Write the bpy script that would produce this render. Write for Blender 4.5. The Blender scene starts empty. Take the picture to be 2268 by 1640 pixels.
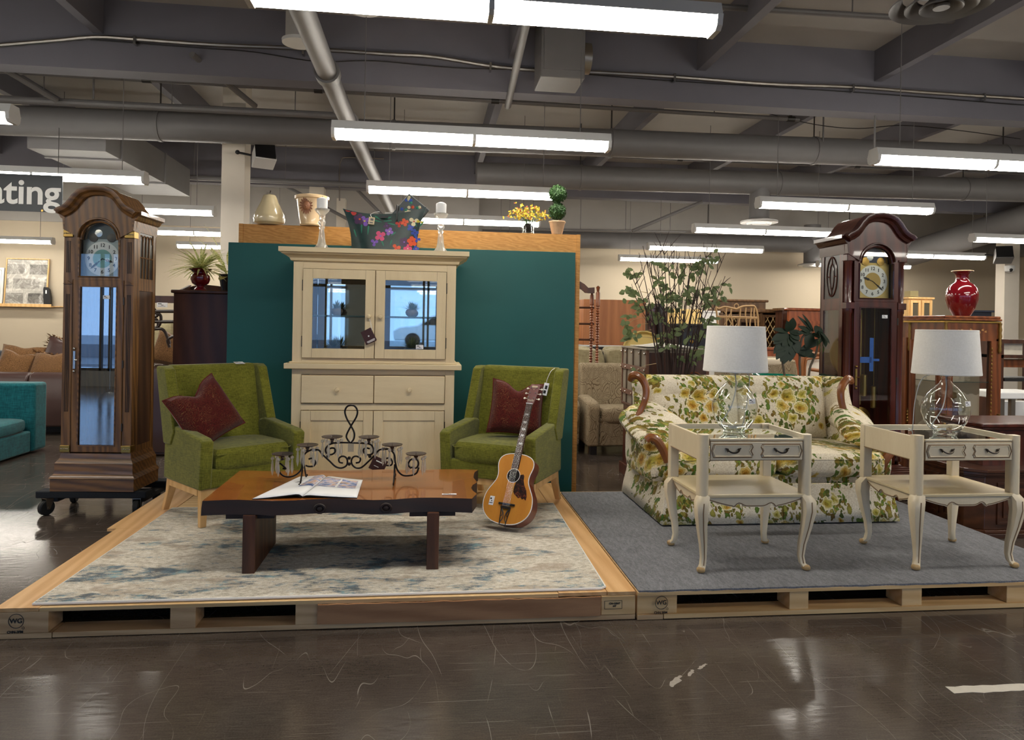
import bpy, math, random
from mathutils import Vector, Matrix
R = math.radians
PI = math.pi
scene = bpy.context.scene
COL = scene.collection
rnd = random.Random(7)

# ---------------------------------------------------------------- mesh builder
def T(loc=(0, 0, 0), rz=0, ry=0, rx=0, s=(1, 1, 1)):
    return Matrix.Translation(loc) @ Matrix.Rotation(rz, 4, 'Z') @ Matrix.Rotation(ry, 4, 'Y') @ Matrix.Rotation(rx, 4, 'X') @ Matrix.Diagonal((*s, 1))

class MB:
    def __init__(s):
        s.v, s.f, s.m, s.mi, s.t = [], [], [], 0, None
    def add(s, vs, fs):
        n = len(s.v)
        if s.t is not None:
            vs = [s.t @ Vector(p) for p in vs]
        s.v += [tuple(p) for p in vs]
        s.f += [tuple(n + i for i in f) for f in fs]
        s.m += [s.mi] * len(fs)
        return s
    def box(s, x0, x1, y0, y1, z0, z1):
        return s.add([(x0, y0, z0), (x1, y0, z0), (x1, y1, z0), (x0, y1, z0), (x0, y0, z1), (x1, y0, z1), (x1, y1, z1), (x0, y1, z1)],
                     [(3, 2, 1, 0), (4, 5, 6, 7), (0, 1, 5, 4), (1, 2, 6, 5), (2, 3, 7, 6), (3, 0, 4, 7)])
    def ring(s, x0, x1, z0, z1, fr, y0, y1):
        # rectangular frame as one piece
        q = lambda k, y: [(x0 + k, y, z0 + k), (x1 - k, y, z0 + k), (x1 - k, y, z1 - k), (x0 + k, y, z1 - k)]
        return s.loft([q(0, y0), q(fr, y0), q(fr, y1), q(0, y1)], closed=True)
    def cbox(s, c, d):
        return s.box(c[0] - d[0] / 2, c[0] + d[0] / 2, c[1] - d[1] / 2, c[1] + d[1] / 2, c[2] - d[2] / 2, c[2] + d[2] / 2)
    def prism(s, pts, a, b, ax='y'):
        # pts: 2D outline; ax = extrusion axis. y: (x,z); x: (y,z); z: (x,y)
        n = len(pts)
        mk = {'y': lambda p, t: (p[0], t, p[1]), 'x': lambda p, t: (t, p[0], p[1]), 'z': lambda p, t: (p[0], p[1], t)}[ax]
        vs = [mk(p, a) for p in pts] + [mk(p, b) for p in pts]
        fs = [tuple(range(n)), tuple(range(2 * n - 1, n - 1, -1))] + [(i, i + n, (i + 1) % n + n, (i + 1) % n) for i in range(n)]
        return s.add(vs, fs)
    def loft(s, rings, cap=True, closed=False, wrap=True):
        n = len(rings[0]); vs = [p for r in rings for p in r]; fs = []
        m = len(rings)
        for j in range(m if closed else m - 1):
            a, b = j * n, ((j + 1) % m) * n
            for i in range(n if wrap else n - 1):
                k = (i + 1) % n
                fs.append((a + i, a + k, b + k, b + i))
        if cap and not closed and wrap:
            fs.append(tuple(range(n - 1, -1, -1)))
            fs.append(tuple((m - 1) * n + i for i in range(n)))
        return s.add(vs, fs)
    def lathe(s, prof, n=24, c=(0, 0, 0), cap=True, flute=0, fn=0):
        rings = []
        for r, z in prof:
            rings.append([(c[0] + max(r, 1e-4) * (1 + flute * math.cos(fn * 2 * PI * i / n)) * math.cos(2 * PI * i / n), c[1] + max(r, 1e-4) * (1 + flute * math.cos(fn * 2 * PI * i / n)) * math.sin(2 * PI * i / n), c[2] + z) for i in range(n)])
        return s.loft(rings, cap)
    def tube(s, pts, r=.01, n=8, closed=False, sy=1.0):
        pts = [Vector(p) for p in pts]; m = len(pts)
        rs = r if isinstance(r, (list, tuple)) else [r] * m
        rings, up = [], None
        for i, p in enumerate(pts):
            if closed:
                d = pts[(i + 1) % m] - pts[i - 1]
            else:
                d = pts[min(i + 1, m - 1)] - pts[max(i - 1, 0)]
            if d.length < 1e-9: d = Vector((0, 0, 1))
            d.normalize()
            if up is None:
                up = Vector((0, 0, 1)) if abs(d.z) < .9 else Vector((0, 1, 0))
            a = d.cross(up)
            if a.length < 1e-4: a = d.cross(Vector((1, 0, 0)))
            a.normalize(); b = a.cross(d).normalized(); up = b
            rings.append([tuple(p + a * rs[i] * math.cos(2 * PI * k / n) + b * rs[i] * sy * math.sin(2 * PI * k / n)) for k in range(n)])
        return s.loft(rings, True, closed)
    def sq(s, c, d, p=5., n=8, q=None):
        # rounded, slightly swollen block (superquadric); p large = boxier
        q = q or p
        idx, vs, fs = {}, [], []
        def vert(x, y, z):
            k = (x, y, z)
            if k not in idx:
                u = [math.tan(t / n * PI / 4) for t in k]
                l = (abs(u[0]) ** p + abs(u[1]) ** p + abs(u[2]) ** q) ** (1 / p)
                vs.append((c[0] + u[0] / l * d[0] / 2, c[1] + u[1] / l * d[1] / 2, c[2] + u[2] / l * d[2] / 2))
                idx[k] = len(vs) - 1
            return idx[k]
        for ax in range(3):
            for sg in (-n, n):
                for i in range(-n, n, 2):
                    for j in range(-n, n, 2):
                        q4 = []
                        for a, b in ((i, j), (i + 2, j), (i + 2, j + 2), (i, j + 2)):
                            t = [0, 0, 0]; t[ax] = sg; t[(ax + 1) % 3] = a; t[(ax + 2) % 3] = b
                            q4.append(vert(*t))
                        fs.append(tuple(q4 if sg > 0 else q4[::-1]))
        return s.add(vs, fs)
    def ball(s, c, rx, ry=None, rz=None, n=10, m=6):
        ry = ry or rx; rz = rz or rx
        rings = []
        for j in range(m + 1):
            t = PI * (j / m) - PI / 2
            t = max(-PI / 2 + .02, min(PI / 2 - .02, t))
            rings.append([(c[0] + rx * math.cos(t) * math.cos(2 * PI * i / n), c[1] + ry * math.cos(t) * math.sin(2 * PI * i / n), c[2] + rz * math.sin(t)) for i in range(n)])
        return s.loft(rings)
    def surf(s, fn, nu, nv):
        vs = [fn(i / nu, j / nv) for j in range(nv + 1) for i in range(nu + 1)]
        fs = [(j * (nu + 1) + i, j * (nu + 1) + i + 1, (j + 1) * (nu + 1) + i + 1, (j + 1) * (nu + 1) + i) for j in range(nv) for i in range(nu)]
        return s.add(vs, fs)
    def leaf(s, p, d, w, up=(0, 0, 1), bend=.2, n=4, fold=.15):
        # pointed blade: base p, direction*length d, width w
        p = Vector(p); d = Vector(d); L = d.length; dn = d.normalized()
        side = dn.cross(Vector(up))
        if side.length < 1e-3: side = dn.cross(Vector((1, 0, 0)))
        side.normalize(); nrm = side.cross(dn).normalized()
        vs, fs = [], []
        for i in range(n + 1):
            t = i / n
            c = p + d * t - nrm * (bend * L * t * t)
            ww = w * .5 * math.sin(PI * min(1, t * .92 + .06)) ** .8
            vs += [tuple(c - side * ww + nrm * fold * ww), tuple(c), tuple(c + side * ww + nrm * fold * ww)]
        for i in range(n):
            a = i * 3
            fs += [(a, a + 1, a + 4, a + 3), (a + 1, a + 2, a + 5, a + 4)]
        return s.add(vs, fs)
    def obj(s, name, mat, parent=None, smooth=35, bev=0, seg=2, sub=0, solid=0, label=None):
        me = bpy.data.meshes.new(name)
        me.from_pydata(s.v, [], s.f)
        mats = mat if isinstance(mat, (list, tuple)) else [mat]
        for m in mats: me.materials.append(m)
        for p, k in zip(me.polygons, s.m):
            p.material_index = k
        me.validate(); me.update()
        if smooth:
            me.shade_smooth()
            me.set_sharp_from_angle(angle=R(smooth))
        o = bpy.data.objects.new(name, me); COL.objects.link(o)
        if parent is not None: o.parent = parent
        if sub:
            m = o.modifiers.new('sub', 'SUBSURF'); m.levels = sub; m.render_levels = sub
        if solid:
            m = o.modifiers.new('sol', 'SOLIDIFY'); m.thickness = solid; m.offset = 0
        if bev:
            m = o.modifiers.new('bev', 'BEVEL'); m.width = bev; m.segments = seg; m.limit_method = 'ANGLE'; m.angle_limit = R(40)
        if label: o['label'] = label
        return o

def box(*a): return MB().box(*a)

def thing(name, label, cat, loc=(0, 0, 0), rz=0, group=None):
    o = bpy.data.objects.new(name, None); COL.objects.link(o)
    o.empty_display_size = .1
    o.location = loc; o.rotation_euler = (0, 0, rz)
    o['label'] = label; o['category'] = cat
    if group: o['group'] = group
    return o

def tag(o, label, cat, group=None):
    o['label'] = label; o['category'] = cat
    if group: o['group'] = group
    return o

def struct(o):
    o['kind'] = 'structure'; return o

def kids(o): return [c for c in bpy.data.objects if c.parent is o]

def dup(root, loc=None, rz=None, label=None, group=None, scale=None):
    def cp(o, par):
        c = o.copy(); COL.objects.link(c)
        if par is not None: c.parent = par
        for ch in kids(o):
            if ch is not c: cp(ch, c)
        return c
    r = cp(root, None)
    if loc is not None: r.location = loc
    if rz is not None: r.rotation_euler = (0, 0, rz)
    if label: r['label'] = label
    if group: r['group'] = group
    if scale: r.scale = scale
    return r

def bez(pts, n=12):
    # Catmull-Rom through pts
    P = [Vector(p) for p in pts]; out = []
    P = [2 * P[0] - P[1]] + P + [2 * P[-1] - P[-2]]
    for i in range(1, len(P) - 2):
        a, b, c, d = P[i - 1:i + 3]
        for k in range(n):
            t = k / n
            out.append(.5 * ((2 * b) + (c - a) * t + (2 * a - 5 * b + 4 * c - d) * t * t + (3 * b - a - 3 * c + d) * t ** 3))
    out.append(P[-2])
    return [tuple(p) for p in out]

def arc(cx, cz, r, a0, a1, n=12, rz=None):
    return [(cx + r * math.cos(R(a0 + (a1 - a0) * i / n)), cz + (rz or r) * math.sin(R(a0 + (a1 - a0) * i / n))) for i in range(n + 1)]

def cushion_mesh(m, w, h, t, chop=0., n=14):
    # square scatter cushion in local x (width) / z (height), thickness along y; z from 0
    def side(sg):
        def fn(u, v):
            a, b = 2 * u - 1, 2 * v - 1
            k = (1 - a ** 4) ** .55 * (1 - b ** 4) ** .55 if abs(a) < 1 and abs(b) < 1 else 0
            pin = 1 - .09 * (1 - a * a) * (b * b) ; pin2 = 1 - .09 * (1 - b * b) * (a * a)
            x = a * w / 2 * pin2; z = b * h / 2 * pin
            z -= chop * h * math.exp(-(a / .33) ** 2) * max(0, (b + .3) / 1.3) ** 2
            x *= 1 - .06 * chop * 4 * max(0, b)
            return (x, sg * t / 2 * k * (1 - .5 * chop * math.exp(-(a / .3) ** 2) * max(0, b)), z + h / 2)
        return fn
    m.surf(side(-1), n, n)
    f = side(1)
    m.surf(lambda u, v: f(1 - u, v), n, n)
    return m

# ---------------------------------------------------------------- camera (solved from the photograph's vanishing lines)
F, PX, PY, RHO, PSI, H = 1570., 1134., 722., R(1.0), R(6.7), 1.55
def ray(px, py):
    u = (px - PX) / F; v = -(py - PY) / F
    x = u * math.cos(RHO) - v * math.sin(RHO); y = u * math.sin(RHO) + v * math.cos(RHO)
    return (math.sin(PSI) + x * math.cos(PSI), math.cos(PSI) - x * math.sin(PSI), y)
def on_z(px, py, z):
    d = ray(px, py); t = (z - H) / d[2]; return Vector((d[0] * t, d[1] * t, z))
def on_y(px, py, Y):
    d = ray(px, py); t = Y / d[1]; return Vector((d[0] * t, Y, H + d[2] * t))

cd = bpy.data.cameras.new('camera'); cam = bpy.data.objects.new('camera', cd); COL.objects.link(cam)
cd.sensor_fit = 'HORIZONTAL'; cd.sensor_width = 36; cd.lens = F / 2268 * 36
cd.shift_x = 0; cd.shift_y = -(820 - PY) / 2268
cd.clip_start = .05; cd.clip_end = 200
cam.matrix_world = Matrix.Translation((0, 0, H)) @ Matrix.Rotation(-PSI, 4, 'Z') @ Matrix.Rotation(PI / 2, 4, 'X') @ Matrix.Rotation(RHO, 4, 'Z')
scene.camera = cam
scene.view_settings.view_transform = 'Standard'
scene.view_settings.look = 'None'
scene.view_settings.gamma = 1
scene.view_settings.exposure = .8
scene.view_settings.use_curve_mapping = False
scene.cycles.caustics_reflective = False
scene.cycles.caustics_refractive = False
scene.cycles.max_bounces = 7
scene.cycles.transparent_max_bounces = 16
scene.cycles.sample_clamp_indirect = 6
scene.cycles.use_denoising = True
# ---------------------------------------------------------------- materials
def srgb(h):
    if isinstance(h, str):
        h = h.lstrip('#'); c = [int(h[i:i + 2], 16) / 255 for i in (0, 2, 4)]
    else: c = [x / 255 for x in h]
    return tuple((x / 12.92 if x <= .04045 else ((x + .055) / 1.055) ** 2.4) for x in c) + (1,)

class NT:
    def __init__(s, name):
        s.mat = bpy.data.materials.new(name); s.mat.use_nodes = True
        s.nt = s.mat.node_tree; s.N = s.nt.nodes; s.b = s.N['Principled BSDF']; s.out = s.N['Material Output']
    def n(s, t, ins=None, **props):
        nd = s.N.new('ShaderNode' + t)
        for k, v in props.items(): setattr(nd, k, v)
        for k, v in (ins or {}).items(): s.set(nd.inputs[k], v)
        return nd
    def set(s, sock, v):
        if isinstance(v, bpy.types.NodeSocket): s.nt.links.new(v, sock)
        elif isinstance(v, bpy.types.Node): s.nt.links.new(v.outputs[0], sock)
        else: sock.default_value = v
    def P(s, **kw):
        mp = dict(col='Base Color', rough='Roughness', metal='Metallic', nrm='Normal', spec='Specular IOR Level', emc='Emission Color', em='Emission Strength', alpha='Alpha', coat='Coat Weight', coatr='Coat Roughness', sheen='Sheen Weight', trans='Transmission Weight', ior='IOR', sss='Subsurface Weight')
        for k, v in kw.items(): s.set(s.b.inputs[mp[k]], v)
        return s
    def co(s, scale=(1, 1, 1), rot=(0, 0, 0), loc=(0, 0, 0), gen=False):
        t = s.n('TexCoord'); m = s.n('Mapping', {'Scale': scale, 'Rotation': rot, 'Location': loc})
        s.nt.links.new(t.outputs['Generated' if gen else 'Object'], m.inputs['Vector']); return m.outputs[0]
    def noise(s, vec, scale=5, detail=3, rough=.5, dist=0):
        return s.n('TexNoise', {'Vector': vec, 'Scale': scale, 'Detail': detail, 'Roughness': rough, 'Distortion': dist}).outputs['Fac']
    def vor(s, vec, scale=5, feature='F1', rand=1, out='Distance'):
        return s.n('TexVoronoi', {'Vector': vec, 'Scale': scale, 'Randomness': rand}, feature=feature).outputs[out]
    def ramp(s, fac, stops, interp='LINEAR'):
        r = s.n('ValToRGB', {'Fac': fac}); cr = r.color_ramp; cr.interpolation = interp
        while len(cr.elements) < len(stops): cr.elements.new(.5)
        for e, (p, c) in zip(cr.elements, stops):
            e.position = p; e.color = c if isinstance(c, tuple) else (c, c, c, 1)
        return r.outputs[0]
    def mix(s, fac, a, b, mode='MIX'):
        m = s.n('Mix', data_type='RGBA', blend_type=mode)
        s.set(m.inputs[0], fac); s.set(m.inputs[6], a); s.set(m.inputs[7], b); return m.outputs[2]
    def math(s, op, a, b=0., c=None, clamp=False):
        m = s.n('Math', operation=op, use_clamp=clamp); s.set(m.inputs[0], a); s.set(m.inputs[1], b)
        if c is not None: s.set(m.inputs[2], c)
        return m.outputs[0]
    def bump(s, h, strength=.3, dist=.01):
        return s.n('Bump', {'Height': h, 'Strength': strength, 'Distance': dist}).outputs[0]

def plain(name, c, rough=.5, metal=0, spec=.5, var=.06, sc=6, coat=0, bump=0):
    m = NT(name); c = srgb(c)
    f = m.noise(m.co(), sc, 4)
    m.P(col=m.mix(f, tuple(x * (1 - var) for x in c[:3]) + (1,), tuple(min(1, x * (1 + var)) for x in c[:3]) + (1,)), rough=rough, metal=metal, spec=spec, coat=coat)
    if bump: m.P(nrm=m.bump(m.noise(m.co(), 60, 2), bump, .003))
    return m.mat

def wood(name, dark, light, scale=(1, 1, .12), freq=14, rough=.4, contrast=1., coat=0, dist=3., spec=.5, mid=.5, wav=.34):
    m = NT(name); v = m.co(scale)
    n1 = m.noise(v, freq * .35, 3, .6, dist * .3)
    w = m.n('TexWave', {'Vector': v, 'Scale': freq * .35, 'Distortion': dist * 2, 'Detail': 3, 'Detail Scale': 1.2}, wave_type='BANDS', bands_direction='DIAGONAL').outputs['Fac']
    fine = m.noise(v, freq * 7, 3, .7)
    f = m.math('ADD', m.math('MULTIPLY', w, wav), m.math('ADD', m.math('MULTIPLY', n1, .42 + (.34 - wav) * .8), m.math('MULTIPLY', fine, .3)))
    a = .5 - .32 / contrast; b = .5 + .28 / contrast
    d, l = srgb(dark), srgb(light)
    c = m.ramp(f, [(max(0, a), d), (mid, tuple((d[i] * .45 + l[i] * .55) for i in range(3)) + (1,)), (min(1, b), l)])
    m.P(col=c, rough=rough, coat=coat, spec=spec, nrm=m.bump(f, .12, .002))
    return m.mat

def fabric(name, c1, c2, sc=160, rough=.9, bump=.35, blot=.25, sheen=.2):
    m = NT(name); v = m.co()
    a = m.noise(m.co((1, 1, .12)), sc, 2, .6); b = m.noise(m.co((.12, .12, 1)), sc, 2, .6); big = m.noise(v, 7, 3)
    f = m.math('ADD', m.math('MULTIPLY', a, .5), m.math('ADD', m.math('MULTIPLY', b, .5), m.math('MULTIPLY', m.math('SUBTRACT', big, .5), blot)))
    m.P(col=m.ramp(f, [(.32, srgb(c1)), (.68, srgb(c2))]), rough=rough, sheen=sheen, spec=.15, nrm=m.bump(f, bump, .002))
    return m.mat

def pane(name, tint=(1, 1, 1, 1), base=.04, edge=.6, rough=.0):
    # thin clear glass: see-through, reflecting more at grazing angles
    m = NT(name)
    lw = m.math('POWER', m.n('LayerWeight', {'Blend': .5}).outputs['Facing'], 4.)
    f = m.math('MULTIPLY_ADD', lw, edge, base, clamp=True)
    t = m.n('BsdfTransparent', {'Color': tint}); g = m.n('BsdfGlossy', {'Roughness': rough, 'Color': (1, 1, 1, 1)})
    x = m.n('MixShader', {'Fac': f}); m.nt.links.new(t.outputs[0], x.inputs[1]); m.nt.links.new(g.outputs[0], x.inputs[2])
    m.nt.links.new(x.outputs[0], m.out.inputs[0]); return m.mat

def emit(name, c, s):
    m = NT(name); m.P(col=(.8, .8, .8, 1), emc=c, em=s, rough=.4); return m.mat

def floral(name):
    # repeating bouquet print: explicit roses in a half-drop repeat, leaves scattered round them
    m = NT(name); base_v = m.co()
    sp = m.n('SeparateXYZ', {'Vector': base_v}).outputs
    wb = m.n('SeparateXYZ', {'Vector': m.n('TexNoise', {'Vector': base_v, 'Scale': 24, 'Detail': 2}).outputs['Color']}).outputs
    u = m.math('MULTIPLY_ADD', sp[1], .5, sp[0]); w = m.math('MULTIPLY_ADD', sp[1], .5, sp[2])
    u = m.math('ADD', u, m.math('MULTIPLY', m.math('SUBTRACT', wb[0], .5), .045)); w = m.math('ADD', w, m.math('MULTIPLY', m.math('SUBTRACT', wb[1], .5), .045))
    TU, TW = .76, .62
    cu = m.math('DIVIDE', m.math('ADD', u, .385), TU); colm = m.math('FLOOR', cu); pu = m.math('MULTIPLY', m.math('SUBTRACT', m.math('FRACT', cu), .5), TU)
    half = m.math('MULTIPLY', m.math('FRACT', m.math('MULTIPLY', colm, .5)), 2.)
    cw = m.math('ADD', m.math('DIVIDE', m.math('SUBTRACT', w, .86), TW), m.math('MULTIPLY', half, .0)); pw = m.math('MULTIPLY', m.math('SUBTRACT', m.math('FRACT', cw), .5), TW)
    p = m.n('CombineXYZ', {'X': pu, 'Y': pw}).outputs[0]
    def dist(x, y, r, sx=1., sy=1.):
        d = m.n('VectorMath', operation='SUBTRACT'); m.set(d.inputs[0], p); d.inputs[1].default_value = (x, y, 0)
        e = m.n('VectorMath', operation='MULTIPLY'); m.set(e.inputs[0], d.outputs[0]); e.inputs[1].default_value = (1 / (r * sx), 1 / (r * sy), 0)
        return m.n('VectorMath', {'Vector': e.outputs[0]} if False else None, operation='LENGTH'), e.outputs[0]
    def D(x, y, r, sx=1., sy=1.):
        n, v = dist(x, y, r, sx, sy); m.set(n.inputs[0], v); return n.outputs['Value']
    roses = [(.0, .02, .074), (-.085, -.065, .066), (.07, -.085, .07), (.12, .035, .05), (-.125, .04, .05), (-.01, -.175, .046), (-.06, .125, .036), (.335, .2, .056), (-.3, -.2, .058), (.25, -.235, .036), (-.34, .07, .03), (-.375, .23, .05)]
    dm = None
    for r in roses: d = D(*r); dm = d if dm is None else m.math('MINIMUM', dm, d)
    ground = m.ramp(m.noise(base_v, 110, 2), [(.3, srgb('#d2c4a8')), (.7, srgb('#f0e7d2'))])
    pv = m.n('CombineXYZ', {'X': u, 'Y': w}).outputs[0]
    def leaves(sc, thr, seed):
        v = m.n('TexVoronoi', {'Vector': m.n('Mapping', {'Vector': pv, 'Rotation': (0, 0, seed), 'Scale': (1, .62, 1), 'Location': (seed, seed, 0)}).outputs[0], 'Scale': sc, 'Randomness': 1.})
        d = v.outputs['Distance']; c = m.n('SeparateColor', {'Color': v.outputs['Color']}).outputs
        fall = m.math('MINIMUM', m.math('MINIMUM', D(0, -.02, .2, 1., 1.1), D(.33, .2, .09)), m.math('MINIMUM', D(-.3, -.2, .10, 1., 1.1), m.math('MINIMUM', D(.03, .21, .09, 1.1, 1.), D(-.37, .2, .09))))
        on = m.math('LESS_THAN', m.math('ADD', fall, m.math('MULTIPLY', c[1], .75)), thr)
        mk = m.math('MULTIPLY', on, m.ramp(d, [(.44, 1.), (.5, 0.)]))
        col = m.ramp(c[0], [(0., srgb('#567a2c')), (.22, srgb('#7d933c')), (.4, srgb('#aaa34a')), (.55, srgb('#8a6a28')), (.7, srgb('#4c6228')), (.85, srgb('#bca850')), (1., srgb('#6c4a1a'))])
        col = m.mix(m.ramp(m.math('ABSOLUTE', m.math('SUBTRACT', d, .2)), [(.0, .0), (.2, .38)]), col, srgb('#2e3314'))
        return mk, col
    c = ground
    for sc, thr, seed in ((22., 1.5, .4), (30., 1.38, 2.6), (44., 1.35, 1.7)):
        mk, col = leaves(sc, thr, seed); c = m.mix(mk, c, col)
    pet = m.n('TexVoronoi', {'Vector': pv, 'Scale': 46., 'Randomness': 1.}).outputs['Distance']
    dd = m.math('ADD', dm, m.math('MULTIPLY', m.math('SUBTRACT', pet, .35), .32))
    tone = m.ramp(m.noise(base_v, 7, 1), [(.4, 0.), (.6, 1.)])
    ca = m.ramp(dd, [(0., srgb('#6b5a14')), (.2, srgb('#9a8e2c')), (.45, srgb('#c4b64e')), (.75, srgb('#ddd08a')), (.95, srgb('#f0e8c4'))])
    cb = m.ramp(dd, [(0., srgb('#6a3f10')), (.2, srgb('#a8741e')), (.45, srgb('#cc9a3a')), (.75, srgb('#e0c67a')), (.95, srgb('#f2e8c8'))])
    rc = m.mix(tone, ca, cb)
    ring = m.math('FRACT', m.math('MULTIPLY', dd, 4.2))
    rc = m.mix(m.ramp(ring, [(0., .75), (.16, .35), (.4, 0.)]), rc, srgb('#5c5216'))
    c = m.mix(m.ramp(dd, [(.96, 1.), (1.0, 0.)]), c, rc)
    m.P(col=c, rough=.85, spec=.2, sheen=.1, nrm=m.bump(m.noise(base_v, 240, 2), .3, .002))
    return m.mat

# shared materials
M = {}
M['grey_paint'] = plain('grey_ceiling_paint', '#aaa6a0', .75, var=.1, sc=2)
M['grey_pipe'] = plain('grey_pipe_paint', '#737171', .5, var=.08)
M['beam'] = plain('grey_beam_paint', '#706f78', .7, var=.08, sc=3)
M['wall'] = plain('beige_wall_paint', '#c2b59e', .85, var=.02, sc=1)
M['colpaint'] = plain('cream_column_paint', '#d8d0c2', .7, var=.03)
M['white_metal'] = plain('white_enamel', '#d8d8d6', .4)
M['steel'] = plain('bare_steel', '#9a948c', .35, 1)
M['darksteel'] = plain('dark_steel', '#4c4a48', .45, .8)
M['black'] = plain('black_plastic', '#161618', .45)
M['blackiron'] = plain('black_iron', '#1c1614', .4, .6)
M['tube'] = emit('fluorescent_glow', (1, .935, .83, 1), 21)
M['brass'] = plain('brass', '#a8884a', .35, 1)
M['silver'] = plain('silver_metal', '#c8c8c4', .25, 1)
M['white'] = plain('white_card', '#ececea', .6, var=.02)
M['paper'] = plain('white_paper', '#f0f0f0', .5, var=.02)
M['ink'] = plain('black_ink', '#18181a', .6)
M['greyink'] = plain('grey_ink', '#6a6a6c', .6)
M['glass'] = pane('clear_pane', (.97, .98, .97, 1), .06, .8)
M['clockglass'] = pane('old_clock_glass', (.9, .92, .92, 1), .34, .7)
M['blown'] = pane('blown_glass', (.94, .965, .95, 1), .07, 1.2)
def mk_crystal():
    m = NT('cut_crystal'); m.P(col=(.95, .95, .93, 1), trans=1, rough=.04, ior=1.45)
    t = m.n('BsdfTransparent', {'Color': (.95, .95, .94, 1)}); d = m.n('BsdfDiffuse', {'Color': (.9, .9, .88, 1)}); tr = m.n('BsdfTranslucent', {'Color': (.9, .9, .88, 1)})
    a = m.n('AddShader'); b = m.n('MixShader', {'Fac': .5}); L = m.nt.links.new
    L(d.outputs[0], b.inputs[1]); L(tr.outputs[0], b.inputs[2])
    x = m.n('MixShader', {'Fac': .42}); L(m.b.outputs[0], x.inputs[1]); L(t.outputs[0], x.inputs[2])
    y = m.n('MixShader', {'Fac': .3}); L(x.outputs[0], y.inputs[1]); L(b.outputs[0], y.inputs[2]); L(y.outputs[0], m.out.inputs[0]); return m.mat
M['crystal'] = mk_crystal()
M['mirror'] = plain('mirror_silver', '#e6ece8', .015, 1, var=.0)
M['oak_ply'] = wood('golden_oak_veneer', '#a8702e', '#cf9850', (.55, .55, 3.), 22, .5, .9, dist=6)
M['cream'] = wood('cream_glazed_wood', '#c8b084', '#efddb6', (3, 3, .3), 9, .45, .5, dist=1.5, wav=.05)
M['cream_h'] = wood('cream_glazed_wood_level', '#c8b084', '#efddb6', (.3, 3, 3), 9, .45, .5, dist=1.5, wav=.05)
M['glaze'] = plain('brown_glaze_line', '#84694a', .6)
M['creamtable'] = wood('ivory_painted_wood', '#ccb894', '#eee0c2', (2, 2, .5), 5, .38, .45, dist=1.2, wav=.02)
M['creamtop'] = wood('ivory_painted_shelf', '#c2ab7c', '#ead9b2', (.5, 2.5, 2), 4, .38, .5, dist=1.2, wav=.02)
M['dark_oak'] = wood('brown_oak', '#3a2512', '#8c6234', (2.2, 2.2, .16), 16, .42, 1., coat=.08)
M['dark_oak_h'] = wood('brown_oak_level', '#3a2512', '#8c6234', (.16, 2.2, 2.2), 16, .38, 1., coat=.25)
M['cherry'] = wood('dark_cherry', '#2a0f0a', '#5a2618', (2, 2, .2), 9, .28, .8, coat=.4)
M['mahog'] = wood('dark_mahogany', '#2a140d', '#52301f', (1.5, 1.5, .2), 8, .4, .8)
M['walnut'] = wood('red_brown_wood', '#4b2413', '#8d4f28', (2, 2, .2), 10, .35, .9, coat=.2)
M['ply_brown'] = wood('brown_plywood', '#8a5230', '#b8794a', (1.6, 1.6, .12), 7, .55, .8, dist=5)
M['chestwood'] = wood('carved_dark_wood', '#26140c', '#54301c', (.3, 2, 2), 9, .3, .8, coat=.3)
M['pine'] = wood('raw_pine', '#c99c62', '#e6c48e', (.2, 3, 3), 9, .6, .8)
M['pine_y'] = wood('raw_pine_lengthwise', '#c89258', '#e8bd84', (3, .2, 3), 8, .55, .85)
M['palletwood'] = wood('pallet_pine', '#ab8459', '#dcb98a', (.25, 2, 3), 9, .7, .8)
M['plyfront'] = wood('reddish_plywood_edge', '#8a5c3a', '#bb8b60', (.35, 2, 3), 7, .7, .8)
M['paleleg'] = wood('pale_birch_leg', '#cf9e5e', '#ecc48a', (2.5, 2.5, .25), 7, .45, .8)
M['slab_top'] = wood('live_edge_top', '#5e2c10', '#b26c2c', (.22, 1.6, 2), 7, .25, .7, coat=.5, dist=6, wav=.14)
M['slab_dark'] = wood('dark_bark_wood', '#100906', '#2e180f', (.3, 2, 2), 9, .6, .8)
M['slab_leg'] = wood('reclaimed_plank_leg', '#22110a', '#603820', (2, 2, .25), 8, .5, .9)
M['honey'] = wood('honey_sofa_trim', '#5e3212', '#94582a', (1.5, 1.5, .3), 8, .3, .8, coat=.4)
M['green_fab'] = fabric('olive_green_weave', '#4f5018', '#86852f', 210)
M['teal_fab'] = fabric('teal_linen', '#0e464c', '#1f7278', 120)
M['brown_lea'] = plain('brown_leather', '#45302c', .35, var=.1, bump=.2)
M['sofa_beige'] = fabric('sage_beige_upholstery', '#857a5c', '#b1a683', 90)
M['teal_board'] = plain('teal_board_paint', '#0f5552', .5, var=.12, sc=3)
M['red_gloss'] = plain('oxblood_glaze', '#680914', .12, var=.15, coat=.6)
M['terracotta'] = plain('cream_glazed_pot', '#dcbf95', .3, var=.12, sc=9, coat=.4)
M['dirt'] = plain('potting_soil', '#2a1e16', .95)
M['leafg'] = plain('mid_green_leaf', '#4c6a2c', .5, var=.3, sc=14)
M['leafd'] = plain('dark_green_leaf', '#1c2e1c', .6, var=.25, sc=10)
M['leafp'] = plain('pale_grey_green_leaf', '#687650', .6, var=.35, sc=22)
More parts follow.
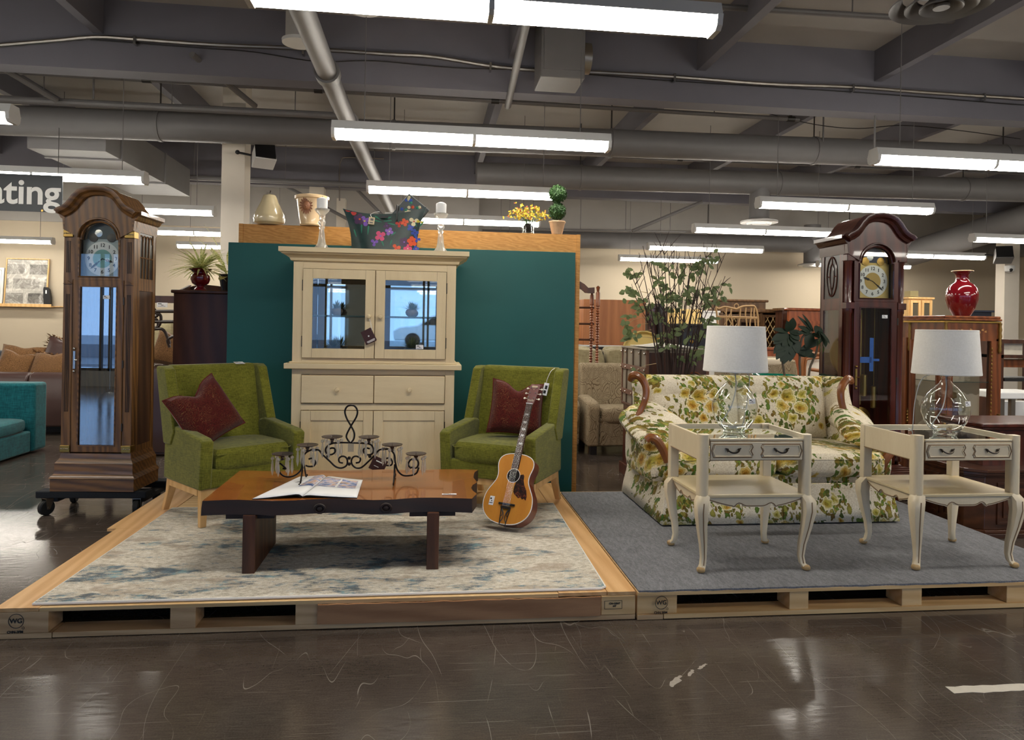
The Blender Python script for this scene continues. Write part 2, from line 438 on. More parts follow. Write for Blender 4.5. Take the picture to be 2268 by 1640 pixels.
def leafy(name, ramp_or_hex, var=.3, sc=14, k=.4):
    m = NT(name); f = m.noise(m.co(), sc, 2)
    if isinstance(ramp_or_hex, str):
        c = srgb(ramp_or_hex); col = m.mix(f, tuple(x * (1 - var) for x in c[:3]) + (1,), tuple(min(1, x * (1 + var)) for x in c[:3]) + (1,))
    else: col = m.ramp(f, ramp_or_hex)
    m.P(col=col, rough=.5); t = m.n('BsdfTranslucent', {'Color': col}); x = m.n('MixShader', {'Fac': k}); L = m.nt.links.new
    L(m.b.outputs[0], x.inputs[1]); L(t.outputs[0], x.inputs[2]); L(x.outputs[0], m.out.inputs[0]); return m.mat
M['twig'] = plain('dark_brown_twig', '#2c1a16', .7)
M['greenbox'] = plain('boxwood_green', '#264a18', .6, var=.45, sc=60)
M['floral'] = floral('yellow_rose_floral_print')
M['shade'] = fabric('white_linen_shade', '#e4e1da', '#f4f2ec', 420, bump=.08)
M['rubber'] = plain('black_rubber', '#141414', .7)
M['carpet_black'] = plain('black_carpet_pad', '#1d2024', .95, var=.3, sc=80, bump=.5)

M['varieg'] = leafy('striped_spider_leaf', [(.36, srgb('#86a244')), (.44, srgb('#f0eeb4')), (.56, srgb('#f0eeb4')), (.64, srgb('#8fa94a'))], sc=55, k=.5)
M['leafp'] = leafy('pale_grey_green_leaf', '#6c7a50', .5, 22)

def mk_floor():
    m = NT('polished_dark_concrete'); v = m.co()
    big = m.noise(v, .9, 5, .6); fine = m.noise(m.co((1.2, 14, 1)), 9, 4, .7); spk = m.noise(v, 130, 2)
    f = m.math('ADD', m.math('MULTIPLY', big, .5), m.math('ADD', m.math('MULTIPLY', fine, .35), m.math('MULTIPLY', spk, .2)))
    c = m.ramp(f, [(.34, srgb('#2e2825')), (.52, srgb('#4c433c')), (.72, srgb('#675d54'))])
    mask = None
    for i, (rot, sc, st_, wd) in enumerate(((.2, .55, 3.5, .0007), (1.1, .45, 5., .0006), (2.3, .5, 4., .0006), (.7, .9, 6., .0009), (2.8, 1.3, 5., .0011), (1.7, .8, 2., .0008), (1.4, 1.8, 6., .0016), (2.5, 1.6, 6., .0014))):
        vv = m.co((1, 1 / st_, 1), (0, 0, rot), (i * 3.3, i * 1.7, 0))
        line = m.math('SUBTRACT', 1., m.math('DIVIDE', m.math('ABSOLUTE', m.math('SUBTRACT', m.noise(vv, sc * 2.2, 1.5, .5), .5)), wd), clamp=True)
        g = m.ramp(m.noise(m.co((1, 1, 1), (0, 0, 0), (i * 5.1, i * 2.7, 0)), 1.6, 3, .6), [(.5, 0.), (.6, 1.)])
        line = m.math('MULTIPLY', line, g)
        mask = line if mask is None else m.math('MAXIMUM', mask, line)
    for i, (rot, sc) in enumerate(((.12, 2.), (-.2, 2.6), (.75, 2.2), (2.2, 2.4))):
        st = m.noise(m.co((.6, 60, 1), (0, 0, rot), (i * 7.1, 0, 0)), sc, 2, .5)
        line = m.ramp(st, [(.7, 0.), (.74, .55)])
        mask = m.math('MAXIMUM', mask, line)
    c = m.mix(m.math('MULTIPLY', mask, .34), c, srgb('#a89f92'))
    r = m.math('ADD', m.math('MULTIPLY', big, .16), m.math('ADD', .07, m.math('MULTIPLY', mask, .3)))
    m.P(col=c, rough=r, spec=.55, nrm=m.bump(m.math('ADD', m.noise(m.co((1, 2.5, 1)), 14, 3), m.math('MULTIPLY', m.noise(v, 3.2, 2), .8)), .09, .006))
    return m.mat
M['floor'] = mk_floor()

def mk_rug():
    m = NT('abstract_rug_pile'); v = m.co()
    pile = m.noise(v, 300, 2, .8); mot = m.noise(m.co((1, 1.6, 1)), 26, 4, .75)
    base = m.ramp(m.math('ADD', m.math('MULTIPLY', pile, .45), m.math('MULTIPLY', mot, .6)), [(.34, srgb('#968c7c')), (.5, srgb('#d6cdba')), (.62, srgb('#f4eee2'))])
    st = m.noise(m.co((1, 2.1, 1)), 2.6, 2, .6, .6); st2 = m.noise(m.co((1, 3.0, 1)), 13, 5, .75)
    f = m.math('ADD', m.math('MULTIPLY', st, .55), m.math('ADD', m.math('MULTIPLY', st2, .38), m.math('ADD', m.math('MULTIPLY', m.math('SUBTRACT', mot, .5), .25), m.math('MULTIPLY', m.math('SUBTRACT', pile, .5), .2))))
    blue = m.ramp(m.noise(v, 11, 2), [(.35, srgb('#1d3c52')), (.55, srgb('#38667e')), (.72, srgb('#78afbb'))])
    tan = m.ramp(m.noise(m.co((1, 2, 1), (0, 0, 0), (5, 3, 0)), 4, 4), [(.56, 0.), (.64, .45)])
    c = m.mix(tan, base, srgb('#a58d74'))
    c = m.mix(m.math('MULTIPLY', m.ramp(f, [(.49, 0.), (.545, 1.)]), m.math('ADD', .45, m.math('MULTIPLY', pile, .7)), clamp=True), c, blue)
    m.P(col=c, rough=.95, spec=.1, nrm=m.bump(pile, .6, .006)); return m.mat
M['rug'] = mk_rug()

def mk_felt():
    m = NT('grey_blue_felt_carpet'); f = m.math('ADD', m.math('MULTIPLY', m.noise(m.co((1, 1, 1), (0, 0, .6)), 150, 3, .8), .55), m.math('MULTIPLY', m.noise(m.co((1, .3, 1), (0, 0, .4)), 60, 3, .7), .45))
    m.P(col=m.ramp(f, [(.32, srgb('#56575a')), (.68, srgb('#929397'))]), rough=.95, spec=.1, nrm=m.bump(f, .5, .004)); return m.mat
M['felt'] = mk_felt()

def mk_paisley(name, base, base2, thread, sc=1.):
    m = NT(name); v = m.co()
    w = m.n('TexNoise', {'Vector': v, 'Scale': 6 * sc, 'Detail': 1}).outputs['Color']
    vv = m.n('VectorMath', operation='MULTIPLY_ADD'); m.set(vv.inputs[0], w); vv.inputs[1].default_value = (.16, .16, .16); m.set(vv.inputs[2], v); vv = vv.outputs[0]
    d = m.n('TexVoronoi', {'Vector': vv, 'Scale': 8. * sc}).outputs['Distance']
    ring = m.math('FRACT', m.math('MULTIPLY', d, 6.)); dot = m.vor(v, 85 * sc)
    line = m.math('MULTIPLY', m.ramp(ring, [(.0, 1.), (.13, .9), (.2, 0.)]), m.ramp(dot, [(.3, 1.), (.5, .25)]))
    mk = m.ramp(m.noise(v, 5 * sc, 2), [(.42, 0.), (.55, 1.)])
    b = m.ramp(m.noise(v, 120, 2), [(.3, srgb(base)), (.7, srgb(base2))])
    m.P(col=m.mix(m.math('MULTIPLY', m.math('MULTIPLY', line, mk), .8), b, srgb(thread)), rough=.85, spec=.15, sheen=.2, nrm=m.bump(line, .2, .002)); return m.mat
M['paisley_red'] = mk_paisley('wine_red_paisley', '#3e110d', '#5e1e16', '#a07a4a', 1.9)
M['paisley_gold'] = mk_paisley('bronze_paisley', '#5a3d22', '#86623c', '#2c1808', 1.0)
M['plainred'] = fabric('plain_rust_red_cloth', '#4e160e', '#6c2418', 160)

def mk_leafprint():
    m = NT('taupe_leaf_outline_print'); v = m.co((1, 1, .55))
    w = m.n('TexNoise', {'Vector': v, 'Scale': 5, 'Detail': 1}).outputs['Color']
    vv = m.n('VectorMath', operation='MULTIPLY_ADD'); m.set(vv.inputs[0], w); vv.inputs[1].default_value = (.12, .12, .12); m.set(vv.inputs[2], v); vv = vv.outputs[0]
    d = m.n('TexVoronoi', {'Vector': vv, 'Scale': 12.}, feature='DISTANCE_TO_EDGE').outputs['Distance']
    l = m.math('MAXIMUM', m.ramp(d, [(.012, 1.), (.03, 0.)]), m.ramp(m.math('ABSOLUTE', m.math('SUBTRACT', d, .16)), [(.008, 1.), (.02, 0.)]))
    m.P(col=m.mix(l, m.ramp(m.noise(v, 150, 2), [(.3, srgb('#8c7f6a')), (.7, srgb('#aa9c82'))]), srgb('#6b5c48')), rough=.9, spec=.15); return m.mat
M['leafprint'] = mk_leafprint()

def mk_damask():
    m = NT('beige_damask_cloth'); v = m.co((1, 1, 1))
    w = m.n('TexWave', {'Vector': v, 'Scale': 3.2, 'Distortion': 5., 'Detail': 2}, wave_type='RINGS').outputs['Fac']
    m.P(col=m.ramp(m.math('ADD', m.math('MULTIPLY', w, .6), m.math('MULTIPLY', m.noise(v, 18, 2), .4)), [(.45, srgb('#a89a80')), (.52, srgb('#e0d4b8'))]), rough=.7); return m.mat
M['damask'] = mk_damask()

def mk_art():
    m = NT('grey_abstract_canvas'); v = m.co((1, 1, 1))
    b = m.n('TexBrick', {'Vector': m.co((1, 1, 1), (R(90), 0, 0)), 'Scale': .75, 'Mortar Size': .04, 'Color1': srgb('#3a3834'), 'Color2': srgb('#a8a49c'), 'Mortar': srgb('#dcd8ce')}).outputs[0]
    f = m.noise(v, 5, 6, .75, 1.5)
    m.P(col=m.mix(.55, b, m.ramp(f, [(.35, srgb('#2a2824')), (.5, srgb('#8a867e')), (.65, srgb('#e2dfd8'))])), rough=.5); return m.mat
M['art'] = mk_art()
# ---------------------------------------------------------------- the hall
X0, X1, Y0, Y1, ZC = -13., 16., -4.5, 17.6, 4.95
struct(box(X0, X1, Y0 - 8, Y1, -.12, 0).obj('floor', M['floor'], smooth=0))
struct(box(X0, X1, Y0, Y1 + .2, ZC, ZC + .15).obj('ceiling', M['grey_paint'], smooth=0))
struct(box(X0, X1, Y1, Y1 + .2, 0, 3.78).obj('wall_back', M['wall'], smooth=0))
struct(box(X0, X1, Y1 - .05, Y1 + .2, 3.78, ZC).obj('trim_1', M['grey_paint'], smooth=0))
struct(box(X0 - .2, X0, Y0, Y1 + .2, 0, ZC).obj('wall_left', M['wall'], smooth=0))
struct(box(X1, X1 + .2, Y0, Y1 + .2, 0, ZC).obj('wall_right', M['wall'], smooth=0))
# street side wall behind the camera, with shop windows
m = MB()
m.box(X0, X1, Y0 - .2, Y0, 3.1, ZC); m.box(X0, X1, Y0 - .2, Y0, 0, .35)
PIERS = [(-13, -11), (-4.0, -3.3), (-1.9, -1.1), (2.3, 2.8), (6.2, 6.9), (10.4, 16)]
for a, b in PIERS: m.box(a, b, Y0 - .2, Y0, .35, 3.1)
struct(m.obj('wall_front', plain('grey_front_wall', '#70706f', .7), smooth=0))
GAPS = [(-11, -4.0), (-3.3, -1.9), (-1.1, 2.3), (2.8, 6.2), (6.9, 10.4)]
for k, (a, b) in enumerate(GAPS):
    w = MB()
    for x in (a, a + (b - a) * .28, a + (b - a) * .31, (a + b) / 2 + .3, b - .05): w.box(x, x + .05, Y0 - .14, Y0 - .06, .35, 3.1)
    for z in (.35, 2.35, 3.04): w.box(a, b, Y0 - .14, Y0 - .06, z, z + .06)
    wf = struct(w.obj('window_%d' % (k + 1), M['darksteel'], smooth=0))
    g = box(a + .05, b - .05, Y0 - .105, Y0 - .095, .41, 3.04).obj('pane', M['glass'], wf, smooth=0)
struct(box(-40, 40, -32, Y0 - 8, -.12, -.02).obj('street', plain('wet_grey_asphalt', '#6a7078', .5), smooth=0))
# parked cars outside, seen only as reflections in the glass
def car(x, y, col, label):
    t = thing('parked_car', label, 'car', (x, y, .5 if y < -17 else -.02))
    prof = [(-2.2, .32), (-2.25, .75), (-1.95, .92), (-1.2, 1.0), (-.55, 1.46), (.9, 1.5), (1.7, 1.05), (2.2, .95), (2.25, .35)]
    m = MB(); m.prism(prof, -.85, .85); m.obj('body', plain('car_paint', col, .25, coat=.6), t, bev=.06)
    for s in (-.86, .86):
        g = MB(); g.prism([(-1.02, 1.02), (-.48, 1.38), (.2, 1.4), (.2, 1.02)], s - .01, s + .01); g.prism([(.28, 1.02), (.28, 1.4), (.85, 1.42), (1.4, 1.06)], s - .01, s + .01); g.obj('side_window', M['black'], t, smooth=0)
    for wx in (-1.4, 1.4):
        for s in (-.8, .8):
            w = MB(); w.t = T((wx, s, .33), rx=PI / 2); w.lathe([(.2, -.1), (.33, -.1), (.33, .1), (.2, .1)], 20); o = w.obj('wheel', M['rubber'], t)
struct(box(-40, 40, -32, -17, -.02, .5).obj('street', plain('verge_grey', '#8a9098', .6), smooth=0))
car(.7, -20, '#f2f6fa', 'silver hatchback parked outside behind the shop window')
car(-8.2, -13.5, '#e2eaf4', 'pale blue car parked outside beyond the shop window')

# beams and joists
for k, Y in enumerate((1.8, 8.0, 14.2)):
    struct(box(X0, X1, Y, Y + .26, 4.2, ZC).obj('ceiling_beam', M['beam'], smooth=0))
m = None
for k in range(-5, 7):
    x = 3.12 + 2.22 * k
    for a, b in ((2.06, 8.0), (8.26, 14.2), (14.46, 16.55)):
        struct(box(x - .05, x + .05, a, b, 4.58, ZC).obj('ceiling_joist', M['beam'], smooth=0))
# columns
def column(px0, px1, Y, d=.3, top=4.2):
    a = on_y(px0, 400, Y).x; b = on_y(px1, 400, Y).x
    m = box(a, b, Y, Y + d, 0, top)
    return struct(m.obj('column', M['colpaint'], smooth=0, bev=.006))
column(490, 542, 9.85, .3, ZC)
column(685, 718, 14.2, .26)
column(746, 766, 15.4, .2)
column(2229, 2262, 14.2, .26)

# fluorescent lights on a regular grid
def light_proto():
    t = thing('fluorescent_light', 'long two-lamp fluorescent strip light hanging by chains', 'ceiling light')
    L = 1.22
    h = MB()
    h.prism([(-.085, .055), (.085, .055), (.06, .13), (-.06, .13)], -L, L, 'x')
    h.obj('housing', M['white_metal'], t, smooth=0)
    for s in (-1, 1):
        d = MB()
        a, b = (.012, L - .03) if s > 0 else (-L + .03, -.012)
        d.prism([(-.082, .056), (-.072, .008), (-.05, -.012), (.05, -.012), (.072, .008), (.082, .056)], a, b, 'x')
        d.obj('diffuser', M['tube'], t, smooth=0)
    for x in (-L, L - .03):
        e = MB(); e.prism([(-.09, .06), (-.078, .004), (-.055, -.018), (.055, -.018), (.078, .004), (.09, .06)], x, x + .03, 'x'); e.obj('end_cap', M['white_metal'], t, smooth=0)
    e = MB(); e.prism([(-.088, .06), (-.077, .006), (-.053, -.016), (.053, -.016), (.077, .006), (.088, .06)], -.014, .014, 'x')
    e.obj('centre_cap', M['white_metal'], t, smooth=0)
    for s in (-1, 1):
        c = MB(); c.tube([(s * .95, 0, .12), (s * .95, 0, 1.75)], .0045, 5); c.obj('hanger', M['grey_pipe'], t)
    return t
LP = light_proto(); first = True
ROWN = ['first row', 'second row', 'third row', 'fourth row', 'fifth row', 'last row by the wall']
COLN = {-2: 'far over the sofas', -1: 'beyond the oak tall clock', 0: 'above the cream hutch', 1: 'above the floral sofa', 2: 'past the cherry tall clock'}
for j in range(-2, 6):
    Y = [1.15, 3.66, 6.24, 8.76, 11.2, 13.9, 16.35][j + 1] if j >= -1 else -1.4
    for k in range(-2, 3):
        if (j, k) in ((-1, 0), (-1, -1), (-2, 0), (-2, -1)): continue
        x = .29 + .03 * (Y - 3.66) + 5.01 * k - (.03 * k)
        r = 'fluorescent strip light %s, %s' % (COLN[k], ROWN[j] if j >= 0 else ('nearer the shop window', 'by the shop window')[-j - 1])
        o = LP if first else dup(LP)
        first = False
        o.location = (x, Y, 3.15); o['label'] = r; o['group'] = 'fluorescent strip lights'

# ducts and pipes
def tube_thing(name, label, cat, pts, r, mat, n=16, **kw):
    m = MB(); m.tube(pts, r, n); o = m.obj(name, mat); tag(o, label, cat, kw.get('group')); return o
def duct(label, pa, pb, Y, r, rings=0):
    t = thing('round_duct', label, 'air duct', (0, 0, 0))
    a, b = on_y(*pa, Y), on_y(*pb, Y)
    m = MB(); m.tube([a, b], r, 24); m.obj('pipe', M['grey_pipe'], t)
    for i in range(rings):
        c = a.lerp(b, (i + .5) / rings)
        q = MB(); q.tube([c - Vector((.02, 0, 0)), c + Vector((.02, 0, 0))], r + .012, 24); q.obj('seam_band', M['grey_pipe'], t)
        q = MB(); q.tube([c + Vector((0, 0, r)), (c.x, c.y, ZC - .01)], .01, 6); q.obj('hanger_rod', M['darksteel'], t)
    return t
duct('long grey round duct crossing the hall just behind the big beam', (-500, 247), (2800, 372), 9.45, .185, 7)
D2 = duct('fat grey round duct with a drop diffuser, starting above the topiary', (1055, 387), (2700, 436), 11.6, .2, 4)
D3 = duct('grey round duct running close to the far wall', (1068, 527), (2600, 560), 16.8, .2, 5)
def drop(t, px, py, Y, r, rp):
    p = on_y(px, py, Y)
    m = MB(); m.lathe([(r, .05), (r, (on_y(px, py - 90, Y).z - p.z))], 20, tuple(p)); m.obj('drop_pipe', M['grey_pipe'], t)
    m = MB(); m.lathe([(rp * .2, -.01), (rp * .35, -.03), (rp * .4, 0), (rp * .62, -.035), (rp * .68, 0), (rp, -.0), (rp, .03), (r, .07)], 28, tuple(p)); m.obj('diffuser_plate', M['white_metal'], t)
drop(D2, 1681, 494, 11.6, .17, .31); drop(D3, 1798, 589, 16.8, .2, .33)
t = thing('round_duct', 'wide grey duct running away overhead beside the cherry clock', 'air duct')
a, b = on_y(2015, 562, 15.8), on_y(2420, 440, 12.4)
m = MB(); m.tube([a, b], .3, 24); m.obj('pipe', M['grey_pipe'], t)
t = thing('rectangular_duct', 'big boxed grey duct running away above the seating sign', 'air duct')
box(-5.15, -4.2, 9.75, 13.0, 3.72, 4.19).obj('duct_body', M['grey_pipe'], t, smooth=0)
for y in (10.2, 11.8): box(-5.17, -4.18, y, y + .04, 3.70, 4.195).obj('flange', M['grey_pipe'], t, smooth=0)
t = thing('heater_box', 'boxy grey sheet-metal heater hung in front of the beam', 'heater')
box(1.1, 1.56, 7.2, 7.68, 4.12, 4.93).obj('case', M['grey_pipe'], t, smooth=0, bev=.01)
box(1.13, 1.53, 7.19, 7.2, 4.2, 4.7).obj('front_panel', M['grey_pipe'], t, smooth=0)
for x, y in ((1.12, 7.22), (1.54, 7.22)): box(x - .01, x + .01, y - .01, y + .01, 4.93, ZC - .002).obj('hanger_strap', M['steel'], t, smooth=0)
m = MB(); m.t = T((1.56, 7.45, 4.42), ry=PI / 2); m.lathe([(.16, 0), (.16, .1), (.15, .1)], 20); m.obj('collar', M['steel'], t)

def ceil_diffuser(px, py, z, r, label, neck=.2):
    p = on_z(px, py, z)
    t = thing('ceiling_diffuser', label, 'air vent', tuple(p))
    m = MB(); m.lathe([(neck, .12), (neck, ZC - z - .01)], 24); m.obj('neck', M['grey_pipe'], t)
    for i, (a, b) in enumerate(((1., .74), (.7, .46), (.42, .2))):
        m = MB(); m.lathe([(r * b, .06 - i * .012), (r * a, .0 - i * .012), (r * a, .012 - i * .012), (r * b, .075 - i * .012)], 36, cap=False); m.obj('cone_ring', M['grey_pipe'], t)
    m = MB(); m.lathe([(.02, -.02), (r * .16, -.02), (r * .16, 0), (.02, 0)], 20); m.obj('centre_cap', M['grey_pipe'], t)
ceil_diffuser(2085, 12, 3.72, .31, 'big round ceiling diffuser with stepped rings near the front row')
def downlight(px, py, z, r, label):
    p = on_z(px, py, z); t = thing('ceiling_canister', label, 'ceiling fitting', tuple(p))
    m = MB(); m.lathe([(r * .8, .04), (r * .8, ZC - z - .01)], 24); m.obj('can', M['grey_paint'], t)
    m = MB(); m.lathe([(.01, 0), (r, 0), (r * 1.02, .03), (r * .8, .045)], 28); m.obj('lens', M['white_metal'], t)
downlight(661, 97, 4.2, .15, 'round canister fitting beside the slanting pipe')
downlight(808, 22, 4.2, .15, 'round canister fitting over the strip light in front of the stage')
tube_thing('drain_pipe', 'thick pale drain pipe running back past the oak clock column', 'pipe', [(-.89, 3.9, 3.67), (-.89, 7.0, 3.67), (-.84, 9.5, 3.66), (-.72, 13.4, 3.62)], .085, M['grey_pipe'])
for y, lb in ((6.1, 'well before the beam'), (7.6, 'close to the beam')):
    m = MB(); m.t = T((-.89 if y < 7 else -.877, y, 3.67), rx=-PI / 2); m.lathe([(.087, 0), (.108, 0), (.108, .12), (.087, .12)], 20, cap=False); tag(m.obj('hanging_coupling', M['grey_pipe']), 'coupling collar on the thick drain pipe, ' + lb, 'pipe collar')
tube_thing('hanging_conduit', 'short slanting grey conduit dropping beside the heater box', 'pipe', [(.75, 5.0, 4.2), (.9, 8.5, 4.2)], .04, M['grey_pipe'])
def xpipe(label, pa, pb, Y, r, heads=()):
    t = thing('sprinkler_pipe', label, 'pipe')
    a, b = on_y(*pa, Y), on_y(*pb, Y)
    m = MB(); m.tube([a, b], r, 10); m.obj('pipe', M['grey_pipe'], t)
    for f in (.08, .36, .63, .9):
        c = a.lerp(b, f); q = MB(); q.tube([(c.x, c.y, c.z + r), (c.x, c.y, ZC - .005)], .007, 5); q.obj('hanger_rod', M['grey_pipe'], t)
    for f in heads:
        c = a.lerp(b, f); q = MB(); q.tube([c - Vector((.05, 0, 0)), c + Vector((.05, 0, 0))], r * 1.35, 10); q.lathe([(.02, r), (.02, r + .05), (.012, r + .06), (.03, r + .1)], 8, tuple(c)); q.obj('sprinkler_head', M['darksteel'], t)
    return t
xpipe('sprinkler pipe with brass heads under the beam', (-400, 133), (1770, 265), 8.95, .028, (.12, .3, .47, .655, .99))
xpipe('upper sprinkler pipe at the top near the round diffuser', (1380, 2), (2168, 50), 6.7, .03, (.36, .99))
xpipe('thick horizontal water pipe over the duct, ending at the drain pipe', (-300, 205), (752, 257), 9.1, .045)
xpipe('thin sprinkler pipe in the far bay above the hutch', (100, 283), (1450, 345), 12.2, .028, (.3, .62, .8))
xpipe('sprinkler pipe crossing behind the floral sofa lights', (1300, 345), (2268, 385), 13., .028, (.2, .6))
xpipe('grey pipe rail crossing behind the white columns', (150, 382), (900, 414), 13.2, .045)
xpipe('long thin rod crossing low in front of the far duct', (1150, 506), (1520, 514), 15., .012)
# slanting braces
for i, (p, q, Y, lab) in enumerate((((0, 147), (125, 222), (8.4, 9.0), 'slanting pipe brace above the seating sign'), ((425, 120), (565, 235), (7.9, 9.0), 'slanting pipe brace in front of the white column'), ((600, 395), (900, 555), (15, 15), 'long slanting brace behind the pear'), ((770, 400), (930, 560), (15.5, 15.5), 'slanting brace behind the dark bag'), ((1555, 447), (1400, 512), (13.8, 13.8), 'thin slanting brace above the twig tree'))):
    tube_thing('hanging_brace', lab, 'brace', [on_y(*p, Y[0]), on_y(*q, Y[1])], .035, M['grey_pipe'], 10)
# flexible conduit on the beam face
pts = [(-150, 112), (0, 100), (120, 90), (215, 82), (300, 87), (470, 99), (660, 107), (860, 120), (960, 126), (1085, 146), (1195, 156), (1310, 160), (1490, 170), (1700, 186), (1890, 193), (2050, 205), (2268, 219), (2450, 232)]
m = MB(); P = bez([on_y(x, y, 7.955) for x, y in pts], 8); m.tube(P, [.021 + .003 * (i % 2) for i in range(len(P))], 8)
t = thing('flexible_conduit', 'ribbed steel conduit clipped along the face of the big beam', 'conduit')
m.obj('ribbed_hose', M['steel'], t)
for x, y in ((300, 87), (672, 110), (1086, 146), (1493, 170), (1888, 193), (2178, 213)):
    c = on_y(x, y, 7.95); q = MB(); q.box(c.x - .012, c.x + .012, 7.92, 7.995, c.z - .06, c.z + .03); q.obj('clip', M['silver'], t, smooth=0)
# low-slung cable along the beam
tube_thing('cable', 'thin cable sagging along the beam under the ribbed conduit', 'cable', bez([on_y(x, y, 7.97) for x, y in ((200, 88), (440, 106), (560, 115), (700, 136), (830, 135), (1000, 150), (1190, 157), (1500, 180), (1900, 205), (2268, 233))], 6), .006, M['black'], 5)
tube_thing('hanging_cable', 'dark cable sagging across the bay above the twig tree', 'cable', bez([on_y(x, y, 9.) for x, y in ((1675, 245), (1800, 275), (1900, 285), (2000, 278), (2130, 290), (2260, 308))], 6), .006, M['black'], 5)
for i, (x0, y0, y1, Y, lab) in enumerate(((210, 5, 220, 8.9, 'hanging rod with a clevis over the water pipe'), (1826, 120, 315, 9.3, 'thin hanger rod down to the long duct'), (1940, 45, 330, 8.1, 'thin chain hanging right of the joist'), (750, 20, 250, 8.5, 'vertical grey stand pipe beside the drain pipe'))):
    a, b = on_y(x0, y0, Y), on_y(x0 - 3, y1, Y)
    tube_thing('hanger_rod', lab, 'rod', [a, b], .05 if i == 3 else .012, M['grey_pipe'], 8)
# bent conduits on the dark bulkhead
tube_thing('hanging_conduit', 'bent thin steel conduit beside the second column', 'pipe', bez([on_y(x, y, 14.1) for x, y in ((752, 445), (752, 380), (756, 355), (770, 349), (850, 352))], 5), .014, M['steel'], 8)
for y in (386, 393, 413): tube_thing('hanging_conduit', 'thin steel conduit %s behind the cream hutch lights' % {386: 'uppermost', 393: 'second', 413: 'lowest'}[y], 'pipe', [on_y(760 if y > 387 else 840, y - 6, 15.), on_y(1052, y, 15.)], .012, M['steel'], 6)
t = thing('ceiling_bulkhead', 'dark grey boxed bulkhead high at the back of the hall', 'bulkhead')
a, b = on_y(560, 400, 16.6), on_y(1060, 520, 16.6)
box(a.x, b.x, 16.6, 17.5, 3.75, ZC - .01).obj('panel', M['grey_paint'], t, smooth=0)
# speakers and camera
def speaker(px, py, Y, label, col, rz, s=1.):
    p = on_y(px, py, Y); t = thing('wall_speaker', label, 'speaker', tuple(p), rz)
    m = MB(); m.t = T(rx=R(-25)); m.prism([(-.11 * s, -.09 * s), (.11 * s, -.09 * s), (.09 * s, .1 * s), (-.09 * s, .1 * s)], -.08 * s, .1 * s); m.obj('cabinet', col, t, bev=.01)
    m = MB(); m.t = T(rx=R(-25)); m.box(-.1 * s, .1 * s, -.09 * s, -.08 * s, -.08 * s, .09 * s); m.obj('grille', M['black'], t)
    m = MB(); m.tube([(-.11 * s, .05, 0), (-.2 * s, .09, .02), (-.26 * s, .12, .03)], .015, 8); m.ball((-.24 * s, .11, .03), .03); m.obj('bracket', M['black'], t)
speaker(584, 346, 9.7, 'small two-tone speaker on a bracket beside the white column', M['white_metal'], R(25), 1.28)
speaker(2222, 565, 13.6, 'grey boxy speaker near the cream column', M['grey_pipe'], R(-30), 1.5)
p = on_y(2236, 593, 14.1); t = thing('security_camera', 'white dome security camera on the cream column', 'security camera', tuple(p))
m = MB(); m.lathe([(.02, -.12), (.09, -.08), (.1, 0), (.1, .04), (.02, .05)], 16); m.obj('housing', M['white_metal'], t)
m = MB(); m.ball((-.02, -.05, -.05), .05); m.obj('lens', M['black'], t)
# sign
def txt(s, size, mat, name, parent, loc, rx=PI / 2, rz=0, ext=.001, bold=0, align='CENTER', rot=None):
    cu = bpy.data.curves.new(name, 'FONT'); cu.body = s; cu.size = size; cu.extrude = ext; cu.align_x = align; cu.align_y = 'CENTER'; cu.offset = bold
    o = bpy.data.objects.new(name, cu); COL.objects.link(o); o.rotation_euler = rot or (rx, 0, rz); o.location = loc
    bpy.context.view_layer.update()
    me = bpy.data.meshes.new_from_object(o.evaluated_get(bpy.context.evaluated_depsgraph_get()))
    bpy.data.objects.remove(o); me.materials.clear(); me.materials.append(mat)
    n = bpy.data.objects.new(name, me); COL.objects.link(n); n.rotation_euler = rot or (rx, 0, rz); n.location = loc
    if parent is not None: n.parent = parent
    return n
t = thing('hanging_sign', 'dark grey hanging banner with white lettering above the sofas', 'sign', (-4.17, 8.62, 2.75))
box(-1.75, 0, 0, .008, 0, .42).obj('banner', plain('charcoal_vinyl', '#3f4448', .5), t, smooth=0)
txt('Seating', .40, plain('sign_white', '#f2f2ee', .5), 'lettering', t, (-.02, -.004, .21), bold=.008, align='RIGHT')
for x in (-.02, -.21, -1.7):
    m = MB(); m.t = T((x, -.002, .015), rx=PI / 2); m.lathe([(.004, 0), (.012, 0), (.012, .004), (.004, .004)], 12); m.obj('eyelet', M['brass'], t)
for x in (-1.7, -.05): m = MB(); m.tube([(x, .004, .42), (x, .004, .965)], .004, 5); m.obj('hanging_wire', M['darksteel'], t)

# world: cool daylight outside the shop front
w = bpy.data.worlds.new('daylight'); scene.world = w; w.use_nodes = True
wn = w.node_tree.nodes; wl = w.node_tree.links
bg = wn['Background']; bg.inputs[0].default_value = (.3, .54, 1.0, 1); bg.inputs[1].default_value = 1.15
# ---------------------------------------------------------------- platforms
DZ = .15     # deck top
def stamp(t, x, y, z, s, words_):
    m = MB(); m.t = T((x, y, z), rx=PI / 2)
    m.tube([(s * math.cos(a), s * math.sin(a), 0) for a in [2 * PI * i / 28 for i in range(28)]], s * .045, 5, closed=True)
    m.obj('stamp_ring', M['ink'], t)
    txt('WG', s * .95, M['ink'], 'stamp_letters', t, (x, y - .001, z), bold=.0004)
    txt(words_, s * .5, M['ink'], 'stamp_letters', t, (x - s * .1, y - .001, z - s * 1.55), bold=.0003)
    m = MB(); m.t = T((x + s * .95, y, z - s * 1.0), rx=PI / 2); m.tube([(s * .16 * math.cos(a), s * .16 * math.sin(a), 0) for a in [2 * PI * i / 12 for i in range(12)]], s * .03, 4, closed=True); m.obj('stamp_mark', M['ink'], t)

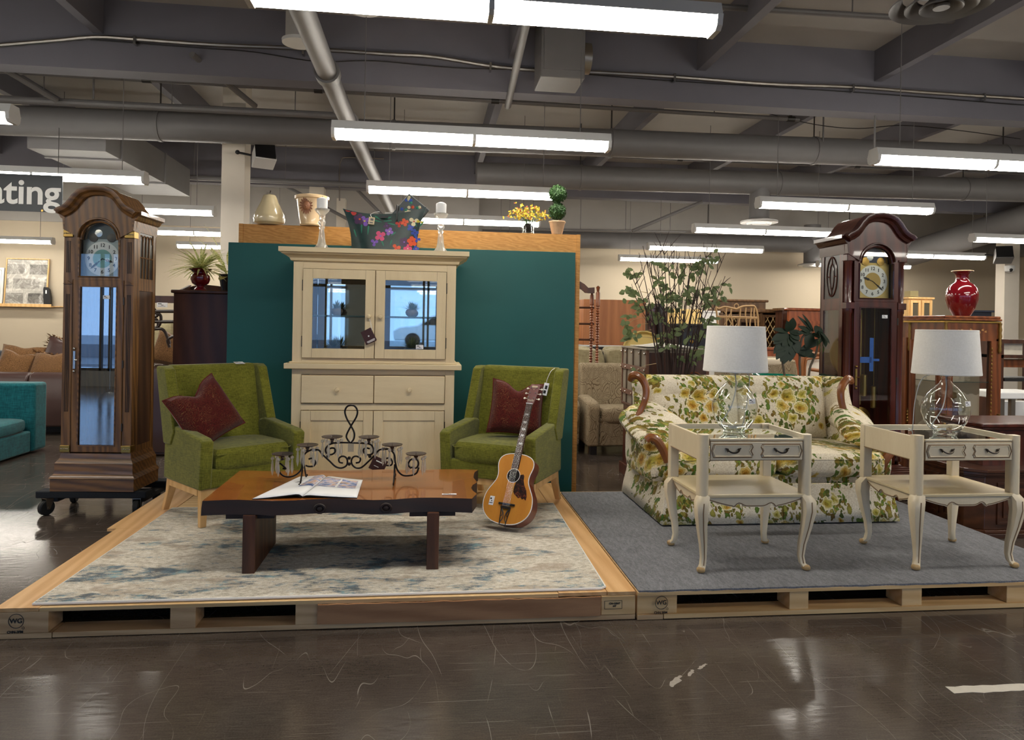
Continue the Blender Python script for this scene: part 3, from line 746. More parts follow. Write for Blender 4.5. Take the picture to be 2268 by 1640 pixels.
t = thing('wooden_platform', 'raw wooden pallet platform under the rug and green armchairs', 'platform', (0, 0, 0))
XL, XR, YF, YB = -2.045, 1.115, 3.66, 6.27
m = MB()
m.box(XL - .0, XL + .2, YF, 5.0, DZ - .018, DZ); m.box(XL - .06, XL + .2, 5.003, YB, DZ - .018, DZ)
m.obj('edge_sheet', M['pine_y'], t, smooth=0)
m = MB(); m.box(XL + .203, .7, YF, YB, DZ - .02, DZ - .002); m.obj('deck_sheet', M['pine'], t, smooth=0)
box(.703, .96, YF + .004, YB, DZ - .018, DZ).obj('edge_sheet', M['pine_y'], t, smooth=0)
box(.964, XR, YF + .0, YB - .02, DZ - .018, DZ).obj('edge_sheet', M['pine_y'], t, smooth=0)
def block(t, x0, x1, y0=YF, y1=None, z0=.028, z1=.13, mat='palletwood'):
    return box(x0, x1, y0, y1 or y0 + .14, z0, z1).obj('stringer_block', M[mat], t, smooth=0, bev=.003)
block(t, XL - .02, -1.80); block(t, -1.24, -1.12); block(t, -.64, -.53)
m = MB(); m.box(-1.78, XR - .0, YF, YF + .12, .004, .028); m.obj('bottom_board', M['palletwood'], t, smooth=0)
box(XL - .02, -1.785, YF, YF + .12, .002, .027).obj('bottom_board', M['palletwood'], t, smooth=0)
box(.93, XR, YF - .002, YF + .14, .03, .13).obj('stringer_block', M['pine'], t, smooth=0, bev=.003)
# ragged plywood fascia
n = 30; a0, a1 = -.53, .925
out = [(a0 + (a1 - a0) * i / n, .13 + rnd.uniform(-.003, .002)) for i in range(n + 1)] + [(a1 + .0, .03)] + [(a1 - (a1 - a0) * i / 12, .030 + rnd.uniform(-.002, .002)) for i in range(1, 13)]
MB().prism(out, YF - .012, YF).obj('fascia_board', M['plyfront'], t, smooth=0)
for x in (XL, XR - .05): box(x, x + .05, YF + .16, YB - .04, .003, .13).obj('stringer_block', M['palletwood'], t, smooth=0)
stamp(t, -1.945, YF - .001, .088, .034, 'CHN-3FM')
p = on_y(1357, 1340, YF)
txt('CN-GSHT\nHT', .014, M['ink'], 'stamp_letters', t, (p.x + .01, YF - .004, p.z), bold=.0003)
m = MB(); m.t = T((0, YF - .003, 0)); x, z = p.x, p.z
for q in ((x - .045, x + .05, z - .022, z - .0205), (x - .045, x + .05, z + .0205, z + .022), (x - .045, x - .0435, z - .022, z + .022), (x + .0485, x + .05, z - .022, z + .022)): m.box(q[0], q[1], -.001, .001, q[2], q[3])
m.obj('stamp_ring', M['ink'], t, smooth=0)

t = thing('carpeted_platform', 'low pallet platform with grey-blue carpet under the floral sofa', 'platform')
XL2, XR2, YB2 = 1.125, 3.86, 5.92
box(XL2, XR2, YF - .015, YB2, DZ - .02, DZ - .002).obj('deck_sheet', M['pine'], t, smooth=0)
block(t, XL2, 1.345, mat='pine')
for a, b in ((1.98, 2.09), (2.64, 2.76), (3.28, 3.39)): block(t, a, b, mat='pine')
box(1.27, XR2, YF - .01, YF + .12, .004, .028).obj('bottom_board', M['pine'], t, smooth=0)
box(XL2, 1.265, YF - .01, YF + .12, .002, .027).obj('bottom_board', M['palletwood'], t, smooth=0)
for x in (XL2 + .03, XR2 - .04): box(x - .03, x + .03, YF + .16, YB2 - .05, .003, .13).obj('stringer_block', M['palletwood'], t, smooth=0)
stamp(t, 1.255, YF - .011, .09, .034, 'CHN 98M')
cp = MB()
n = 60
cp.prism([(XL2 + .005, YB2 - .05), (XL2 + .005, YF - .012)] + [(XL2 + (XR2 - XL2) * i / n, YF - .014 + rnd.uniform(-.004, .004)) for i in range(1, n)] + [(XR2 + .01, YF - .01), (XR2 + .01, YB2 - .03)], DZ - .002, DZ + .008, 'z')
o = cp.obj('felt_carpet', M['felt'], smooth=0); tag(o, 'grey-blue felt carpet laid over the pallet platform under the side tables', 'carpet')
CZ = DZ + .008

# rug
n = 40
RX0, RX1, RY0, RY1 = -1.885, .965, 3.69, 5.49
pts = [(RX0, RY0), (RX1 - .03, RY0 + .005), (RX1, RY0 + .03), (RX1 + .03, RY1), (RX0 + .03, RY1)]
t = thing('area_rug', 'cream rug with distressed blue blotches under the coffee table', 'rug')
MB().prism(pts, DZ + .0005, DZ + .012, 'z').obj('pile', M['rug'], t, smooth=0)
m = MB(); m.tube([(x, y, DZ + .007) for x, y in pts], .007, 6, closed=True); m.obj('binding', M['shade'], t)
RZ = DZ + .0125

# ---------------------------------------------------------------- partition and teal board
t = thing('oak_partition', 'tall oak veneer partition standing behind the teal board', 'partition', (0, 6.42, 0))
xs = [-1.66, -.15, 1.375]
box(xs[0] + .03, xs[2] - .03, .006, .1, .1, 2.40).obj('veneer_panel', M['oak_ply'], t, smooth=0)
for x in (xs[0], -.17, xs[2] - .035): box(x, x + .035, 0, .11, 0, 2.402).obj('edge_strip', M['oak_ply'], t, smooth=0)
box(xs[0] + .035, xs[2] - .035, .0, .11, 0, .1).obj('base_rail', M['oak_ply'], t, smooth=0)
o = box(-1.735, 1.325, 6.385, 6.41, .02, 2.232).obj('teal_board', M['teal_board'], smooth=0, bev=.002)
tag(o, 'dark teal painted board behind the cream hutch', 'panel')

# ---------------------------------------------------------------- hutch
HX, HY = -.43, 5.80      # centre x, body front
t = hutch = thing('china_hutch', 'cream glazed two-door china hutch with drawers in front of the teal board', 'hutch', (HX, HY, DZ))
W = .645; D = .42; HT = 1.985      # half width, depth, top of body
Zm0, Zm1 = 1.03, 1.075       # waist ledge
C, CH = M['cream'], M['cream_h']
for s in (-1, 1):
    box(min(s * W, s * (W - .075)), max(s * W, s * (W - .075)), 0, .03, 0, HT - .1).obj('face_stile', C, t, smooth=0, bev=.003)
    box(min(s * W, s * (W - .02)), max(s * W, s * (W - .02)), .03, D, 0, HT - .1).obj('side_panel', C, t, smooth=0)
I = W - .075
for z0, z1 in ((0, .1), (.70, .75), (.985, Zm0), (Zm1, 1.115), (1.83, 1.89)): box(-I, I, .002, .03, z0, z1).obj('face_rail', CH, t, smooth=0)
box(-.012, .012, .006, .03, .75, .985).obj('face_rail', C, t, smooth=0)
box(-W - .055, W + .055, -.05, D, Zm0, Zm1).obj('waist_ledge', CH, t, bev=.006)
box(-W - .02, W + .02, -.02, D, Zm1, Zm1 + .012).obj('waist_ledge', CH, t, bev=.004)
m = MB(); cr = [(0, 1.885), (-.02, 1.89), (-.03, 1.91), (-.06, 1.93), (-.085, 1.945), (-.085, 1.955), (-.1, 1.955), (-.1, 1.99), (D, 1.99), (D, 1.885)]
rings = []
for s in (-1, 1):
    pass
def crown(m, prof, W, D, top):
    # profile list of (outset, z), wrapped round front and both sides
    r = []
    for o, z in prof: r.append([(-W - o, D, z), (-W - o, -o, z), (W + o, -o, z), (W + o, D, z)])
    return m.loft(r, True)
crown(m, [(0, 1.885), (.02, 1.89), (.028, 1.91), (.05, 1.925), (.08, 1.94), (.086, 1.95), (.1, 1.952), (.1, 1.99)], W, D, 1.99); m.obj('crown_moulding', CH, t, smooth=0, bev=.002)
box(-I, I, D - .03, D - .02, .02, 1.88).obj('back_board', C, t, smooth=0)
box(-I, I, D - .036, D - .031, 1.12, 1.84).obj('back_mirror', M['mirror'], t, smooth=0)
box(-I, I, .03, D - .04, 1.08, 1.118).obj('display_floor', CH, t, smooth=0)
box(-I - .05, I + .05, .08, D - .045, 1.432, 1.44).obj('glass_shelf', plain('green_edged_glass', '#2f4a46', .1), t, smooth=0, label='dark edged glass shelf') if False else None
g = box(-I - .03, I + .03, .085, D - .045, 1.452, 1.459).obj('glass_shelf', M['glass'], t, smooth=0)
box(-I - .03, I + .03, .08, .085, 1.450, 1.461).obj('shelf_edge', plain('shelf_edge_green', '#39504c', .2), t, smooth=0)
def knob(par, x, z, y=-.0):
    m = MB(); m.t = T((x, y, z), rx=PI / 2); m.lathe([(.008, 0), (.008, .012), (.015, .018), (.019, .028), (.016, .036), (.006, .04)], 16); return m.obj('knob', C, par)
def hinge(par, x, z):
    m = MB(); m.lathe([(.005, -.035), (.005, .035)], 8, (x, -.004, z)); m.ball((x, -.004, z + .038), .006); m.ball((x, -.004, z - .038), .006); return m.obj('hinge', M['darksteel'], par)
def panel_door(x0, x1, z0, z1, glass, hs, fr=.075):
    y0, y1 = -.022, .0
    do = MB().ring(x0, x1, z0, z1, fr, y0, y1).obj('door', C, t, smooth=0, bev=.002)
    for xx in (x0 + fr, x1 - fr):
        for za, zb in ((z0, z0 + fr), (z1 - fr, z1)): box(xx - .001, xx + .001, y0 - .0006, y0 + .002, za + .003, zb).obj('joint_line', M['glaze'], do, smooth=0)
    if glass:
        box(x0 + fr, x1 - fr, y0 + .008, y0 + .012, z0 + fr, z1 - fr).obj('pane', M['glass'], do, smooth=0)
    else:
        box(x0 + fr, x1 - fr, y0 + .012, y1, z0 + fr, z1 - fr).obj('door_panel', C, do, smooth=0)
    MB().ring(x0 - .002, x1 + .002, z0 - .002, z1 + .002, .004, y0 + .016, .0025).obj('shadow_gap', M['glaze'], do, smooth=0)
    hx = x0 - .004 if hs < 0 else x1 + .004
    for z in (z0 + .13, z1 - .13): hinge(do, hx, z)
    return do
for s in (-1, 1):
    a, b = (-I + .004, -.003) if s < 0 else (.003, I - .004)
    d = panel_door(a, b, 1.118, 1.825, True, s); knob(d, s * -.035 + (0 if s < 0 else .07) if False else (-.045 if s < 0 else .045), 1.455, -.022)
    d = panel_door(a, b, .1, .695, False, s); knob(d, -.045 if s < 0 else .045, .46, -.022)
    dr = MB(); dr.box(a, b, -.02, .0, .758, .978); do = dr.obj('drawer', CH, t, smooth=0, bev=.005)
    dd = MB(); dd.box(a - .002, b + .002, -.004, .0005, .754, .982); dd.obj('shadow_gap', M['glaze'], do, smooth=0)
    knob(do, (a + b) / 2, .868, -.02)
# cords, card tags
def sticker(par, loc, w, h, rz=0, rx=0, name='price_sticker'):
    o = MB(); o.t = T(loc, rz=rz, rx=rx); o.box(-w / 2, w / 2, -.0012, 0, -h / 2, h / 2); s = o.obj(name, M['paper'], par, smooth=0)
    q = MB(); q.t = T(loc, rz=rz, rx=rx)
    for x0, x1, z0, z1 in ((-.4, -.05, .12, .3), (-.42, .3, -.3, -.22), (-.1, .12, -.1, .02)): q.box(x0 * w, x1 * w, -.0018, -.0013, z0 * h, z1 * h)
    q.obj('print_lines', M['ink'], s if name == 'price_sticker' else s, smooth=0); return s
sticker(hutch, (.36, -.017, 1.215), .06, .034)
p = on_y(825, 745, HY - .06)
t = thing('hang_tag', 'dark brown card tag hanging by a string from the hutch door knob', 'tag', tuple(p))
mbr = plain('brown_card', '#3c1c1a', .5)
m = MB(); m.t = T((-.03, 0, 0), ry=R(-28)); m.box(-.044, .044, -.001, .001, -.055, .055); card = m.obj('card', mbr, t, smooth=0)
m = MB(); m.t = T((-.03, .003, -.004), ry=R(-24)); m.box(-.044, .044, -.001, .001, -.055, .055); m.obj('card', mbr, t, smooth=0)
m = MB(); m.t = T((-.03, -.0015, 0), ry=R(-28))
for z, w_ in ((-.036, .034), (-.042, .034), (-.048, .03)): m.box(-w_, w_, -.0005, .0004, z - .0015, z + .0015)
m.ball((0, 0, .0), .006, .001, .006); m.obj('print_lines', M['white'], card, smooth=0)
m = MB(); kx, kz = HX - .045, DZ + 1.455
m.tube([(kx - p.x, HY - .05 - p.y, kz - .01 - p.z), (-.005, 0, .05), (-.01, 0, .045)], .0012, 5); m.tube([(kx - p.x + .006, HY - .05 - p.y, kz - .01 - p.z), (.0, 0, .048)], .0012, 5); m.obj('string', M['white'], t)
p = on_y(838, 1030, 5.72)
t = thing('hang_tag', 'dark brown card tag dangling low from the hutch, behind the candelabra', 'tag', tuple(p))
m = MB(); m.t = T((0, 0, .0), ry=R(25)); m.box(-.06, .06, -.001, .001, -.055, .055); card = m.obj('card', mbr, t, smooth=0)
txt('LEEWARDS', .012, M['white'], 'lettering', t, (.0, -.0025, .02), ry if False else PI / 2) if False else None
m = MB(); m.t = T((0, -.0015, 0), ry=R(25)); m.box(-.03, .035, -.0004, .0004, .02, .028); m.box(-.03, .01, -.0004, .0004, -.02, -.016); m.obj('print_lines', M['white'], card, smooth=0)
m = MB(); m.tube([(0, 0, .05), (.02, .05, .16)], .0012, 5); m.obj('string', M['white'], t)

# planters inside the hutch
def planter(x, y, z, r, label, square=False, pale=False):
    t = thing('grass_planter', label, 'planter', (x, y, z), 0, 'grass planters in the hutch')
    m = MB()
    if square: m.loft([[(s1 * r * k, s2 * r * k, h) for s1, s2 in ((-1, -1), (1, -1), (1, 1), (-1, 1))] for k, h in ((.7, 0), (1, .075), (.92, .075), (.6, .02))]); m.obj('pot', plain('grey_stone_pot', '#6d675c', .6), t, smooth=0)
    else: m.lathe([(r * .5, 0), (r * .9, r * .35), (r, r * .75), (r * .85, r * 1.1), (r * .62, r * 1.2), (r * .55, r * 1.05)], 20); m.obj('pot', plain('bronze_grey_pot', '#6f6558', .35, var=.2), t)
    m = MB(); zz = .078 if square else r * 1.1
    for i in range(110):
        a = rnd.uniform(0, 2 * PI); e = rnd.uniform(.1, 1.35); l = rnd.uniform(.05, .085) * r / .05
        d = Vector((math.cos(a) * math.sin(e), math.sin(a) * math.sin(e), math.cos(e)))
        b = Vector((0, 0, zz)) + Vector((d.x, d.y, 0)) * r * .35
        m.leaf(b, d * l, .006, bend=.1, n=2)
    m.obj('grass_tuft', M['leafp' if pale else 'leafg'], t)
SY = HY + .22
planter(HX - .33, SY, DZ + 1.46, .05, 'bronze bowl of dark grass on the glass shelf behind the knobbed tag door')
planter(HX + .285, SY, DZ + 1.46, .052, 'bronze bowl of dark grass on the glass shelf reflecting the parked car')
planter(HX - .345, SY - .06, DZ + 1.119, .062, 'square grey pot of pale grass on the hutch floor beside the brown tag', True, True)
planter(HX + .29, SY - .06, DZ + 1.119, .062, 'square grey pot of pale grass behind the price sticker on the hutch', True, True)

# ---------------------------------------------------------------- on top of the hutch
HZ = DZ + 1.99
def candlestick(x, y, label, label2):
    t = thing('candlestick', label, 'candlestick', (x, y, HZ))
    pr = [(.001, 0), (.062, 0), (.066, .006), (.05, .02), (.034, .045), (.026, .08), (.022, .13), (.018, .16), (.026, .175), (.018, .185), (.028, .205), (.03, .22), (.018, .24), (.024, .252), (.02, .268), (.03, .285), (.046, .3), (.056, .315), (.058, .325), (.05, .328), (.03, .32)]
    m = MB(); m.lathe(pr[:7], 24, flute=.04, fn=12); m.obj('foot', M['crystal'], t)
    m = MB(); m.lathe(pr[6:15], 20); m.obj('stem', M['crystal'], t)
    m = MB(); m.lathe(pr[14:], 24, flute=.03, fn=12); m.obj('cup', M['crystal'], t)
    c = thing('pillar_candle', label2, 'candle', (x, y, HZ + .326))
    m = MB(); m.lathe([(.001, 0), (.042, 0), (.043, .075), (.04, .082), (.012, .094), (.001, .096)], 24); m.obj('wax', M['white'], c)
    m = MB(); m.tube([(0, 0, .094), (.001, 0, .106)], .0015, 5); m.obj('wick', M['ink'], c)
candlestick(-.87, 5.86, 'cut-glass candlestick on the hutch in front of the lion pot', 'short white candle on the candlestick by the lion pot')
candlestick(.085, 5.88, 'cut-glass candlestick on the hutch beyond the flowered bag', 'short white candle on the candlestick beyond the flowered bag')

# flowered handbag
def bag():
    t = thing('tote_bag', 'dark tote bag printed with bright flowers on top of the hutch', 'bag', (-.37, 5.86, HZ))
    cloth = plain('dark_green_black_print', '#183430', .4, var=.8, sc=11)
    def outline(u):   # right-left half width by height
        return .262 + .075 * (u ** 2.2) - .0 * u
    def top(a):       # top edge dips in the middle
        return .30 + .055 * abs(a) ** 2.2 + .02 * a
    def fn(sg):
        def f(u, v):
            a = 2 * u - 1
            z = v * top(a)
            w = outline(v)
            y = sg * (.085 * (1 - .8 * v) * (1 - abs(a) ** 4) + .006)
            return (a * w, y, z)
        return f
    m = MB(); m.surf(fn(-1), 24, 14); f1 = fn(1); m.surf(lambda u, v: f1(1 - u, v), 24, 14)
    # sides + floor
    m.surf(lambda u, v: (-outline(v), (2 * u - 1) * -.006, v * top(-1)), 1, 14); m.surf(lambda u, v: (outline(v), (2 * u - 1) * .006, v * top(1)), 1, 14)
    m.obj('bag_body', cloth, t)
    cols = {'pk': '#e0507e', 'vi': '#7a52b4', 'or': '#e2582a', 'bl': '#2f4fb0', 'cr': '#e8dcb0', 'gr': '#1f7a5e', 'pl': '#4a2a52', 'rd': '#c0342e', 'lv': '#9a6ac4', 'ye': '#d8c83a'}
    cm = {k: plain('print_' + k, v, .5, var=.15) for k, v in cols.items()}
    keys = list(cm); m = MB(); fr = fn(-1)
    def at(x, z, off=.002):
        v = max(.01, min(.98, z / (top(x / .3) + 1e-6))); u = (x / outline(v) + 1) / 2
        q = Vector(fr(u, v)); return Vector((q.x, q.y - off, q.z))
    def petal(cx, cz, ang, L, wd, k, off=.002):
        m.mi = keys.index(k); n = 10
        ring = []
        for i in range(n):
            a = 2 * PI * i / n; lx = L / 2 * (1 + math.cos(a)); lz = wd / 2 * math.sin(a) * (1 + .3 * math.cos(a))
            ring.append(at(cx + lx * math.cos(ang) - lz * math.sin(ang), cz + lx * math.sin(ang) + lz * math.cos(ang), off))
        c = sum(ring, Vector()) / n
        m.add([tuple(p) for p in ring] + [tuple(c - Vector((0, .0015, 0)))], [(i, (i + 1) % n, n) for i in range(n)])
    def flower(cx, cz, r, k, kc, np_=5, a0=0., spread=2 * PI):
        for i in range(np_): petal(cx, cz, a0 + spread * i / np_, r, r * .8, k, .002 + .0003 * i)
        petal(cx - r * .15, cz, 0, r * .35, r * .3, kc, .005)
    for x, z, r, k, kc, n_, a in ((-.03, .115, .045, 'pk', 'lv', 4, .6), (.04, .155, .035, 'lv', 'cr', 4, 1.2), (-.075, .06, .032, 'vi', 'lv', 3, .4), (-.2, .25, .05, 'pl', 'or', 5, .2), (-.16, .235, .045, 'vi', 'ye', 4, .4), (-.27, .32, .05, 'rd', 'pl', 2, -.6),
                                 (.16, .07, .04, 'pl', 'lv', 5, 0), (.225, .08, .042, 'or', 'rd', 5, .5), (.1, .02, .036, 'or', 'rd', 3, .2), (.19, .02, .035, 'pk', 'cr', 4, .1), (.255, .025, .026, 'bl', 'or', 4, .3),
                                 (.16, .235, .035, 'or', 'rd', 4, .3), (.115, .22, .03, 'rd', 'or', 3, 2.8), (.235, .245, .042, 'cr', 'rd', 3, .4), (.285, .245, .03, 'ye', 'cr', 2, -.2), (.21, .19, .03, 'bl', 'vi', 4, .6), (.245, .15, .032, 'bl', 'pl', 4, .2), (.265, .1, .026, 'bl', 'vi', 3, .1), (.02, .2, .03, 'pl', 'vi', 4, .3)):
        flower(x, z, r, k, kc, n_, a)
    for x, z, a, L in ((-.02, .06, 1.4, .05), (.03, .11, 1.2, .04), (.055, .12, .7, .05), (-.01, .24, .1, .07), (.0, .255, .4, .06), (-.02, .23, 2.9, .08), (.02, .225, -.2, .07), (-.03, .25, 2.6, .06), (-.22, .1, 1.9, .07), (-.18, .13, 1.6, .09), (-.13, .12, 1.5, .08), (.28, .2, 1., .07), (.26, .2, 2., .06), (0, .03, 1.9, .05), (.05, .04, 1.3, .05)): petal(x, z, a, L, .012, 'gr', .0015)
    m.obj('flower_print', [cm[k] for k in keys], t)
    m = MB(); m.tube(bez([(.1, -.02, .33), (.105, -.035, .37), (.1, -.05, .31), (.1, -.055, .24)], 5), .012, 6, sy=.3); m.obj('strap', M['black'], t)
    m = MB(); m.box(-.03, .03, -.061, -.058, .262, .278); m.obj('name_plate', M['black'], t, smooth=0)
    m = MB(); m.t = T((-.1, -.075, .235), ry=R(6)); m.box(-.024, .024, -.001, .001, -.03, .028); tg = m.obj('price_tag', M['cream'], t, smooth=0)
    m = MB(); m.t = T((-.1, -.0765, .235), ry=R(6)); m.box(-.014, .012, -.0005, .0005, -.02, -.012); m.box(-.01, .014, -.0005, .0005, .0, .018); m.obj('print_lines', M['greyink'], tg, smooth=0)
    m = MB(); m.tube([(-.1, -.075, .262), (-.115, -.03, .29), (-.08, -.03, .31), (-.04, -.02, .318)], .002, 5); m.obj('string', M['white'], t)
bag()
t = thing('zip_pouch', 'small dark pouch with printed flowers sticking up behind the tote bag', 'pouch', (-.17, 5.99, HZ))
m = MB(); pw = plain('pouch_print', '#1c2a2c', .4, var=.6, sc=12)
m.t = T((0, 0, .34), ry=R(38)); m.box(-.11, .11, -.012, .012, -.34, .12); m.obj('pouch_body', pw, t, bev=.008)
cl = [plain('pouch_flower_a', '#d8cfa8', .5), plain('pouch_flower_b', '#d2502c', .5), plain('pouch_flower_c', '#2f4fa8', .5), plain('pouch_flower_d', '#1f7a5e', .5)]
m = MB()
for i in range(26):
    m.mi = i % 4; x, z = rnd.uniform(-.09, .09), rnd.uniform(-.04, .1)
    m.t = T((0, 0, .34), ry=R(38)) @ T((x, -.0135, z), rx=PI / 2)
    m.lathe([(.001, .002), (.012, 0), (.014, -.001)], 8)
m.obj('flower_print', cl, t)

# ---------------------------------------------------------------- on top of the partition
PT = 2.403; PYc = 6.475
t = thing('ceramic_pear', 'large pale ceramic pear on top of the oak partition', 'ornament', (-1.415, PYc, PT))
m = MB(); m.lathe([(.001, .002), (.1, 0), (.128, .02), (.135, .05), (.128, .09), (.1, .15), (.075, .2), (.062, .24), (.05, .262), (.02, .275), (.004, .272)], 28); m.obj('pear_body', plain('pearl_cream_glaze', '#cdbd98', .22, var=.12, sc=5, coat=.5), t)
m = MB(); m.tube([(0, 0, .27), (.002, 0, .285), (.006, 0, .305)], [.003, .003, .005], 6); m.leaf((0, 0, .282), (-.03, -.01, .01), .012); m.obj('pear_stem', M['twig'], t)
t = thing('planter_pot', 'tall cream glazed pot with a moulded lion face on the partition', 'pot', (-1.05, PYc, PT))
m = MB(); m.lathe([(.001, 0), (.1, 0), (.105, .012), (.102, .02), (.118, .13), (.132, .235), (.147, .24), (.15, .262), (.14, .268), (.12, .25), (.11, .1), (.02, .05)], 32); m.obj('pot_body', M['terracotta'], t)
m = MB(); c = Vector((-.03, -.128, .165)); LS = 1.55; br = plain('brown_washed_relief', '#8a5a3c', .5, var=.4, sc=60)
for i in range(16):
    a = 2 * PI * i / 16; m.leaf(c + Vector((math.cos(a) * .016, 0, math.sin(a) * .02)) * LS, Vector((math.cos(a) * .022, .003, math.sin(a) * .03)) * LS, .018, up=(0, -1, 0), bend=-.1)
m.ball(c, .034, .012, .042); m.ball(c + Vector((0, -.01, -.006)), .007, .008, .01); m.ball(c + Vector((-.009, -.008, .008)), .004); m.ball(c + Vector((.009, -.008, .008)), .004); m.ball(c + Vector((0, -.008, -.018)), .01, .004, .005)
m.obj('lion_mask', br, t)
t = thing('orchid_vase', 'clear glass vase of small yellow orchids on the partition', 'flower vase', (.895, PYc, PT))
m = MB(); m.lathe([(.001, 0), (.056, 0), (.056, .12), (.052, .12), (.052, .008)], 20); m.obj('vase', M['blown'], t)
m = MB(); m.ball((0, 0, .05), .048, .048, .045); m.obj('moss', M['dirt'], t)
yl = [plain('yellow_petal', '#d8bc34', .5, var=.25), plain('rust_petal', '#a04a26', .5), M['leafg']]
m = MB()
for i in range(22):
    a = rnd.uniform(0, 2 * PI); el = rnd.uniform(.1, 1.3); L = rnd.uniform(.1, .2)
    e = Vector((math.cos(a) * math.sin(el) * .95, math.sin(a) * math.sin(el) * .4, math.cos(el) * .8 + .1)) * L + Vector((0, 0, .09))
    m.mi = 2; m.tube(bez([(0, 0, .06), (e.x * .5, e.y * .5, e.z * .8), tuple(e)], 4), .002, 4)
    for j in range(6):
        q = e + Vector((rnd.gauss(0, .02), rnd.gauss(0, .012), rnd.gauss(0, .016)))
        for k in range(4):
            b = rnd.uniform(0, 6.28); m.mi = 1 if rnd.random() < .2 else 0
            m.leaf(q, (math.cos(b) * .016, rnd.uniform(-.01, .006), math.sin(b) * .016), .013, up=(0, -1, 0), n=2)
m.mi = 2
for a in (-2.6, -.6, .3): m.leaf((0, -.02, .1), (math.cos(a) * .08, -.02, math.sin(a) * .06), .03)
m.obj('blossom_sprays', yl, t)
t = thing('topiary', 'double-ball boxwood topiary in a pale pot on the partition', 'topiary', (1.165, PYc, PT))
m = MB(); m.lathe([(.001, 0), (.048, 0), (.07, .1), (.078, .112), (.076, .122), (.06, .122), (.05, .11)], 16, flute=.03, fn=8); m.obj('pot', plain('pale_bark_pot', '#c9a682', .7, var=.2, sc=30), t)
m = MB(); m.tube([(0, 0, .1), (0, 0, .42)], .008, 6); m.obj('stem', M['twig'], t)
for z, r in ((.215, .082), (.375, .086)):
    m = MB(); m.ball((0, 0, z), r * .86, n=14, m=9)
    for i in range(520):
        u = rnd.uniform(-1, 1); a = rnd.uniform(0, 2 * PI); s = math.sqrt(1 - u * u); d = Vector((s * math.cos(a), s * math.sin(a), u))
        q = d * r * .84 + Vector((0, 0, z)); e = (d + Vector((rnd.gauss(0, .6), rnd.gauss(0, .6), rnd.gauss(0, .6)))).normalized() * .02
        m.leaf(q, e, .011, up=tuple(d), n=2)
    m.obj('leaf_ball', M['greenbox'], t)
# ---------------------------------------------------------------- green armchairs
def armchair(name, label, loc, rz, tagside):
    t = thing(name, label, 'armchair', loc, rz)
    G = M['green_fab']; W = .385
    # body: local front = -y
    m = MB(); m.prism([(-.30, .25), (-.285, .37), (.27, .37), (.27, .25)], -W + .07, W - .07, 'x'); m.obj('seat_base', G, t, bev=.02, seg=3)
    m = MB(); m.box(-W + .02, W - .02, -.30, -.255, .25, .38); m.obj('front_apron', G, t, bev=.012, seg=3)
    for s in (-1, 1):
        a, b = sorted((s * W, s * (W - .085)))
        m = MB(); m.prism([(-.305, .25), (-.335, .575), (-.29, .595), (.13, .64), (.2, .625), (.27, .5), (.28, .25)], a, b, 'x'); m.obj('armrest', G, t, bev=.014, seg=3)
    # back with wings
    m = MB(); m.prism([(.14, .30), (.27, .30), (.42, 1.04), (.40, 1.055), (.33, 1.055), (.31, 1.04)], -W + .06, W - .06, 'x'); m.obj('backrest', G, t, bev=.02, seg=3)
    for s in (-1, 1):
        a, b = sorted((s * (W + .01), s * (W - .065)))
        m = MB(); m.prism([(.09, .60), (.15, .5), (.27, .5), (.42, 1.03), (.405, 1.05), (.30, 1.05), (.255, 1.03)], a, b, 'x'); m.obj('wing', G, t, bev=.016, seg=3)
    m = MB(); m.sq((0, -.055, .435), (.60, .53, .17), 7, 8, 4); m.obj('seat_cushion', G, t)
    m = MB(); m.tube([(x, y, .475) for x, y in ((-.292, .18), (-.296, -.28), (-.27, -.312), (.27, -.312), (.296, -.28), (.292, .18))], .005, 6); m.obj('cushion_piping', G, t)
    L = M['paleleg']
    for s in (-1, 1):
        m = MB(); x = s * (W - .045)
        m.loft([[(x - .028, -.29, .26), (x + .028, -.29, .26), (x + .028, -.24, .26), (x - .028, -.24, .26)], [(x - .022 + s * .01, -.30, 0), (x + .02 + s * .01, -.30, 0), (x + .02 + s * .01, -.262, 0), (x - .022 + s * .01, -.262, 0)]]); m.obj('leg', L, t, smooth=0, bev=.004)
        m = MB()
        m.loft([[(x - .028, .2, .26), (x + .028, .2, .26), (x + .028, .26, .26), (x - .028, .26, .26)], [(x - .026, .24, .15), (x + .026, .24, .15), (x + .026, .285, .15), (x - .026, .285, .15)], [(x - .02, .33, 0), (x + .02, .33, 0), (x + .02, .37, 0), (x - .02, .37, 0)]]); m.obj('leg', L, t, smooth=0, bev=.004)
        box(min(s * (W - .015), s * (W - .05)), max(s * (W - .015), s * (W - .05)), -.24, .22, .205, .252).obj('frame_rail', L, t, smooth=0)
    box(-W + .06, W - .06, -.285, -.25, .205, .252).obj('frame_rail', L, t, smooth=0)
    if tagside == 0:
        sticker(t, (.2, .335, 1.058), .075, .05, rx=R(-75))
    else:
        m = MB(); m.tube(bez([(.31, .30, 1.055), (.29, .26, 1.03), (.27, .235, .97), (.265, .23, .94)], 5), .002, 5); m.obj('tag_string', M['white'], t)
        m = MB(); m.t = T((.262, .222, .89), ry=R(8), rx=R(-15)); m.box(-.02, .02, -.002, .002, -.05, .05); tg = m.obj('price_tag', M['paper'], t, smooth=0)
        m = MB(); m.t = T((.262, .2195, .89), ry=R(8), rx=R(-15)); m.box(-.012, .008, -.001, .0, -.035, -.01); m.box(-.008, .012, -.001, .0, .0, .03); m.obj('print_lines', M['ink'], tg, smooth=0)
    return t
LCH = armchair('armchair', 'olive green winged armchair beside the oak tall clock', (-1.405, 5.40, RZ + .0005), R(41), 0)
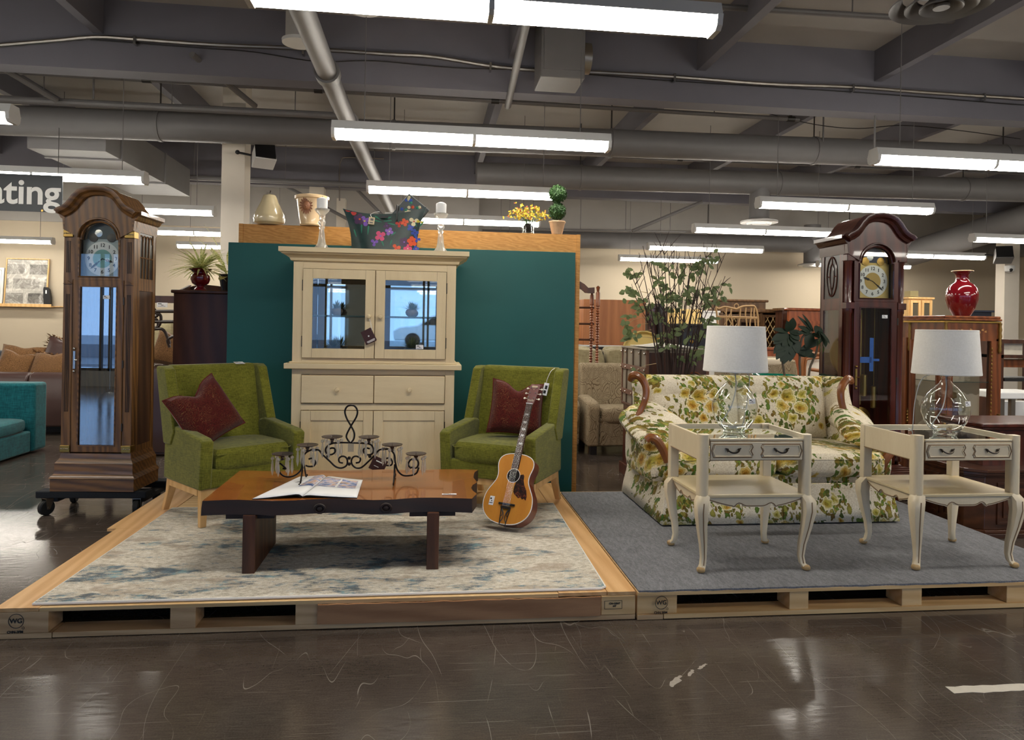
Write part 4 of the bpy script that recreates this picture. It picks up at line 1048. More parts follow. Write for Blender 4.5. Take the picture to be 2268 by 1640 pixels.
RCH = armchair('armchair', 'olive green winged armchair with the guitar leaning on it', (.59, 5.47, RZ + .0005), R(-29), 1)
def pillow(label, chair, lx, ly, lz, rx, ry, rz, s=.42, chop=.16):
    t = thing('throw_pillow', label, 'cushion')
    cz = chair.rotation_euler.z
    base = Matrix.Translation(chair.location) @ Matrix.Rotation(cz, 4, 'Z') @ T((lx, ly, lz), rz=rz, ry=ry, rx=rx)
    m = MB(); cushion_mesh(m, s, s, .2, chop, 16); m.t = None
    k = len(m.f) // 2; m.m = [0] * k + [1] * (len(m.f) - k)
    o = m.obj('cover', [M['paisley_red'], M['plainred']], t)
    r = []
    q = MB(); q.tube([(x, 0, z) for x, z in pillow_edge(s, chop)], .005, 5, closed=True); q.obj('piping', M['plainred'], t)
    t.matrix_world = base
    return t
def pillow_edge(s, chop):
    out = []
    n = 10
    for a, b in [(-1 + 2 * i / n, -1) for i in range(n)] + [(1, -1 + 2 * i / n) for i in range(n)] + [(1 - 2 * i / n, 1) for i in range(n)] + [(-1, 1 - 2 * i / n) for i in range(n)]:
        pin = 1 - .09 * (1 - a * a) * (b * b); pin2 = 1 - .09 * (1 - b * b) * (a * a)
        x = a * s / 2 * pin2; z = b * s / 2 * pin; z -= chop * s * math.exp(-(a / .33) ** 2) * max(0, (b + .3) / 1.3) ** 2; x *= 1 - .06 * chop * 4 * max(0, b)
        out.append((x, z + s / 2))
    return out
pillow('wine red paisley pillow with a dented top on the green chair near the clock', LCH, -.10, -.02, .54, R(-22), R(-24), R(12), .44)
pillow('wine red paisley pillow standing behind the guitar neck', RCH, .08, .02, .54, R(-18), R(6), R(26), .43)

# ---------------------------------------------------------------- live-edge coffee table
t = thing('coffee_table', 'live-edge slab coffee table with two plank legs on the rug', 'coffee table', (0, 0, RZ))
ZT = .56 - RZ; x0, x1, y0, y1 = -1.215, .262, 4.02, 4.86
def jit(a): return rnd.uniform(-a, a)
front = [(x0 + (x1 - x0) * i / 24, y0 + .035 + .02 * math.sin(i * .7) + jit(.006)) for i in range(25)]
right = [(x1 + .012 * math.sin(i * 1.4) + .01 + jit(.01) + i * .006, y0 + .06 + (y1 - y0 - .08) * i / 10) for i in range(11)]
back = [(x1 + .04 - (x1 - x0 + .05) * i / 20, y1 + .012 * math.sin(i) + jit(.004)) for i in range(21)]
top = front + right[1:] + back[1:]
low = [(x, y - (.022 if y < y0 + .1 else 0)) for x, y in top]
m = MB(); m.mi = 0
n = len(top)
m.add([(x, y, ZT) for x, y in top], [tuple(range(n))])
m.mi = 1; m.loft([[(x, y, ZT) for x, y in top], [(x * 1.001, y - (.012 if y < y0 + .1 else -.004) + jit(.002), ZT - .035) for x, y in top], [(x, y, ZT - .075 + jit(.002)) for x, y in low]], False); m.add([(x, y, ZT - .0749) for x, y in low], [tuple(range(n - 1, -1, -1))])
slab = m.obj('slab_top', [M['slab_top'], M['slab_dark']], t, smooth=30)
for px in (708, 855):
    p = on_y(px, 1122, 4.02); q = MB(); q.ball((p.x, 4.025, ZT - .042), .022, .014, .018, 12, 6); q.tube([(p.x + .027 * math.cos(a), 4.02, ZT - .042 + .022 * math.sin(a)) for a in [2 * PI * i / 14 for i in range(14)]], .008, 6, closed=True); q.obj('wood_knot', M['slab_dark'], t)
for lx in (-.995, .01):
    MB().box(lx, lx + .068, 4.03, 4.58, 0, ZT - .076).obj('leg', M['slab_leg'], t, smooth=0, bev=.004)
    box(lx - .1, lx + .16, 4.07, 4.11, ZT - .105, ZT - .076).obj('brace', M['slab_dark'], t, smooth=0)
    box(lx - .1, lx + .16, 4.5, 4.54, ZT - .105, ZT - .076).obj('brace', M['slab_dark'], t, smooth=0)
q = on_z(995, 1096, .56); sticker(t, (q.x, q.y, ZT + .002), .085, .022, rx=R(-88), name='price_label')

# open magazine
t = thing('magazine', 'open magazine with photo pages lying on the slab coffee table', 'magazine', (0, 0, .5605))
A, B, Cc, Dd = (Vector(v) for v in ((-.955, 4.075, 0), (-.80, 4.64, 0), (-.395, 4.53, 0), (-.385, 4.075, 0)))
sp0, sp1 = Vector((-.69, 4.10, 0)), Vector((-.63, 4.60, 0))
def page(e0, e1, s0, s1, hgt):
    def fn(u, v):
        a = e0.lerp(e1, v); b = s0.lerp(s1, v); p = a.lerp(b, u)
        z = .004 + hgt * (u ** 1.4) * (1 - max(0, (u - .86) / .14) ** 2 * .75)
        return (p.x, p.y, z)
    return fn
pl = page(A, B, sp0, sp1, .022); pr = page(Dd, Cc, sp0, sp1, .014)
m = MB(); m.surf(pl, 14, 6); m.obj('page', M['paper'], t, solid=.002)
m = MB(); m.surf(lambda u, v: pr(u, v), 14, 6); m.obj('page', M['paper'], t, solid=.002)
m = MB(); m.surf(lambda u, v: (pl(u, v)[0] - .004, pl(u, v)[1] - .006, max(.001, pl(u, v)[2] - .006)), 12, 5); m.surf(lambda u, v: (pr(u, v)[0], pr(u, v)[1] - .006, max(.001, pr(u, v)[2] - .006)), 12, 5); m.obj('cover', M['ink'], t)
def photo(fn, u0, u1, v0, v1, mats):
    m = MB()
    m.surf(lambda u, v: Vector(fn(u0 + (u1 - u0) * u, v0 + (v1 - v0) * v)) + Vector((0, 0, .0022)), 8, 5)
    n = NT('magazine_photo'); f = n.noise(n.co((1, 2, 1)), 22, 3)
    n.P(col=n.ramp(f, [(.36, srgb('#2f4f8e')), (.46, srgb('#6f8fc0')), (.52, srgb('#e0d4d8')), (.62, srgb('#c8a8a0')), (.7, srgb('#d8a03a'))]), rough=.4)
    m.obj('photo', n.mat, t)
photo(pl, .62, .98, .42, .97, 0); photo(pr, .55, .97, .45, .92, 0); photo(pr, .1, .5, .45, .9, 0)
m = MB()
for v in (.72, .69, .66): m.surf(lambda u, w, v=v: Vector(pl(.3 + .16 * u, v + .012 * w)) + Vector((0, 0, .0022)), 3, 1)
m.obj('print_lines', M['greyink'], t)

# ---------------------------------------------------------------- candelabra
KY = 4.5
t = thing('candelabra', 'black scrolled iron candelabra with crystal drops on the coffee table', 'candelabra', (0, KY, 0))
def kp(x, y, dy=0):
    p = on_y(x, y, KY); return (p.x, dy, p.z)
def zc(x, y): return (560 + x / 4.536, 820 + y / 4.536)
m = MB()
def wire(pts, r=.0055): m.tube(bez([kp(*zc(x, y)) for x, y in pts], 8), r, 8)
wire([(960, 715), (940, 660), (985, 565), (1040, 470), (1050, 410), (1025, 365), (985, 355), (945, 370), (925, 420), (945, 490), (985, 560), (1018, 630), (1015, 690), (985, 728), (960, 715)])
wire([(810, 735), (900, 730), (985, 732), (1080, 735), (1160, 740)])
wire([(810, 735), (760, 755), (730, 800), (745, 840), (790, 850), (825, 825), (820, 790), (790, 785), (765, 795)])
wire([(1140, 735), (1190, 755), (1212, 800), (1200, 840), (1160, 852), (1120, 835), (1112, 800), (1140, 785), (1175, 792)])
wire([(600, 805), (660, 805), (700, 850), (770, 915), (830, 970), (890, 985), (940, 960), (950, 910), (930, 875), (895, 868), (865, 890), (870, 925), (905, 935)])
wire([(1330, 795), (1270, 805), (1220, 860), (1150, 930), (1090, 980), (1040, 985), (1000, 955), (990, 910), (1010, 875), (1045, 868), (1080, 890), (1070, 925), (1035, 935)])
wire([(300, 990), (330, 990), (270, 940), (255, 1000), (300, 1060), (370, 1075), (440, 1050), (490, 990), (500, 900), (530, 835), (600, 800), (640, 810)])
wire([(1590, 980), (1640, 985), (1665, 940), (1640, 895), (1590, 900), (1560, 950), (1590, 990)])
wire([(1330, 795), (1380, 800), (1420, 850), (1430, 920), (1450, 1000), (1500, 1055), (1570, 1062), (1640, 1040), (1668, 980)])
wire([(560, 895), (600, 890), (630, 930), (610, 965), (565, 970), (530, 960)])
wire([(1340, 890), (1375, 885), (1400, 920), (1390, 955), (1340, 960)])
for x, y in ((968, 885), (968, 945), (755, 865), (1175, 868)): m.ball(kp(*zc(x, y)), .011, n=8, m=5)
m.obj('iron_frame', M['blackiron'], t)
for (x, y), dy in (((510, 900), -.0), ((1425, 950), -.0)):
    for s in (-1, 1):
        a = kp(*zc(x, y)); m = MB(); m.tube(bez([a, (a[0], s * .04, a[2] - .06), (a[0], s * .1, .575), (a[0], s * .13, .566), (a[0], s * .14, .58)], 5), .005, 6); m.obj('foot', M['blackiron'], t)
dishm = plain('dark_pewter_dish', '#4a3f3a', .35, .7)
prism_proto = None
for cx, cy in ((298, 855), (550, 765), (797, 682), (1166, 685), (1400, 762), (1640, 853)):
    c = kp(*zc(cx, cy))
    m = MB(); m.lathe([(.001, -.004), (.035, -.002), (.063, .006), (.065, .01), (.035, .003), (.001, .001)], 28, c); m.lathe([(.012, -.03), (.008, -.02), (.014, -.01), (.004, -.003)], 10, c); m.tube([(c[0], c[1], c[2]), (c[0], c[1], c[2] + .02)], [.002, .0005], 5)
    d = m.obj('candle_dish', dishm, t)
    for i in range(6):
        a = 2 * PI * i / 6 + .3; px, py = c[0] + .058 * math.cos(a), c[1] + .058 * math.sin(a)
        m = MB(); m.ball((px, py, c[2] - .018), .0115, n=8, m=5); m.tube([(px, py, c[2] + .004), (px, py, c[2] - .012)], .001, 4)
        m.lathe([(.001, -.122), (.0095, -.09), (.005, -.032), (.001, -.028)], 6, (px, py, c[2])); m.obj('prism', M['crystal'], d, smooth=0)
a = kp(*zc(985, 770)); m = MB(); m.t = T(a); m.box(-.018, .018, -.004, -.003, -.032, .032); tg = m.obj('price_tag', plain('grey_tag_card', '#a89c84', .6), t, smooth=0)
m = MB(); m.tube([(a[0], a[1] - .003, a[2] + .03), (a[0] + .004, a[1], a[2] + .09)], .001, 4); m.obj('string', M['white'], tg)

# ---------------------------------------------------------------- guitar
def guitar():
    t = thing('acoustic_guitar', 'honey-coloured acoustic guitar leaning on the green armchair', 'guitar')
    W2 = lambda h: 0  # outline half-widths by height
    pts_h = [(0, .0), (.004, .05), (.02, .105), (.06, .155), (.11, .178), (.16, .18), (.21, .168), (.26, .14), (.295, .122), (.325, .117), (.355, .12), (.39, .13), (.42, .133), (.45, .124), (.472, .1), (.486, .06), (.49, .02), (.49, .0)]
    right = [(w, h) for h, w in pts_h]; sm = [(p[0], p[1]) for p in [(q[0], q[1]) for q in bez([(w, h, 0) for w, h in right], 3)]]
    outl = sm[:-1] + [(-w, h) for w, h in reversed(sm[1:])]
    top = NT('honey_spruce'); 
    hon = wood('honey_spruce_top', '#b8691c', '#e2a040', (2, 2, .4), 6, .5, .6, wav=.1, spec=.25)
    sid = wood('red_brown_sides', '#4a1c10', '#7a3418', (1, 1, .3), 6, .3, .8, coat=.4)
    m = MB(); n = len(outl)
    m.loft([[(x, y, z) for x, z in outl] for y in (0.001, .105)], False); m.add([(x, .105, z) for x, z in outl], [tuple(range(n))]); m.obj('sides', sid, t, smooth=50)
    m = MB(); m.add([(x, 0, z) for x, z in outl], [tuple(range(n))]); m.obj('soundboard', hon, t, smooth=0)
    m = MB(); m.tube([(x, .001, z) for x, z in outl], .0032, 6, closed=True); m.obj('binding', M['shade'], t)
    hz = .335
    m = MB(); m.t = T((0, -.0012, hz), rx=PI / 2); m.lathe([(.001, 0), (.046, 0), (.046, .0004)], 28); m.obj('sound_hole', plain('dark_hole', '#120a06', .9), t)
    m = MB(); m.t = T((0, -.002, hz), rx=PI / 2); m.tube([(.048 * math.cos(a), .048 * math.sin(a), 0) for a in [2 * PI * i / 32 for i in range(32)]], .002, 5, closed=True); m.obj('rosette', M['shade'], t)
    nm = wood('neck_dark', '#2a1712', '#4c2c20', (2, 2, .2), 9, .4, .7)
    m = MB(); m.loft([[(-.027, -.008, .385), (.027, -.008, .385), (.027, .0, .385), (-.027, .0, .385)], [(-.0235, -.012, .865), (.0235, -.012, .865), (.0235, -.004, .865), (-.0235, -.004, .865)]]); fb = m.obj('fretboard', nm, t, smooth=0)
    m = MB(); m.loft([[(-.026, .0, .48), (.026, .0, .48), (.018, .022, .48), (-.018, .022, .48)], [(-.0225, -.004, .865), (.0225, -.004, .865), (.015, .018, .865), (-.015, .018, .865)]]); m.obj('neck', sid, t, smooth=0)
    def fy(z): return -.0085 - .004 * (z - .385) / .48
    L = .62; z0 = .865
    for k in range(1, 18):
        z = z0 - L * (1 - 2 ** (-k / 12)); box(-.026, .026, fy(z) - .0008, fy(z), z - .0008, z + .0008).obj('fret', M['silver'], fb, smooth=0)
    for k in (3, 5, 7, 9, 12):
        m = MB()
        z = z0 - L * (1 - 2 ** (-(k - .5) / 12)); y = fy(z) - .0006
        for s in (-1, 1):
            m.prism([(s * .004, z - .007), (s * .011, z - .007), (s * .007, z), (s * .011, z + .007), (s * .004, z + .007)][::s], y - .0004, y)
            m.prism([(s * .014, z - .002), (s * .018, z), (s * .014, z + .002)][::s], y - .0004, y)
        m.prism([(-.0025, z - .002), (.0025, z - .002), (.0025, z + .002), (-.0025, z + .002)], y - .0004, y); m.obj('inlay', M['paper'], fb, smooth=0)
    m = MB(); m.t = T((0, -.008, .868), rx=R(-10)); hs = plain('plum_brown_headstock', '#7c5250', .35)
    m.prism([(-.024, 0), (.024, 0), (.03, .03), (.037, .15), (.03, .165), (.0, .16), (-.03, .165), (-.037, .15), (-.03, .03)], 0, .014); hd = m.obj('headstock', hs, t, smooth=0, bev=.002)
    box(-.024, .024, -.016, -.006, .863, .868).obj('nut', M['paper'], t, smooth=0)
    for i in range(3):
        for s in (-1, 1):
            m = MB(); m.t = T((0, -.008, .868), rx=R(-10)); z = .045 + .042 * i
            m.t = m.t @ T((s * .022, -.001, z), rx=PI / 2); m.lathe([(.005, 0), (.005, .008), (.003, .01)], 8); m.obj('tuner_post', M['silver'], hd)
            m = MB(); m.t = T((0, -.008, .868), rx=R(-10)); m.tube([(s * .034, .01, z), (s * .05, .01, z)], .0025, 5); m.ball((s * .056, .01, z), .009, .005, .008, 8, 5); m.obj('tuner_button', plain('ivory_button', '#e8e2d0', .4), hd)
    m = MB(); m.t = T((0, -.008, .868), rx=R(-10)); m.box(-.022, .022, -.001, -.0002, .138, .15); m.box(-.02, .02, -.001, -.0002, .131, .134); m.ball((0, -.001, .118), .004, .001, .004, 8, 4); m.obj('logo_mark', plain('faded_gold_mark', '#c8b89a', .5), hd, smooth=0)
    lg = txt('Stella', .022, plain('faded_script', '#d8ccb0', .5), 'logo_script', hd, (0, 0, 0)); lg.rotation_euler = (0, 0, 0); lg.matrix_local = T((0, -.008, .868), rx=R(-10)) @ T((.001, -.0006, .026), rx=PI / 2)
    # pickguard
    pg = NT('tortoise_pickguard'); f = pg.noise(pg.co(), 26, 3, .6, 1.5); pg.P(col=pg.ramp(f, [(.4, srgb('#160a08')), (.55, srgb('#3a1710')), (.68, srgb('#8a4420'))]), rough=.45, spec=.25)
    q = [(.047, .33), (.05, .345), (.072, .352), (.08, .342), (.083, .31), (.095, .28), (.118, .245), (.13, .205), (.128, .178), (.112, .19), (.1, .182), (.086, .196), (.07, .186), (.052, .2), (.036, .21), (.026, .225), (.024, .26), (.03, .295)]
    MB().prism(q, -.0025, -.0003).obj('pickguard', pg.mat, t, smooth=0)
    box(-.06, .06, -.012, -.0003, .128, .141).obj('bridge', M['black'], t, smooth=0, bev=.002)
    box(-.036, .036, -.015, -.012, .133, .136).obj('bridge_pin_row', M['silver'], t, smooth=0)
    m = MB(); fr = [(-.034, .112), (.034, .112), (.022, -.004), (-.022, -.004)]
    m.tube([(x, -.006, z) for x, z in fr], .004, 6, closed=True); m.box(-.036, .036, -.016, -.004, .104, .118)
    for s in (-1, 1): m.tube([(s * (.026 - .02 * math.sin(PI * i / 8)), -.006, .004 + .098 * i / 8) for i in range(9)], .003, 6); m.tube([(s * (.034 - .012 * i / 6 - .012 * math.sin(PI * i / 6)), -.006, .1 - .05 * i / 6) for i in range(7)], .0025, 5)
    m.obj('tailpiece', plain('tarnished_tailpiece', '#5a5650', .35, .9), t)
    for i in range(6):
        a = -.02 + .008 * i; m = MB(); m.tube([(a * 1.2, -.014, .118), (a * 1.15, -.0155, .136), (a * .85, -.0165, .866), (a * .9, -.012, .9)], .0007, 4); m.obj('string', M['silver'], t)
    m = MB(); m.t = T((0, .05, -.002)); m.lathe([(.008, 0), (.01, -.012), (.006, -.016)], 10); m.obj('strap_button', M['silver'], t)
    sticker(t, (-.118, -.0015, .145), .034, .062, name='price_sticker')
    # pose
    base = Vector((.515, 4.735, RZ + .053)); tip = on_y(1186, 842, 5.13)
    u = (tip - base).normalized(); front = Vector((-.62, -1, 0)); front = (front - u * front.dot(u)).normalized(); yv = -front; xv = yv.cross(u).normalized()
    mt = Matrix((xv, yv, u)).transposed().to_4x4(); mt.translation = base
    t.matrix_world = mt
guitar()
# ---------------------------------------------------------------- tall clocks
def tall_clock(label, loc, rz, sc, V, Hh, side, hands, gold):
    t = thing('grandfather_clock', label, 'clock', loc, rz)
    W, D = .27, .38; SIDE = wood('dark_side_panel', '#2c1a10', '#5e4028', (2, 2, .2), 8, .45, .8)
    m = MB(); crown(m, [(.05, 0), (.05, .095), (.058, .1), (.05, .118), (.034, .132), (.03, .15), (.03, .215), (.018, .235), (.006, .25), (0, .29)], W, D, 0); m.obj('plinth', Hh, t, smooth=25)
    for s in (-1, 1):
        # side walls with glazed window and door panel
        a, b = sorted((s * W, s * (W - .018)))
        q = MB()
        for z0, z1, w in ((.29, 1.40, 0), (1.44, 2.0, 1)):
            pass
        def yring(z0, z1, fr):
            r = lambda k, x: [(x, .05 + k, z0 + k), (x, D - k, z0 + k), (x, D - k, z1 - k), (x, .05 + k, z1 - k)]
            return MB().loft([r(0, a), r(fr, a), r(fr, b), r(0, b)], closed=True)
        yring(.29, 1.64, .05).obj('side_frame', V, t, smooth=0); yring(1.64, 2.12, .05).obj('side_frame', V, t, smooth=0)
        xx = s * (W - .008)
        if s == side or True:
            box(xx - .002, xx + .002, .10, D - .05, .34, 1.59).obj('side_pane', M['glass'] if gold and s == side else (V if gold else SIDE), t, smooth=0)
            box(xx - .002, xx + .002, .10, D - .05, 1.69, 2.07).obj('side_pane', plain('smoked_backing', '#2a211c', .3), t, smooth=0)
            f = MB(); yc = (.05 + D) / 2; x2 = s * (W - .004)
            if gold:
                f.tube([(x2, yc + .075 * math.cos(k), 1.88 + .17 * math.sin(k)) for k in [2 * PI * i / 28 for i in range(28)]], .006, 6, closed=True)
                f.tube([(x2, yc + .03 * math.cos(k), 1.88 + .11 * math.sin(k)) for k in [2 * PI * i / 28 for i in range(28)]], .005, 6, closed=True)
                for k in (-1, 1): f.tube([(x2, yc, 1.88 + k * .11), (x2, yc, 1.88 + k * .17)], .005, 6); f.tube([(x2, yc + k * .03, 1.88), (x2, yc + k * .075, 1.88)], .005, 6)
            else:
                for k in (.15, .205, .26): f.tube([(x2, k, 1.69), (x2, k, 2.0)], .006, 6)
                f.tube([(x2, .10, 1.86), (x2, D - .05, 1.86)], .006, 6)
                for k in (.1, .155, .21, .265): f.tube([(x2, k + .0275 * (1 - math.cos(g)), 1.98 + .06 * math.sin(g)) for g in [PI * i / 10 for i in range(11)]], .005, 6)
            f.obj('side_tracery', V, t)
    box(-W, W, D - .015, D, .29, 2.12).obj('back_board', V, t, smooth=0)
    box(-W + .02, W - .02, .12, D - .02, .285, .30).obj('trunk_floor', Hh, t, smooth=0)
    # corner pillars
    for s in (-1, 1):
        x = s * (W - .035)
        m = MB()
        if gold:
            m.lathe([(.034, .32), (.036, .34), (.03, .35), (.03, 1.56), (.036, 1.57), (.036, 1.63), (.03, 1.64), (.03, 1.98), (.036, 1.99), (.036, 2.05)], 20, (x, .03, 0), flute=.05, fn=10)
            m.obj('corner_pillar', V, t)
        else:
            m.box(x - .035, x + .035, .0, .06, .29, 2.06); m.obj('corner_pillar', V, t, smooth=0)
            for z0, z1 in ((.62, 1.55), (1.72, 1.97)):
                for k in (-.012, .0, .012): g = MB(); g.tube([(x + k, 0, z0), (x + k, 0, z1)], .0035, 6); g.obj('flute', plain('dark_flute', '#24140a', .5), t)
            q = MB(); q.prism([(x - .035, 1.63), (x + .035, 1.63), (x, 1.655)], -.012, .0); q.obj('collar_block', V, t, smooth=0)
        for z in ((.30, 2.0) if not gold else (2.0, 1.6)):
            q = MB(); q.box(x - .038, x + .038, -.012, .065, z, z + .055); q.obj('capital', M['brass'] if not gold else V, t, smooth=0, bev=.004)
            if not gold:
                q = MB()
                for k in range(5): q.ball((x - .028 + .014 * k, -.012, z + .028), .006, n=6, m=4)
                q.obj('bead_row', M['silver'], t)
    # front door with lower glass
    w = W - .075
    dr = MB().ring(-w, w, .30, 1.665, .05, -.004, .03).obj('door', V, t, smooth=0, bev=.004)
    MB().ring(-w + .048, w - .048, .348, 1.617, .008, -.008, .0).obj('door_bead', Hh, dr, smooth=0)
    box(-w + .05, w - .05, .008, .011, .35, 1.615).obj('pane', M['glass' if gold else 'clockglass'], dr, smooth=0)
    m = MB(); hx = -w + .022; m.box(hx - .008, hx + .008, -.012, -.004, .96, 1.1); m.ball((hx, -.012, 1.12), .01); m.ball((hx, -.012, .94), .01); m.tube([(hx, -.01, 1.03), (hx + .03, -.025, 1.03)], .004, 5); m.obj('key_plate', M['brass'] if gold else M['silver'], dr)
    for z in (.5, 1.0, 1.5): m = MB(); m.tube([(w + .004, -.004, z - .03), (w + .004, -.004, z + .03)], .006, 6); m.obj('hinge', M['darksteel'], dr)
    # dial frame: rectangle with arched head cut out of a board
    ow = w - .04
    def arch_pts(hw, zc, r, n=14): return [(r * math.cos(PI - PI * i / n), zc + r * math.sin(PI - PI * i / n)) for i in range(n + 1)]
    zs, ra = 1.985, ow - .015
    inner = [(-ow, 1.69), (-ow, zs)] + arch_pts(ow, zs, ra) + [(ow, zs), (ow, 1.69)]
    ni = len(inner)
    outer = [(-W + .07, 1.665), (-W + .07, zs)] + [(-(W - .07) + 2 * (W - .07) * i / (ni - 5), 2.15) for i in range(ni - 4)] + [(W - .07, zs), (W - .07, 1.665)]
    m = MB(); m.loft([[(x, -.002, z) for x, z in outer], [(x, -.002, z) for x, z in inner], [(x, .03, z) for x, z in inner], [(x, .03, z) for x, z in outer]], closed=True); m.obj('dial_surround', V, t, smooth=0)
    m = MB(); m.tube([(x, -.004, z) for x, z in inner], .007, 6, closed=True); m.obj('dial_bead', Hh, t)
    MB().prism(inner, .006, .009).obj('dial_pane', M['glass'], t, smooth=0)
    dp = plain('clock_dial_gold' if gold else 'clock_dial_grey', '#b8a060' if gold else '#8f9896', .4, .5)
    dial = MB().prism([(x * .97, z) for x, z in inner], .05, .06).obj('dial', dp, t, smooth=0)
    dz, rr = 1.838, ow * .88
    m = MB(); m.t = T((0, .049, dz), rx=PI / 2); m.lathe([(rr * .55, 0), (rr, 0), (rr, .001), (rr * .55, .001)], 40); m.obj('chapter_ring', plain('silvered_ring', '#c4c4be', .35, .5), dial)
    m = MB(); m.t = T((0, .048, dz), rx=PI / 2); m.lathe([(.001, 0), (rr * .54, 0), (rr * .54, .001)], 32); m.obj('dial_centre', plain('dial_centre', '#a88c48' if gold else '#6f9c98', .4, .3), dial)
    ik = M['ink']
    for k in range(1, 13):
        a = PI / 2 - k * PI / 6; txt(str(k), .04, ik, 'numeral', dial, (rr * .78 * math.cos(a), .0475, dz + rr * .78 * math.sin(a)), bold=.0006)
    for (hr, L, wd) in hands:
        a = PI / 2 - hr * PI / 6; c, s_ = math.cos(a), math.sin(a)
        m = MB(); m.tube([(0, .044, dz), (c * L * .55, .044, dz + s_ * L * .55)], .003, 5); m.leaf((c * L * .45, .043, dz + s_ * L * .45), (c * L * .55, 0, s_ * L * .55), wd, up=(0, -1, 0), bend=0, fold=0); m.ball((c * L * .5, .043, dz + s_ * L * .5), wd * .6, .002, wd * .6, 8, 4); m.obj('hand', ik, dial)
    # moon arch
    m = MB(); m.prism([(.0, zs + .005)] if False else [(x * .8, z) for x, z in arch_pts(0, zs + .01, ra)], .045, .05); mo = m.obj('moon_arch', plain('night_blue', '#1c2a44' if gold else '#3a4a50', .4), dial, smooth=0)
    for cx, cz, r in ((-.07, zs + .02, .035), (.07, zs + .02, .035), (-.03, zs + .055, .03)):
        m = MB(); m.t = T((cx, .044, cz), rx=PI / 2); m.lathe([(.001, .002), (r, 0), (r, -.001)], 20); m.obj('moon_disc', (M['brass'] if gold else M['darksteel']) if abs(cx) > .05 else M['silver'], mo)
    m = MB(); m.tube([(x * .9, .046, z + .004) for x, z in arch_pts(0, zs + .004, ra)], .008, 6); m.obj('arch_band', M['brass'] if gold else M['silver'], dial)
    # hood and bonnet
    half = [(0, 2.365), (.06, 2.36), (.115, 2.338), (.152, 2.30), (.178, 2.262), (.205, 2.23), (.24, 2.205), (.275, 2.19), (W + .015, 2.178)]
    crv = [(-x, z) for x, z in reversed(half)] + half[1:]
    n = len(crv); arch2 = [(x * 1.06, z + .012) for x, z in arch_pts(0, zs + .002, ra * 1.08, n - 3)]
    lowr = [(-W, 2.06)] + arch2 + [(W, 2.06)]
    m = MB(); m.loft([[(x * .985, -.018, z) for x, z in crv] + [], [(x, -.018, z) for x, z in lowr], [(x, .03, z) for x, z in lowr], [(x * .985, .03, z) for x, z in crv]], cap=False, wrap=False); m.obj('pediment_board', V, t, smooth=0)
    m = MB(); m.tube([(x, -.02, z) for x, z in lowr[1:-1]], .008, 6); m.obj('arch_moulding', Hh, t)
    prof = [(0, -.035), (-.02, -.032), (-.03, -.012), (-.055, .0), (-.062, .02), (-.062, .035), (.0, .042)]
    rings = []
    for i, (x, z) in enumerate(crv):
        a = Vector(crv[max(0, i - 1)]); b = Vector(crv[min(n - 1, i + 1)]); tg = (b - a).normalized(); nn = Vector((-tg.y, tg.x))
        rings.append([(x + nn.x * pz, -.018 + py, z + nn.y * pz) for py, pz in prof])
    m = MB(); m.loft(rings); m.obj('bonnet_moulding', Hh, t, smooth=30)
    m = MB(); m.loft([[(x, y, z + .03) for x, z in crv] for y in (-.02, D)], cap=False, wrap=False); m.add([(x, D, z + .03) for x, z in crv], [tuple(range(n))]) ; m.obj('roof', V, t, smooth=30)
    for s in (-1, 1):
        m = MB(); pr = [(s * (W - .01), 2.06), (s * W, 2.06), (s * (W + .004), 2.14), (s * (W + .02), 2.15), (s * (W + .035), 2.175), (s * (W + .06), 2.185), (s * (W + .06), 2.215), (s * (W - .01), 2.215)]
        m.prism(pr if s < 0 else pr[::-1], -.02, D + .02); m.obj('side_cornice', Hh, t, smooth=0)
    # works: pendulum, weights, chime rods
    m = MB(); m.tube([(0, .2, 1.6), (0, .2, .78)], .012 if gold else .006, 6); pe = m.obj('pendulum', M['brass'] if gold else M['silver'], t)
    m = MB(); m.t = T((0, .19, .66), rx=PI / 2); m.lathe([(.001, .012), (.08, .008), (.1, 0), (.1, -.006), (.001, -.008)], 32); m.obj('bob', M['brass'] if gold else M['silver'], pe)
    for i, x in enumerate((-.09, .0, .09)):
        m = MB(); m.tube([(x, .14, 1.62), (x, .14, 1.15 - .1 * i)], .0025, 4); ch = m.obj('weight_chain', M['brass'], t)
        if gold: m = MB(); m.lathe([(.001, -.2), (.024, -.19), (.024, -.01), (.001, 0)], 16, (x, .14, 1.15 - .1 * i)); m.obj('weight', M['brass'], t)
    for i in range(9):
        m = MB(); a = -.12 + .012 * i; m.tube([(a, .3, 1.35), (a + (.05 if not gold else 0), .3, .5 + .02 * i)], .002, 4); m.obj('chime_rod', M['silver'], t)
    t.scale = (sc, sc, sc)
    return t
CL = tall_clock('brown oak tall case clock standing on the black dolly', (-2.60, 5.955, .1905), R(-4), 1.0, M['dark_oak'], M['dark_oak_h'], 1, ((3.6, .085, .02), (7.6, .12, .014)), False)
sticker(CL, (.06, .002, 1.53), .05, .028)
CR = tall_clock('dark cherry tall case clock with gilt moon dial behind the sofa', (4.09, 6.1, 0.0), R(1), 1.1, M['cherry'], plain('cherry_moulding', '#3c1710', .25, var=.25, sc=12, coat=.4), -1, ((9.7, .09, .018), (4.3, .12, .012)), True)
sticker(CR, (.085, .002, 1.54), .05, .028)
tp = plain('blue_painters_tape', '#2a62b8', .7, var=.2, sc=40)
for a in ((-.17, -.02, 1.15, 1.20), (-.04, -.005, 1.08, 1.36), (-.01, .05, 1.165, 1.185)): box(a[0], a[1], .012, .0135, a[2], a[3]).obj('masking_tape', tp, CR, smooth=0)

